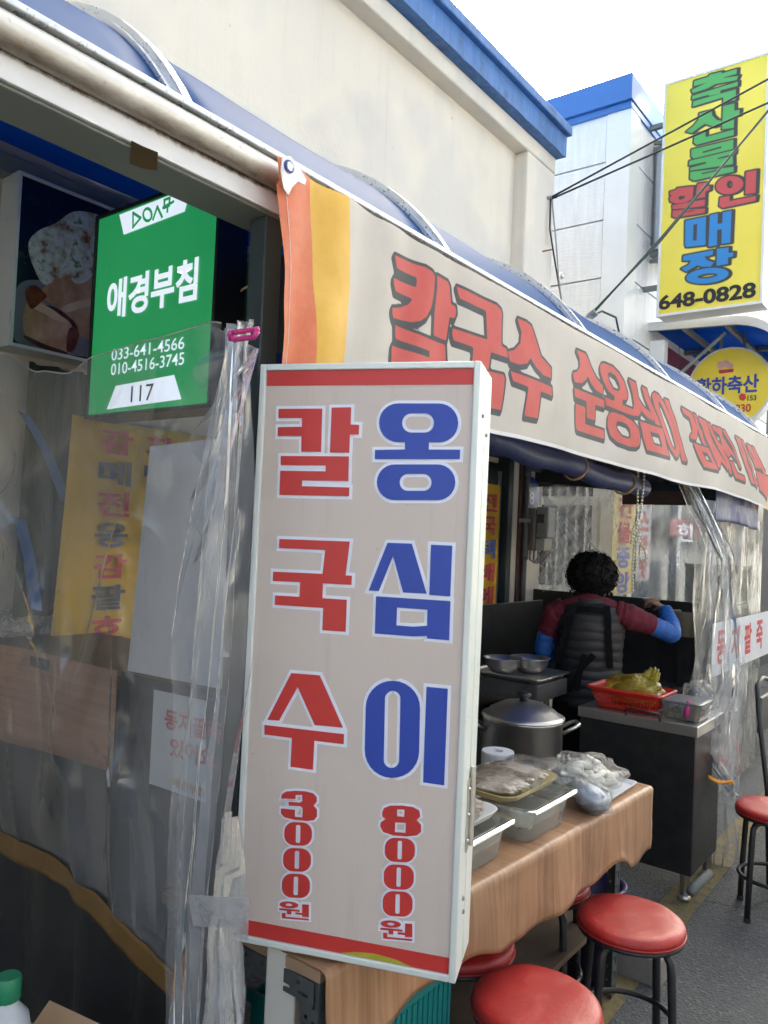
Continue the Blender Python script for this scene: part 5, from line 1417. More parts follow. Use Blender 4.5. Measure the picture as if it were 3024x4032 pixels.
# ================================================================== kitchen of the stall
p = at(2059, 2826, 3.5)
px_, py_, pz = p.x, p.y, p.z
T = thing('stock_pot', (px_, py_, pz - .33), 'large stainless steel stock pot with domed lid and black knob', 'pot')
pr_ = .175
MB().lathe([(.0, -.32), (pr_ - .012, -.32), (pr_, -.308), (pr_, -.006), (pr_ + .006, 0), (pr_ + .006, .004), (pr_ - .004, .003), (pr_ - .006, -.3), (0, -.31)], (px_, py_, pz), 40).build('body', m_steel, T, smooth=True)
ld = MB().lathe([(pr_ + .004, .003), (pr_ + .009, .006), (pr_ + .008, .014), (pr_ - .01, .022), (pr_ - .04, .045), (.09, .066), (.04, .074), (0, .076)], (px_, py_, pz), 40).build('lid', m_steel, T, smooth=True)
MB().lathe([(0, .075), (.02, .076), (.018, .09), (.034, .1), (.034, .108), (.02, .116), (0, .117)], (px_, py_, pz), 24).build('knob', m_black, ld, smooth=True)
for s_ in (-1, 1):
    d = (rgt * s_); d.z = 0; d.normalize(); e = Vector((-d.y, d.x, 0)); c = Vector((px_, py_, pz))
    pth = [c + d * (pr_ - .004) + e * .045 + Vector((0, 0, -.05)), c + d * (pr_ + .05) + e * .045 + Vector((0, 0, -.02)), c + d * (pr_ + .07) + e * .03 + Vector((0, 0, -.012)), c + d * (pr_ + .07) - e * .03 + Vector((0, 0, -.012)), c + d * (pr_ + .05) - e * .045 + Vector((0, 0, -.02)), c + d * (pr_ - .004) - e * .045 + Vector((0, 0, -.05))]
    MB().tube(pth, .009, 8).build('handle', m_steel, T, smooth=True)
T = thing('gas_burner', (px_, py_, 0), 'low black iron gas burner stand under the stock pot', 'burner')
zt_ = pz - .325
MB().lathe([(.1, zt_ - .03), (.17, zt_ - .03), (.17, zt_ - .002), (.1, zt_ - .002), (.1, zt_ - .03)], (px_, py_, 0), 28, cap=False).build('grate_ring', m_black, T)
for k in range(4):
    a = R(45 + 90 * k); MB().box(px_ + .14 * math.cos(a) - .015, px_ + .14 * math.cos(a) + .015, py_ + .14 * math.sin(a) - .015, py_ + .14 * math.sin(a) + .015, 0, zt_ - .03).build('leg', m_black, T)
MB().lathe([(0, zt_ - .09), (.06, zt_ - .09), (.07, zt_ - .05), (0, zt_ - .045)], (px_, py_, 0), 20).build('burner_head', m_rust, T)
# pedestal stand with tray and bowls
tc_ = at(2045, 2640, 4.25); sx_, sy_, sz_ = tc_.x, tc_.y, tc_.z
T = thing('pedestal_stand', (sx_, sy_, 0), 'dark square pedestal stand behind the stock pot', 'stand')
bev(MB().box(sx_ - .2, sx_ + .2, sy_ - .18, sy_ + .18, sz_ - .12, sz_ - .03).build('head', pm('dark_enamel', (.05, .05, .052), .4), T), .006)
MB().tube([(sx_, sy_, .03), (sx_, sy_, sz_ - .12)], .045, 16).build('column', m_darksteel, T, smooth=True)
bev(MB().box(sx_ - .22, sx_ + .22, sy_ - .2, sy_ + .2, 0, .04).build('base', m_black, T), .006)
T = thing('steel_tray', (sx_, sy_, sz_ - .03), 'shallow stainless tray on the pedestal stand', 'tray')
mb = MB(); mb.loft([[(sx_ + a, sy_ + b, sz_ + z) for a, b in rr(-.21 + k, -.19 + k, .21 - k, .19 - k, .03, 4)] for k, z in ((.025, -.028), (.008, .0), (-.006, .002), (-.006, -.004), (.01, -.006), (.02, -.012))]); autosmooth(mb.build('tray', m_steel, T), 40)
for i, (dx, dy, r_, lb) in enumerate(((-.06, -.08, .1, 'nearer stainless steel mixing bowl on the steel tray'), (.03, .06, .105, 'stainless steel mixing bowl tucked behind the nearer bowl on the steel tray'))):
    T = thing('mixing_bowl', (sx_ + dx, sy_ + dy, sz_ - .01), lb, 'bowl', 'mixing bowls on the steel tray')
    MB().lathe([(0, 0), (r_ * .5, 0), (r_ * .62, .005), (r_ * .9, .04), (r_ * .98, .075), (r_ * 1.05, .078), (r_ * 1.05, .08), (r_ * .96, .078), (r_ * .86, .045), (r_ * .5, .008), (0, .006)], (sx_ + dx, sy_ + dy, sz_ - .01 + .001), 32).build('bowl', m_steel, T, smooth=True)
wp = [at(1915, 2770, 4.6), at(2200, 2790, 4.6), at(2190, 2950, 4.6), at(1910, 2950, 4.6)]
T = thing('printed_carton', (wp[0].x, wp[0].y, 0), 'white printed carton standing on the ground behind the stock pot', 'carton')
wx0, wx1 = -2.25, -1.95
bev(MB().box(-2.27, -1.84, 4.05, 4.3, 0, wp[0].z).build('carton', pm('white_carton', (.55, .57, .62), .6, var=.08), T), .004)
mb = MB(); wf_ = Frame((-2.25, 4.049, .0), (1, 0, 0)); text(mb, wf_, 'H', .16, .2, wp[0].z - .1, wp[0].z - .05, .001, .02); mb.build('lettering', m_blueink, T)

# stainless work counter
KX0, KX1, KY0, KY1, KZ = -1.55, -1.02, 3.7, 4.12, .8
T = thing('work_counter', (-1.3, 3.8, 0), 'stainless steel work counter with dark front panel and steel legs', 'counter')
bev(MB().box(KX0 - .02, KX1 + .02, KY0 - .02, KY1, KZ - .05, KZ).build('top', m_steel, T), .004)
MB().box(KX0 - .01, KX1 + .005, KY0 - .008, KY0 + .004, .13, KZ - .051).build('front_panel', m_darksteel, T)
MB().box(KX1 - .005, KX1 + .006, KY0 + .005, KY1 - .01, .13, KZ - .051).build('side_panel', m_darksteel, T)
for x in (KX0 + .03, KX1 - .03):
    for y in (KY0 + .03, KY1 - .03): MB().lathe([(.022, .03), (.022, .2), (.022, KZ - .055)], (x, y, 0), 14).build('leg', m_steel, T, smooth=True); MB().lathe([(.015, 0), (.027, .003), (.027, .028), (.022, .03)], (x, y, 0), 14).build('foot', m_steel, T, smooth=True)
MB().tube([(KX0 + .22, KY0 - .02, KZ - .004), (KX0 + .22, KY0 - .03, KZ + .03), (KX0 + .38, KY0 - .03, KZ + .03), (KX0 + .38, KY0 - .02, KZ - .004)], .006, 8).build('handle', m_black, T, smooth=True)
MB().tube([(KX1 + .06, KY0 + .1, .13), (KX1 + .03, KY0 - .02, .1), (KX1 + .02, KY0 - .06, .08)], .02, 12).build('drain_pipe', pm('dull_grey_pvc', (.16, .165, .16), .6), T, smooth=True)
# red basket
bcx, bcy = -1.365, 3.84
T = thing('red_basket', (bcx, bcy, KZ), 'red slotted plastic basket on the steel work counter', 'basket')
m_redpl = pm('red_plastic', (.5, .025, .015), .38, var=.08)
def ringb(k, z): return [(bcx + a, bcy + b, KZ + z) for a, b in rr(-.175 + k, -.12 + k, .175 - k, .12 - k, .03, 5)]
mb = MB(); mb.loft([ringb(.03, .004), ringb(.029, .012)]); mb.build('base', m_redpl, T)
mb = MB(); mb.loft([ringb(.004, .085), ringb(-.012, .09), ringb(-.014, .1), ringb(.0, .104), ringb(.004, .085)], cap=False); mb.build('rim', m_redpl, T, smooth=True)
mb = MB(); mb.loft([ringb(.028, .012), ringb(.025, .026), ringb(.029, .026), ringb(.032, .012)], cap=False); mb.build('lower_band', m_redpl, T)
mb = MB(); mb.loft([ringb(.009, .07), ringb(.004, .086), ringb(.008, .086), ringb(.013, .07)], cap=False); mb.build('upper_band', m_redpl, T)
lo, hi = ringb(.026, .024), ringb(.009, .072)
def resample(rg, n):
    rg = [Vector(p) for p in rg]; rg.append(rg[0]); d = [0]
    for a, b in zip(rg[:-1], rg[1:]): d.append(d[-1] + (b - a).length)
    o = []
    for i in range(n):
        t = d[-1] * i / n; j = max(k for k in range(len(d)) if d[k] <= t); j = min(j, len(rg) - 2); o.append(rg[j].lerp(rg[j + 1], (t - d[j]) / max(1e-6, d[j + 1] - d[j])))
    return o
mb = MB()
for a, b in zip(resample(lo, 70), resample(hi, 70)): mb.bar(a, b, .0055, .003)
mb.bar(ringb(.018, .048)[0], ringb(.018, .048)[5], .004); o = mb.build('slats', m_redpl, T); o['kind'] = 'stuff'
mb = MB(); mb.tube(resample(ringb(.018, .048), 60) + [ringb(.018, .048)[0]], .003, 5); mb.build('middle_band', m_redpl, T)
# yellow bag in the basket
T = thing('yellow_plastic_bag', (bcx, bcy, KZ + .02), 'knotted translucent yellow plastic bag of food in the red basket', 'bag')
m_ybag = film('yellow_bag_film', tint=(.92, .84, .2), haze=.34, hazecol=(.95, .8, .07), gloss=1.1, bump=1.3, bscale=16, hvar=.5, rough=.07)
mb = MB(); lump(mb, (bcx + .02, bcy, KZ + .09), .135, .095, .085, amp=.26, fr_=1.9, seed=21, n=40, m=26); mb.build('bag', m_ybag, T, smooth=True)
for dx, r_ in ((.085, .03), (.11, .026)):
    mb = MB(); lump(mb, (bcx + dx, bcy - .01, KZ + .165), r_, .009, .045, tilt=.4, amp=.5, fr_=3, seed=dx * 90, n=20, m=14); mb.build('bag_ear', m_ybag, T, smooth=True)
mb = MB()
lump(mb, (bcx + .01, bcy, KZ + .075), .1, .07, .05, amp=.3, seed=2); mb.build('food', pm('onion_skin', (.4, .25, .08), .5, var=.3, scale=20), T, smooth=True)
# clear container and small things
def tub(x, y, sx, sy, h, label):
    T = thing('clear_container', (x, y, KZ), label, 'container')
    def rg(k, z): return [(x + a, y + b, KZ + z) for a, b in rr(-sx / 2 + k, -sy / 2 + k, sx / 2 - k, sy / 2 - k, .02, 4)]
    mb = MB(); mb.loft([rg(.012, .002), rg(0, h)]); mb.build('box', m_clear, T)
    mb = MB(); mb.loft([rg(-.004, h + .001), rg(-.006, h + .01), rg(.004, h + .014)]); mb.build('lid', pm('smoky_lid', (.13, .135, .14), .3, var=.1), T)
    mb = MB(); mb.loft([rg(.02, .006), rg(.02, h * .45)]); mb.build('contents', pm('seasoned_food', (.2, .09, .04), .6, var=.5, scale=40), T)
tub(-1.1, 3.84, .18, .2, .075, 'clear lidded food container beside the red basket')
T = thing('food_packet', (-1.22, 3.93, KZ), 'crinkled clear packet of food behind the clear container', 'packet')
mb = MB(); lump(mb, (-1.1, 4.02, KZ + .075), .07, .06, .075, amp=.4, seed=31, n=30, m=20); mb.build('packet', m_bag, T, smooth=True)
mb = MB(); lump(mb, (-1.1, 4.02, KZ + .06), .05, .045, .055, amp=.4, seed=3); mb.build('food', pm('grey_food', (.25, .25, .24), .5, var=.4, scale=25), T, smooth=True)
T = thing('small_dish', (-1.25, 3.95, KZ), 'small white enamel dish between the yellow bag and the clear packet', 'dish')
MB().lathe([(0, .002), (.03, .002), (.055, .04), (.058, .041), (.052, .039), (.028, .008), (0, .007)], (-1.22, 4.03, KZ), 24).build('dish', m_white, T, smooth=True)

# stainless splash guards
T = thing('back_splash_guard', (-1.9, 5.0, 0), 'dark stainless splash guard standing behind the cook', 'splash guard')
bev(MB().box(-2.49, -1.32, 4.99, 5.01, .75, 1.265).build('panel', m_darksteel, T), .003)
bev(MB().box(-2.49, -1.32, 4.55, 4.988, .72, .76).build('worktop', m_steel, T), .003)
for x in (-2.45, -1.36):
    for y in (4.6, 4.95): MB().tube([(x, y, 0), (x, y, .72)], .02, 10).build('leg', m_steel, T)
T = thing('side_splash_guard', (-2.3, 4.3, 0), 'dull grey stainless side guard along the wall beside the doorway', 'splash guard')
bev(MB().box(-2.31, -2.295, 3.55, 4.75, .55, 1.215).build('panel', m_darksteel, T), .002)
bev(MB().box(-2.29, -2.02, 4.15, 4.75, .72, .75).build('worktop', m_darksteel, T), .002)
for y in (3.6, 4.7): MB().box(-2.33, -2.311, y - .02, y + .02, 0, 1.2).build('upright', m_darksteel, T)
T = thing('enamel_pan', (-2.13, 4.45, .76), 'small pan sitting on the worktop left of the cook', 'pan')
MB().lathe([(0, .001), (.1, .001), (.12, .07), (.125, .072), (.115, .07), (.095, .01), (0, .008)], (-2.13, 4.45, .751), 24).build('pan', pm('brown_enamel', (.12, .08, .06), .4), T, smooth=True)
tb = at(2715, 2440, 4.75)
T = thing('plastic_colander', (tb.x, tb.y, tb.z - .2), 'pale plastic colander standing at the back of the counter by the cook', 'colander')
MB().lathe([(0, -.1), (.07, -.1), (.1, .05), (.106, .052), (.098, .05), (.066, -.09), (0, -.09)], (tb.x, tb.y, tb.z), 26).build('bowl', pm('cream_plastic', (.5, .46, .36), .5), T, smooth=True)
MB().box(tb.x - .05, tb.x + .05, tb.y - .05, tb.y + .05, .762, tb.z - .1).build('stand', m_darksteel, T)

# ================================================================== wall fittings near the doorway
T = thing('doorway', (-2.5, 4.4, 0), 'dark green framed doorway beside the grey conduit', 'door')
MB().box(-2.6, -2.56, 3.55, 4.62, 0, 2.1).build('door_leaf', pm('dark_door', (.012, .02, .02), .3), T)
bev(MB().box(-2.6, -2.51, 4.62, 4.72, 0, 2.14).build('jamb', m_darkgreen, T), .004)
bev(MB().box(-2.6, -2.485, 4.735, 4.81, 0, 2.14).build('jamb', pm('brown_frame', (.06, .025, .02), .5), T), .004)
bev(MB().box(-2.6, -2.51, 3.45, 3.55, 0, 2.14).build('jamb', m_darkgreen, T), .004)
bev(MB().box(-2.6, -2.505, 3.45, 4.79, 2.142, 2.2).build('lintel', m_darkgreen, T), .004)
for y in (4.56, 4.59): MB().box(-2.559, -2.552, y - .004, y + .004, .1, 2.05).build('glazing_bead', m_alu, T)
# vertical yellow cloth on the door
vf = Frame((-2.54, 0, 0), (0, 1, 0))
c3b = crop(1850, 1750, 1174 / 1659)
va = vf.uv(*c3b([(60, 300)])[0])[0]; vb = vf.uv(*c3b([(168, 300)])[0])[0]
vz1 = vf.uv(*c3b([(150, 225)])[0])[1]
T = thing('vertical_yellow_banner', (-2.54, va, .9), 'narrow yellow vertical banner with red and blue letters on the dark doorway', 'banner')
solid(MB().grid(lambda a, b: (-2.54 + .006 * math.sin(a * 6), vb - .3 + .3 * a, .95 + (vz1 - .95) * b), 8, 16).build('cloth', m_yellowcloth, T), .002)
for i, ch in enumerate('전국택배메밀'):
    mb = MB(); z1 = vz1 - .06 - i * .15; text(mb, vf, ch, vb - .24, vb - .05, z1 - .12, z1, .01, .03); mb.build('letter', m_blueink if i in (2, 5) else m_redfade, T)
# small yellow banner above the door
ub = [vf.uv(*c3b([q])[0]) for q in ((130, 60), (368, 100), (368, -40))]
T = thing('small_yellow_signboard', (-2.5, ub[0][0], 2.25), 'small yellow signboard with red letters above the doorway', 'sign')
uf = Frame((-2.47, 0, 0), (0, 1, 0))
ua = uf.uv(*c3b([(366, 98)])[0]); uz = uf.uv(*c3b([(366, -20)])[0])[1]
MB().fbox(uf, ua[0] - .85, ua[0], ua[1] + .02, uz + .05, -.05, 0).build('board', pm('signboard_yellow', (.6, .42, .03), .5, var=.1), T)
mb = MB(); text(mb, uf, '메밀만동', ua[0] - .62, ua[0] - .05, ua[1] + .06, uz, .004, .04); mb.build('lettering', m_redfade, T)
# grey conduit
def cx_(x, y, X=-2.47): return onX(*c3b([(x, y)])[0], X)
p1, p2 = cx_(322, 140), cx_(298, 880)
T = thing('grey_conduit', (p1.x, p1.y, p2.z), 'grey plastic conduit pipe with elbow and clamps on the cream pilaster', 'pipe')
MB().tube([(p1.x, p1.y, .02), (p1.x, p1.y, p1.z - .03), (p1.x, p1.y + .01, p1.z), (p1.x, p1.y + .05, p1.z + .012), (p1.x, p1.y + .5, p1.z + .012)], .019, 12).build('pipe', pm('grey_pvc', (.1, .11, .115), .45), T, smooth=True)
for z in (p1.z - .02, 1.5): MB().tube([(p1.x, p1.y, z - .03), (p1.x, p1.y, z + .03)], .025, 12).build('socket', pm('grey_pvc', (.1, .11, .115), .45), T, smooth=True)
MB().box(-2.5, -2.447, p1.y - .06, p1.y + .03, 1.72, 1.745).build('clamp', m_alu, T)
# address plate
q = [cx_(x, y, -2.49) for x, y in ((287, 345), (380, 345), (383, 215), (345, 180), (290, 205))]
T = thing('address_plate', tuple(q[0]), 'blue house number plate with white figure behind the conduit', 'number plate')
pf = Frame((-2.492, 0, 0), (0, 1, 0)); mb = MB(); pts = [(v.y, v.z) for v in q]; flat(mb, pf, pts, c=.004); o = mb.build('plate', pm('address_blue', (.02, .06, .25), .4), T); solid(o, .006)
ya_, yb_ = q[0].y, q[1].y; za_, zb_ = q[0].z, q[3].z
mb = MB(); text(mb, pf, '8', ya_ + (yb_ - ya_) * .42, ya_ + (yb_ - ya_) * .68, za_ + .02, za_ + .11, .009, .02); mb.build('number', m_whiteink, T)
mb = MB(); text(mb, pf, '중앙시장길', ya_ + (yb_ - ya_) * .15, ya_ + (yb_ - ya_) * .9, za_ + .145, za_ + .17, .009, .01); mb.build('lettering', m_whiteink, T)
# electricity meter
q0, q1 = cx_(335, 590, -2.45), cx_(440, 365, -2.45)
T = thing('electricity_meter', tuple(q0), 'grey brown electricity meter box with clear side cover on the cream pilaster', 'meter')
bev(MB().box(-2.5, -2.42, q0.y, q0.y + .13, q0.z, q1.z).build('case', pm('taupe_plastic', (.22, .19, .16), .5, var=.1), T), .012, 3)
bev(MB().box(-2.418, -2.33, q0.y + .01, q0.y + .13, q0.z + .09, q1.z + .01).build('cover', pm('smoked_cover', (.36, .38, .38), .25), T), .01, 3)
bev(MB().box(-2.418, -2.35, q0.y + .01, q0.y + .13, q0.z, q0.z + .085).build('terminal_block', pm('cream_terminal', (.5, .47, .4), .5), T), .006)
MB().box(-2.41, -2.36, q0.y + .006, q0.y + .0095, q1.z - .1, q1.z - .04).build('window', pm('meter_window', (.1, .1, .1), .15), T)
for k in range(7): MB().box(-2.41, -2.355, q0.y + .005, q0.y + .009, q0.z + .006 + k * .011, q0.z + .011 + k * .011).build('vent_slat', m_white, T)
for k in range(4):
    MB().tube([(-2.47 + .03 * k, q0.y + .04, q0.z + .005), (-2.465 + .03 * k, q0.y + .03, q0.z - .06 - .02 * (k % 2)), (-2.43 + .02 * k, q0.y + .03, q0.z - .085), (-2.40 + .02 * k, q0.y + .04, q0.z - .03), (-2.39 + .02 * k, q0.y + .06, q0.z + .005)], .007, 6).build('wire', pm('pale_grey_wire', (.3, .3, .3), .5), T, smooth=True)

# ================================================================== end wall of the stall: beam, foil, plastic
EY = 5.0
def canopy_z(x):
    if x < -2.03: return 2.83
    return 1.838 + math.sqrt(max(0, .97 ** 2 - (x + 2.03) ** 2))
tag(bev(MB().bar((-2.6, EY, 2.06), (-1.27, EY, 1.925), .06, .075).build('black_beam', m_black), .004), 'black steel cross beam over the back plastic window', 'beam')
tag(MB().box(-1.86, -1.42, EY - .06, EY - .033, 1.86, 1.945).build('brown_board', pm('brown_plywood', (.09, .06, .045), .7, var=.2)), 'short brown board screwed under the black cross beam', 'board')
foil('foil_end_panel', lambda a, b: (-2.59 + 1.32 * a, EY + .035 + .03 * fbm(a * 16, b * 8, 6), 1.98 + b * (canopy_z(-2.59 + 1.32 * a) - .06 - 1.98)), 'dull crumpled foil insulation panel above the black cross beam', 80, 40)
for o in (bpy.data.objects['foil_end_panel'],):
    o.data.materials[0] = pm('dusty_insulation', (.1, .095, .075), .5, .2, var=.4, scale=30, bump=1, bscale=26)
m_vback = film('back_window_vinyl', tint=(.88, .9, .92), haze=.34, bump=.7, bscale=7, stretch=(2, 2, .3), gloss=1)
T = thing('back_plastic_window', (-1.9, EY, 1.27), 'clear crinkled plastic sheet stretched above the splash guard behind the cook', 'plastic curtain')
def back(a, b):
    x = -2.45 + 1.16 * a; z = 1.25 + .75 * b
    pull = .03 * math.exp(-((a) * 3)) * math.sin((b - a) * 40)
    return (x, EY + .012 + .012 * fbm(x * 5, z * 2, 3) + pull + .008 * math.sin(x * 60 + z * 6) * a, z)
MB().grid(back, 110, 50).build('sheet', m_vback, T, smooth=True)
# long pulled folds from the top-left nail
for k in range(9):
    a = Vector((-2.43, EY - .02, 1.93)); ang = k / 8
    b = Vector((-2.43 + .5 * math.sin(ang * 1.2) + .02, EY - .015, 1.93 - .66 * math.cos(ang * .8)))
    mb = MB(); nrm = Vector((math.cos(ang), 0, math.sin(ang)))
    mb.grid(lambda u, v: a.lerp(b, u) + nrm * (.018 * (v - .5) * (.2 + u)) + Vector((0, -.008 * math.sin(v * 3.14), 0)), 12, 4)
    mb.build('fold', m_vinylhaze, T, smooth=True)

# ================================================================== rolled blue tarp, hanging blue tarp, bead chains
m_tarp = pm('blue_tarpaulin', (.012, .03, .12), .45, var=.25, scale=6, bump=.4, bscale=16)
T = thing('rolled_blue_tarp', (-1.33, 2.5, 1.93), 'rolled up blue tarpaulin tied under the cream banner', 'tarpaulin')
mb = MB(); mb.tube([(-1.33 + .008 * math.sin(k * 1.3), 1.3 + k * .104, 1.972 - .004 * k + .006 * math.sin(k * .9)) for k in range(25)], [.045 + .005 * math.sin(k * 2.1) for k in range(25)], 14)
mb.build('roll', m_tarp, T, smooth=True)
for y in (1.9, 3.0, 3.55):
    MB().tube([(-1.33 + .052 * math.cos(a), y + .01 * math.sin(a), 1.972 - .0385 * (y - 1.3) + .052 * math.sin(a)) for a in [2 * math.pi * k / 16 for k in range(17)]] , .005, 5).build('tie', pm('tan_cord', (.35, .22, .12), .7), T)
    MB().tube([(-1.33, y, 1.98), (-1.3, y, 2.29)], .004, 5).build('cord', pm('tan_cord', (.35, .22, .12), .7), T)
T = tag(MB().grid(lambda a, b: (-1.25 + .007 * math.sin(a * 12) * (1 - b) + .008 * fbm(a * 8, b * 4, 1), 4.8 + 1.1 * a, 1.755 + .5 * b + .012 * math.sin(a * 5) * (1 - b)), 60, 20).build('hanging_blue_tarp', m_tarp, smooth=True), 'blue tarpaulin valance hanging below the far end of the cream banner', 'tarpaulin')
solid(T, .002)
m_bead = pm('brass_grey_beads', (.66, .6, .44), .35, .6, var=.15)
def chain(T, pts, r_=.0065, gap=.0165, nm='chain_run'):
    mb = MB(); P_ = [Vector(p) for p in pts]; acc = 0
    for a, b in zip(P_[:-1], P_[1:]):
        L = (b - a).length; t = acc
        while t < L:
            q = a.lerp(b, t / L); mb.ell(q, r_, r_, r_, 7, 5); t += gap
        acc = t - L
    mb.tube(P_, .0015, 4)
    return mb.build(nm, m_bead, T, smooth=True)
T = thing('bead_chain', (-1.4, 3.4, 1.6), 'knotted ball chain pull cord hanging from the canopy above the cook', 'chain')
k3 = lambda x, y, t=3.7: at(*c3b([(x, y)])[0], t)
chain(T, [k3(938, 60), k3(935, 200), k3(930, 420)])
chain(T, [k3(975, 60), k3(968, 220), k3(945, 420)])
chain(T, [k3(930, 420), k3(905, 480), k3(898, 550), k3(915, 470), k3(945, 460), k3(940, 540), k3(910, 520), k3(935, 440)])
chain(T, [k3(945, 540), k3(975, 580), k3(982, 635), k3(965, 655), k3(945, 630), k3(950, 560)])
chain(T, [k3(915, 560), k3(905, 700), k3(907, 822)])
chain(T, [k3(925, 560), k3(925, 690), k3(912, 720)])

# ================================================================== plastic sheets at the far end
RX = -1.31
m_vr = film('sunlit_vinyl', tint=(.84, .84, .82), haze=.4, bump=.8, bscale=9, stretch=(2, 1.6, .5), gloss=1.0, rough=.1, hazecol=(.7, .68, .62))
T = thing('street_plastic_curtain', (RX, 5.4, .1), 'shiny rumpled plastic curtain with a paper notice closing the far end of the stall', 'plastic curtain')
MB().grid(lambda a, b: (RX + .03 * fbm(a * 9, b * 3, 2) + .012 * math.sin(a * 60 + 3 * b), 4.6 + 1.75 * a, .06 + 1.76 * b), 120, 60).build('sheet', m_vr, T, smooth=True)
def strip(nm, L_, R__, T, m, wav=.02, seed=0, n=40):
    def fn(a, b):
        k = b * (len(L_) - 1); i = min(len(L_) - 2, int(k)); t = k - i
        l = L_[i].lerp(L_[i + 1], t); r_ = R__[i].lerp(R__[i + 1], t); p = l.lerp(r_, a)
        p = p + Vector((wav * math.sin(a * 19 + seed + b * 4), wav * .7 * math.cos(a * 27 + b * 3), 0)) + Vector((.015, 0, 0)) * fbm(a * 3, b * 6, seed)
        return p
    return MB().grid(fn, n, 60).build(nm, m, T, smooth=True)
T = thing('tied_plastic_drape', (-1.22, 4.5, .5), 'long twisted drape of clear plastic tied back at the end of the work counter', 'plastic curtain')
k3r = lambda pts, t: [at(*c3b([p])[0], t) for p in pts]
strip('drape', k3r([(1130, 165), (1250, 420), (1330, 600), (1350, 780), (1310, 1000), (1240, 1300), (1230, 1480)], 4.35), k3r([(1210, 180), (1400, 480), (1470, 640), (1480, 780), (1490, 1000), (1520, 1250), (1500, 1484)], 4.3), T, m_vinyl2, .01, 1)
strip('drape', k3r([(1180, 175), (1300, 420), (1400, 640), (1390, 780), (1400, 1000), (1370, 1300), (1330, 1484)], 4.25), k3r([(1240, 180), (1360, 420), (1460, 640), (1460, 780), (1500, 1000), (1530, 1250), (1520, 1484)], 4.2), T, m_vinylhaze, .009, 4)
k4 = lambda pts, t: [at(1850 + x * 1174 / 1659, 2550 + y * 950 / 1342, t) for x, y in pts]
strip('drape', k4([(1240, 250), (1190, 420), (1160, 560), (1290, 630), (1400, 780), (1460, 860)], 3.75), k4([(1500, 280), (1490, 400), (1480, 600), (1490, 700), (1500, 760), (1490, 800)], 3.7), T, m_vinylhaze, .01, 7)
q = k4([(1330, 100), (1320, 1320), (1500, 1180), (1520, 80)], 3.95)
strip('drape', [q[0], q[0].lerp(q[1], .5), q[1]], [q[3], q[3].lerp(q[2], .5), q[2]], T, m_vinyl2, .012, 2)
CL = thing('yellow_bag_clip', tuple(k4([(1400, 745)], 3.66)[0]), 'orange yellow plastic clip holding the twisted drape low down', 'clip')
q = k4([(1325, 715), (1380, 745), (1460, 752), (1465, 765)], 3.66); MB().tube(q, .007, 7).build('jaw', pm('orange_plastic', (.7, .28, .01), .4), CL, smooth=True)
q = k4([(1330, 725), (1385, 755), (1465, 742)], 3.655); MB().tube(q, .006, 7).build('jaw', pm('orange_plastic', (.7, .28, .01), .4), CL, smooth=True)
CL = thing('magenta_clip', tuple(k4([(1210, 340)], 3.66)[0]), 'magenta plastic clip at the edge of the work counter', 'clip')
q = k4([(1218, 300), (1210, 340), (1200, 385)], 3.6); MB().tube(q, .009, 7).build('jaw', m_pink, CL, smooth=True)
q = k4([(1228, 305), (1222, 345), (1208, 385)], 3.6); MB().tube(q, .008, 7).build('jaw', m_pink, CL, smooth=True)
# notice on the far plastic
nf2 = Frame((RX + .045, 0, 0), (0, 1, 0))
nb = [nf2.uv(*p) for p in c3b([(1325, 980), (1659, 945), (1659, 1180), (1385, 1258)])]
T = thing('plastic_sleeve_notice', (RX + .045, nb[0][0], nb[3][1]), 'white paper notice with red Korean words on the far plastic curtain', 'notice')
mb = MB(); y0, y1 = nb[0][0] + .1, nb[1][0] + .35; zt2, zb2 = (nb[0][1] + nb[1][1]) / 2, (nb[2][1] + nb[3][1]) / 2
mb.fbox(nf2, y0, y1, zb2, zt2, 0, .002); mb.build('sheet', m_paper, T)
for i, ch in enumerate('동지팥죽'):
    mb = MB(); text(mb, nf2, ch, y0 + .1 + i * .34, y0 + .3 + i * .34, zb2 + .06, zt2 - .05, .004, .03); mb.build('letter', m_redfade, T)

# ================================================================== what shows beyond the back window
T = thing('barred_gate', (-2.9, 6.2, 0), 'white steel gate with vertical bars in the gap between the buildings', 'gate')
gy = 5.95
bev(MB().box(-3.3, -2.42, gy - .02, gy + .02, 1.9, 1.97).build('top_rail', m_white_alu, T), .003)
bev(MB().box(-2.47, -2.42, gy - .03, gy + .03, 0, 1.9).build('gate_post', m_white_alu, T), .003)
for k in range(10): MB().tube([(-3.25 + .08 * k, gy, .1), (-3.25 + .08 * k, gy, 2.2)], .01, 6).build('bar', m_white_alu, T)
for z in (.4, 1.2): MB().box(-3.3, -2.47, gy - .015, gy + .015, z, z + .04).build('cross_rail', m_white_alu, T)
T = thing('shop_front', (-2.37, 7.2, 0), 'grey glazed shop front under the panelled building', 'shop front')
m_glass = pm('dark_shop_glass', (.1, .13, .16), .12, var=.15, scale=1)
for y in (6.48, 7.78, 9.08, 10.38): MB().box(-2.42, -2.398, y + .08, y + 1.22, .1, 2.34).build('pane', m_glass, T)
for y in (6.48, 7.78, 9.08, 10.38): MB().box(-2.43, -2.36, y - .03, y + .075, .08, 2.36).build('mullion', m_white_alu, T)
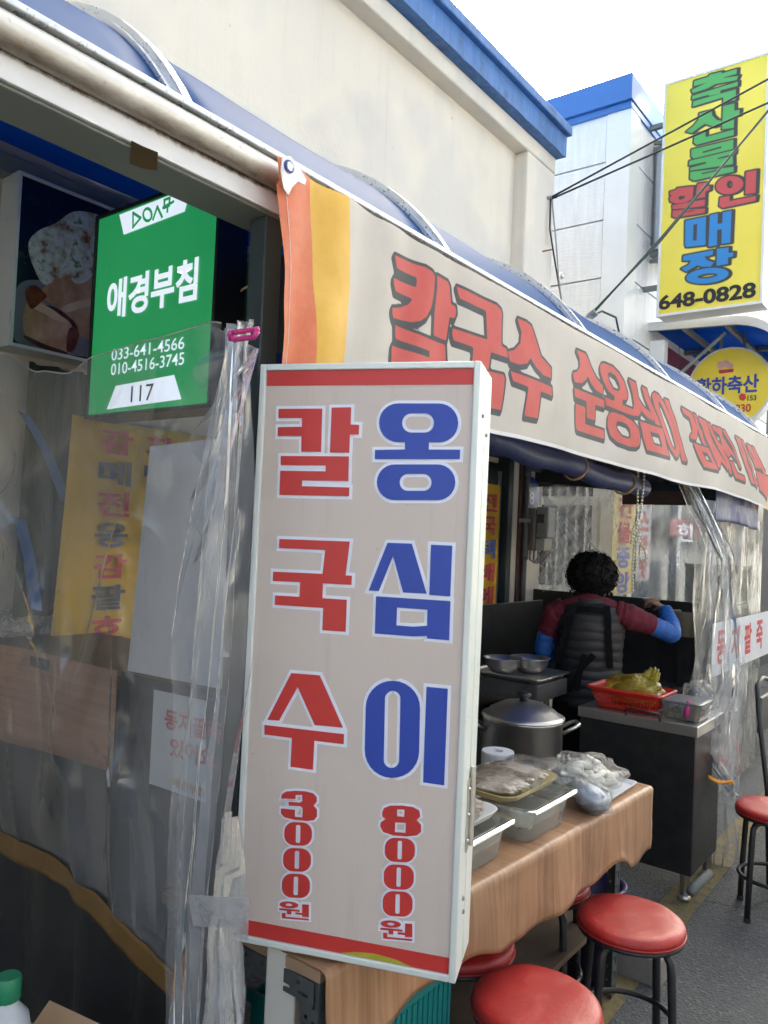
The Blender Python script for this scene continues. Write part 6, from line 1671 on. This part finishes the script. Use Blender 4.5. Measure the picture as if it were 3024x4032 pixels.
def hang_banner(nm, px0, px1, py0, X, base, txts, label, cat='banner', zb=.9):
    f_ = Frame((X, 0, 0), (0, 1, 0)); a = f_.uv(px0, py0); b = f_.uv(px1, py0)
    T = thing(nm, (X, a[0], zb), label, cat)
    zt = a[1]
    MB().fbox(f_, a[0], b[0], zb, zt, -.004, 0).build('cloth', base, T)
    w = b[0] - a[0]
    for i, (ch, mm) in enumerate(txts):
        mb = MB(); z1 = zt - .03 - i * .2; text(mb, f_, ch, a[0] + w * .2, b[0] - w * .2, z1 - .17, z1, .004, .035); mb.build('letter', mm, T)
m_yb = pm('pale_yellow_banner', (.66, .5, .16), .6, var=.1)
hang_banner('far_yellow_banner', 2418, 2505, 1935, -2.3, m_yb, [('건', m_redfade), ('물', m_redfade), ('중', m_blueink), ('앙', m_blueink)], 'pale yellow vertical banner with red and blue letters beyond the back window', zb=1.2)
hang_banner('far_white_banner', 2515, 2570, 1900, -2.3, pm('white_banner', (.6, .58, .56), .6), [('미', m_redfade), ('스', m_redfade), ('바', m_redfade), ('맛', m_redfade)], 'narrow white vertical banner with red letters beyond the back window', zb=1.3)
hang_banner('far_pink_poster', 2640, 2760, 2040, -2.2, pm('pink_poster', (.5, .16, .18), .6, var=.4, scale=5), [('한', m_whiteink)], 'pink and red poster on the shop front beyond the back window', 'poster', zb=1.7)
m_dgreen = pm('dark_green_crate_plastic', (.012, .045, .04), .5, var=.25, scale=6)
for i, (y, z, h) in enumerate(((6.9, 0, .36), (6.9, .37, .36), (6.9, .74, .36), (7.5, 0, .36), (7.5, .37, .36), (7.5, .74, .36), (7.5, 1.11, .34))):
    lb = ('bottom', 'second', 'third', 'top')[int(z / .36 + .1)] if y > 7 else ('bottom', 'middle', 'top')[int(z / .36 + .1)]
    crate((-2.2, y, z), .45, .55, h, m_dgreen, 'green_crate', 'dark green plastic crate, ' + lb + (' one of the taller stack outside the shop front' if y > 7 else ' one of the shorter stack below the yellow banner'), 'crate', 'green crates stacked outside the shop front')

# ================================================================== overhead wires
m_wire = pm('black_cable', (.012, .014, .013), .5)
m_gwire = pm('green_black_cable', (.012, .035, .025), .5)
def cable(nm, pts, r_, m, label, sag=.0):
    P_ = [Vector(p) for p in pts]; o = []
    for a, b in zip(P_[:-1], P_[1:]):
        n = 16
        for k in range(n): t = k / n; q = a.lerp(b, t); q.z -= sag * 4 * t * (1 - t); o.append(q)
    o.append(P_[-1]); return tag(MB().tube(o, r_, 6).build(nm, m, smooth=True), label, 'cable', 'overhead cables at the building corner')
A_ = onX(2168, 778, -2.485)
cable('overhead_cable', [A_, at(3024, 312, 5.2), at(3700, -60, 5.0)], .007, m_wire, 'upper black cable running from the cream pilaster past the yellow sign')
cable('overhead_cable', [A_ + Vector((.02, -.02, -.02)), at(3024, 405, 5.2), at(3700, 120, 5.0)], .007, m_wire, 'lower of two black cables running from the cream pilaster past the yellow sign')
G_ = at(2325, 1245, 4.35)
cable('overhead_cable', [G_, at(2600, 940, 4.3), at(3024, 440, 4.2), at(3500, -80, 4.1)], .006, m_gwire, 'dark green twisted cable rising from the canopy across the yellow sign')
cable('overhead_cable', [G_ + Vector((0, 0, .01)), at(2600, 950, 4.28), at(3024, 436, 4.18), at(3500, -86, 4.08)], .006, m_gwire, 'dark green cable twisted loosely round its twin across the yellow sign')
cable('drop_cable', [A_, onX(2165, 900, -2.47), onX(2180, 1000, -2.46), onX(2210, 1180, -2.47)], .006, m_wire, 'black drop cable hanging down the corner of the cream pilaster')
cable('drop_cable', [A_ + Vector((0, .02, 0)), onX(2190, 960, -2.44), onX(2200, 1100, -2.45), onX(2212, 1190, -2.46)], .005, pm('grey_wire', (.25, .25, .24), .5), 'thin grey drop wire beside the black drop cable on the pilaster')
cable('looped_cable', [G_, at(2370, 1225, 4.4), at(2425, 1250, 4.45), at(2440, 1320, 4.5)], .006, m_gwire, 'short dark green cable loop curling off the canopy top')
T = thing('cable_insulator', tuple(A_), 'small metal cable hook on the cream pilaster', 'insulator')
MB().tube([A_ + Vector((-.03, -.03, -.01)), A_, A_ + Vector((.02, .05, .02))], .012, 8).build('hook', m_greypaint, T)
T = thing('cable_insulator', tuple(G_), 'small metal cable clamp on top of the blue canopy', 'insulator')
MB().tube([G_ + Vector((-.03, -.02, -.06)), G_, G_ + Vector((.03, .0, .02))], .022, 8).build('clamp', m_greypaint, T)
mb = MB(); q = onX(2212, 1085, -2.47); mb.ell(q, .02, .02, .025, 10, 8); tag(mb.build('cable_joint', m_alu, smooth=True), 'small silver connector on the grey drop wire', 'connector')
b_ = onX(2135, 990, -2.5); tag(MB().bar(b_, b_ + Vector((.06, .03, .012)), .014, .006).build('rusty_nail', m_rust), 'rusty iron nail sticking out of the cream pilaster', 'nail')
# twine inside
q = g4
tw = [onY(x, y, 1.3) for x, y in q([(1540, 600), (1500, 700), (1480, 790), (1440, 815), (1432, 825)])]
tag(MB().tube(tw, .003, 5).build('twine', pm('twine', (.35, .28, .2), .9), smooth=True), 'loose looped twine hanging in the dark beside the green sign', 'twine')
# dark sheet behind the green sign
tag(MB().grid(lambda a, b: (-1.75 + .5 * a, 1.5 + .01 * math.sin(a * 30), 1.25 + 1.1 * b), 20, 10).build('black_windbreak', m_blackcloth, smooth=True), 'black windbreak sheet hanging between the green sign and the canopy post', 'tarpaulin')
# ================================================================== the cook, seen from behind
def build_cook():
    base = at(2335, 2141, 4.4); bx, by = base.x, base.y
    f = Vector((-.36, .93, 0)).normalized(); s = Vector((f.y, -f.x, 0)); zz = Vector((0, 0, 1)); O = Vector((bx, by, 0))
    def P(a, b, z): return O + s * a + f * b + zz * z
    T = thing('person', (bx, by, 0), 'cook seen from behind in quilted dark vest, maroon sweater and blue arm covers, reaching right', 'person')
    m_skin = pm('skin', (.42, .25, .18), .5, var=.08)
    m_maroon = pm('maroon_knit', (.13, .01, .022), .85, var=.2, scale=14, bump=.4, bscale=120)
    m_vest = pm('charcoal_quilted_nylon', (.014, .012, .014), .55, var=.15, scale=8)
    m_sleeve = pm('blue_arm_cover', (.018, .11, .4), .5, var=.12, scale=8, bump=.35, bscale=24)
    m_trous = pm('dark_trousers', (.02, .02, .024), .8, var=.2)
    m_hair = pm('black_hair', (.004, .0036, .0036), .6, var=.4, scale=60, bump=.6, bscale=90, bstretch=(1, 1, .4), spec=.2)
    m_apron = pm('black_apron', (.004, .004, .005), .85, spec=.2)
    # body: one continuous skinned figure
    V = [P(0, 0, .80), P(0, .01, .98), P(0, 0, 1.14), P(0, .0, 1.24), P(0, .02, 1.29), P(0, .05, 1.345), P(0, .07, 1.42),
         P(.17, .0, 1.215), P(.43, .10, 1.115), P(.405, .25, 1.245), P(-.17, 0, 1.215), P(-.235, .03, 1.0), P(-.19, .22, .90),
         P(.09, 0, .74), P(.095, .01, .42), P(.10, 0, .08), P(.105, .1, .04), P(-.09, 0, .74), P(-.095, .01, .42), P(-.10, 0, .08), P(-.105, .1, .04)]
    E_ = [(0, 1), (1, 2), (2, 3), (3, 4), (4, 5), (5, 6), (3, 7), (7, 8), (8, 9), (3, 10), (10, 11), (11, 12), (0, 13), (13, 14), (14, 15), (15, 16), (0, 17), (17, 18), (18, 19), (19, 20)]
    rad = [.13, .125, .13, .105, .05, .05, .075, .055, .037, .026, .055, .037, .026, .085, .055, .04, .035, .085, .055, .04, .035]
    me = bpy.data.meshes.new('body'); off = T.location
    me.from_pydata([tuple(v - off) for v in V], E_, []); o = bpy.data.objects.new('body', me); scn.collection.objects.link(o)
    md = o.modifiers.new('skin', 'SKIN'); sk = me.skin_vertices[0].data
    for i, r_ in enumerate(rad): sk[i].radius = (r_, r_)
    sk[0].use_root = True
    o.modifiers.new('sub', 'SUBSURF').levels = 2
    o.modifiers['sub'].render_levels = 2
    dg = bpy.context.evaluated_depsgraph_get(); me2 = bpy.data.meshes.new_from_object(o.evaluated_get(dg))
    bpy.data.objects.remove(o)
    me2.materials.clear(); me2.materials.append(m_skin); me2.materials.append(m_trous); me2.materials.append(m_maroon)
    for p in me2.polygons:
        c = p.center + off; p.use_smooth = True
        e_ = abs((c - O).dot(s))
        if e_ < .2 and c.z < .85 and (c - O).dot(f) < .18: p.material_index = 1
        elif c.z < 1.315 and (c - O).dot(f) < .14: p.material_index = 2
    # hands joined into the body mesh
    def add_hand(wrist, d, palm_n, curl):
        d = d.normalized(); n = palm_n.normalized(); w = d.cross(n).normalized(); mb = MB()
        mb.loft([[wrist + d * (t * .075) + w * (.02 + .02 * min(1, t * 1.6)) * math.cos(a) + n * .013 * math.sin(a) for a in [2 * math.pi * k / 10 for k in range(10)]] for t in (-.2, 0, .3, .7, 1)])
        for i in range(4):
            b0 = wrist + d * .07 + w * (-.029 + .019 * i); L = (.055, .065, .06, .046)[i]; p = [b0]; dd = d.copy()
            for j in range(3):
                dd = (dd * math.cos(curl) + n * math.sin(curl)).normalized(); p.append(p[-1] + dd * L / 2.4)
            mb.tube(p, [.0088, .0085, .0078, .006], 7)
        b0 = wrist + d * .02 + w * -.03; mb.tube([b0, b0 + (d * .6 - w * .6).normalized() * .03, b0 + (d * .9 - w * .3 + n * .4).normalized() * .055, b0 + (d + n * .7).normalized() * .075], [.011, .01, .009, .007], 7)
        return mb
    body = bpy.data.objects.new('body', me2); scn.collection.objects.link(body); body.parent = T
    hr = add_hand(P(.405, .25, 1.245), (f * .6 - s * .7 + zz * .35), (-zz * .8 - s * .2), .45)
    hl = add_hand(P(-.19, .22, .90), (f + s * .4), (s - zz * .3), .4)
    bm = bmesh.new(); bm.from_mesh(me2)
    for mbx in (hr, hl):
        vs_ = [bm.verts.new(v - off) for v in mbx.v]
        for fc in mbx.f:
            try: q = bm.faces.new([vs_[i] for i in fc]); q.smooth = True
            except ValueError: pass
    bm.to_mesh(me2); bm.free()
    # head with face
    hc = P(0, .055, 1.405)
    def hd(p):
        return 1.0
    rot = Matrix((s, f, zz)).transposed()
    mb = MB(); mb.ell(hc, .072, .09, .105, 24, 18, rot=rot, fn=lambda p: 1 - .10 * max(0, -p.z) * max(0, .6 - p.y))
    mb.ell(hc + f * .094 - zz * .012, .011, .015, .02, 10, 8, rot=rot)
    for k in (-1, 1):
        mb.ell(hc + s * (.074 * k) - zz * .01, .01, .02, .03, 10, 8, rot=rot)
    mb.build('head', m_skin, T, smooth=True)
    for k in (-1, 1):
        mb = MB(); mb.ell(hc + f * .082 + s * (.03 * k) + zz * .012, .012, .006, .006, 8, 6, rot=rot); mb.build('eye', m_blackink, T, smooth=True)
    mb = MB(); mb.ell(hc + f * .083 - zz * .05, .022, .006, .006, 8, 6, rot=rot); mb.build('mouth', pm('lips', (.35, .1, .09), .5), T, smooth=True)
    # permed hair
    mb = MB()
    def hf(p):
        return 1 + .13 * noise.noise(p * 3.5) + .08 * noise.noise(p * 9 + Vector((3, 1, 2)))
    mb.ell(hc - f * .018 + zz * .018, .134, .124, .122, 56, 40, fn=hf, rot=rot)
    mb.v = [v - f * .0 if (v - hc).dot(f) < .06 else v - f * ((v - hc).dot(f) - .06) for v in mb.v]
    hair = mb.build('hair', m_hair, T, smooth=True)
    rnd = random.Random(5); mb = MB()
    for i in range(420):
        a = rnd.uniform(0, 6.28); e = rnd.uniform(-.7, 1.3); d = (s * math.cos(a) * math.cos(e) + f * math.sin(a) * math.cos(e) + zz * math.sin(e))
        if d.dot(f) > .45: continue
        p = hc - f * .018 + zz * .018 + s * (d.dot(s) * .130) + f * (d.dot(f) * .121) + zz * (d.dot(zz) * .118)
        t = d.cross(Vector((rnd.uniform(-1, 1), rnd.uniform(-1, 1), rnd.uniform(-1, 1)))).normalized(); r_ = rnd.uniform(.01, .024)
        ph = rnd.uniform(0, 6)
        mb.tube([p + d * (r_ * .8 * math.sin(k * .9 + ph)) + t * (r_ * (k - 3) * .5) + d.cross(t) * (r_ * .8 * math.cos(k * .9 + ph)) for k in range(7)], [.003, .0035, .0035, .0035, .003, .0025, .001], 4)
    for i in range(170):
        a = rnd.uniform(0, 6.28); e = rnd.uniform(-.8, 1.3); d = (s * math.cos(a) * math.cos(e) + f * math.sin(a) * math.cos(e) + zz * math.sin(e))
        if d.dot(f) > .45: continue
        p = hc - f * .018 + zz * .018 + s * (d.dot(s) * .128) + f * (d.dot(f) * .12) + zz * (d.dot(zz) * .116)
        t = d.cross(Vector((rnd.uniform(-1, 1), rnd.uniform(-1, 1), rnd.uniform(-1, 1)))).normalized(); L_ = rnd.uniform(.015, .04)
        mb.tube([p, p + d * L_ * .5 + t * L_ * .25, p + d * L_ * .8 + t * L_ * .7, p + d * L_ * .75 + t * L_ * 1.1 - zz * .006], [.0022, .0018, .0013, .0006], 3)
    for i in range(60):
        e = rnd.uniform(-.12, .12); p = hc - f * .07 + s * e - zz * (.07 + .01 * rnd.random())
        mb.tube([p, p - zz * .015 - f * .004, p - zz * .03 + s * rnd.uniform(-.01, .01)], [.004, .003, .001], 4)
    mb.build('curls', m_hair, hair, smooth=True)
    # collar
    mb = MB(); mb.loft([[P(r_ * math.cos(a), .03 + r_ * .9 * math.sin(a), z) for a in [2 * math.pi * k / 24 for k in range(24)]] for r_, z in ((.105, 1.255), (.078, 1.285), (.072, 1.325), (.066, 1.325), (.068, 1.285))], cap=False); mb.build('sweater_collar', m_maroon, T, smooth=True)
    # quilted vest
    rings = []; secs = [(.70, .185, .15), (.80, .19, .15), (.92, .178, .14), (1.02, .178, .14), (1.12, .188, .14), (1.20, .192, .128), (1.245, .17, .11), (1.275, .12, .09), (1.295, .088, .082)]
    nz_ = 96
    for j in range(nz_ + 1):
        z = .70 + .595 * j / nz_
        for (z0, a0, b0), (z1, a1, b1) in zip(secs[:-1], secs[1:]):
            if z <= z1 + 1e-6: t = (z - z0) / (z1 - z0); t = t * t * (3 - 2 * t) if z > 1.2 else t; rx, ry = a0 + (a1 - a0) * t, b0 + (b1 - b0) * t; break
        q = .0055 * abs(math.sin(math.pi * (z - .70) / .052)) ** .7
        rings.append([P((rx + q) * math.cos(a), .012 + (ry + q) * math.sin(a) + 0, z + .004 * math.sin(a * 5 + z * 20)) for a in [2 * math.pi * k / 48 for k in range(48)]])
    MB().loft(rings, cap=False).build('vest', m_vest, T, smooth=True)
    # skirt / apron below the vest
    MB().loft([[P(rx * math.cos(a), .01 + ry * math.sin(a) + .006 * math.sin(a * 9), z) for a in [2 * math.pi * k / 32 for k in range(32)]] for z, rx, ry in ((.45, .2, .165), (.6, .195, .16), (.73, .187, .152))], cap=False).build('apron_skirt', m_apron, T, smooth=True)
    # sweater sleeves and blue arm covers (crinkled tubes)
    def arm(pts, rs, nm, m, cr=.006, fq=60):
        pts = [Vector(p) for p in pts]; pth = []; r_ = []
        for i in range(len(pts) - 1):
            for k in range(14):
                t = k / 14; pth.append(pts[i].lerp(pts[i + 1], t)); r_.append(rs[i] + (rs[i + 1] - rs[i]) * t)
        pth.append(pts[-1]); r_.append(rs[-1])
        for _ in range(4): pth = [pth[0]] + [(pth[i - 1] + pth[i] * 2 + pth[i + 1]) / 4 for i in range(1, len(pth) - 1)] + [pth[-1]]
        r_ = [x + cr * math.sin(i * 1.9 + math.sin(i * .7) * 2) for i, x in enumerate(r_)]
        MB().tube(pth, r_, 16).build(nm, m, T, smooth=True)
    arm([P(.14, 0, 1.215), P(.2, .0, 1.205), P(.335, .055, 1.16)], [.075, .072, .056], 'sweater_sleeve', m_maroon, .003)
    arm([P(.325, .05, 1.162), P(.435, .10, 1.118), P(.43, .17, 1.17), P(.408, .245, 1.24)], [.05, .056, .052, .036], 'arm_cover', m_sleeve, .0025)
    arm([P(-.14, 0, 1.215), P(-.195, .0, 1.19), P(-.235, .02, 1.08)], [.075, .07, .056], 'sweater_sleeve', m_maroon, .003)
    arm([P(-.233, .02, 1.085), P(-.25, .035, .99), P(-.23, .12, .93), P(-.195, .21, .90)], [.052, .057, .05, .036], 'arm_cover', m_sleeve, .0025)
    # apron straps crossing the back and the tied bow
    def ribbon(pts, w, nm):
        pts = [Vector(p) for p in pts]; mb = MB(); rg = []
        for i, p in enumerate(pts):
            d = (pts[min(i + 1, len(pts) - 1)] - pts[max(0, i - 1)]).normalized(); x = d.cross(f).normalized()
            rg.append([p + x * w / 2, p - x * w / 2, p - x * w / 2 - f * .004, p + x * w / 2 - f * .004])
        mb.loft(rg); mb.build(nm, m_apron, T)
    def back_y(a, z):
        rx, ry = (.2, .152) if z < 1.22 else (.165, .128)
        return .012 - (ry + .009) * math.sqrt(max(.05, 1 - (a / rx) ** 2))
    st_ = lambda pts: [P(a, back_y(a, z), z) for a, z in pts]
    ribbon(st_([(.085, 1.262), (.095, 1.2), (.1, 1.1), (.11, 1.0), (.115, .93)]), .036, 'apron_strap')
    ribbon(st_([(-.085, 1.262), (-.1, 1.2), (-.125, 1.1), (-.15, 1.0), (-.165, .93)]), .036, 'apron_strap')
    ribbon(st_([(-.09, 1.235), (0, 1.24), (.085, 1.235)]), .03, 'apron_strap')
    ribbon(st_([(.03, 1.0), (-.03, .93), (-.06, .86), (-.1, .79)]), .034, 'apron_tie')
    ribbon([p - f * .006 for p in st_([(-.02, 1.0), (-.035, .93), (-.045, .86), (-.05, .8)])], .03, 'apron_tie')
    # shoes
    for k in (-1, 1):
        mb = MB(); mb.ell(P(.105 * k, .06, .045), .045, .125, .045, 14, 10, rot=rot); mb.build('shoe', m_rubber, T, smooth=True)
    # what the hand holds
    H = thing('held_bowl', tuple(P(.33, .30, 1.28)), 'small pale bowl held in the raised hand of the cook', 'bowl')
    c = P(.335, .32, 1.262); MB().lathe([(0, 0), (.03, 0), (.058, .03), (.06, .031), (.054, .03), (.028, .005), (0, .004)], c, 22).build('bowl', pm('cream_melamine', (.6, .55, .42), .4), H, smooth=True)
    mb = MB(); mb.ell(c + Vector((0, 0, .02)), .04, .04, .014, 12, 6); mb.build('red_sauce', pm('red_sauce', (.35, .03, .015), .4), H, smooth=True)
build_cook()
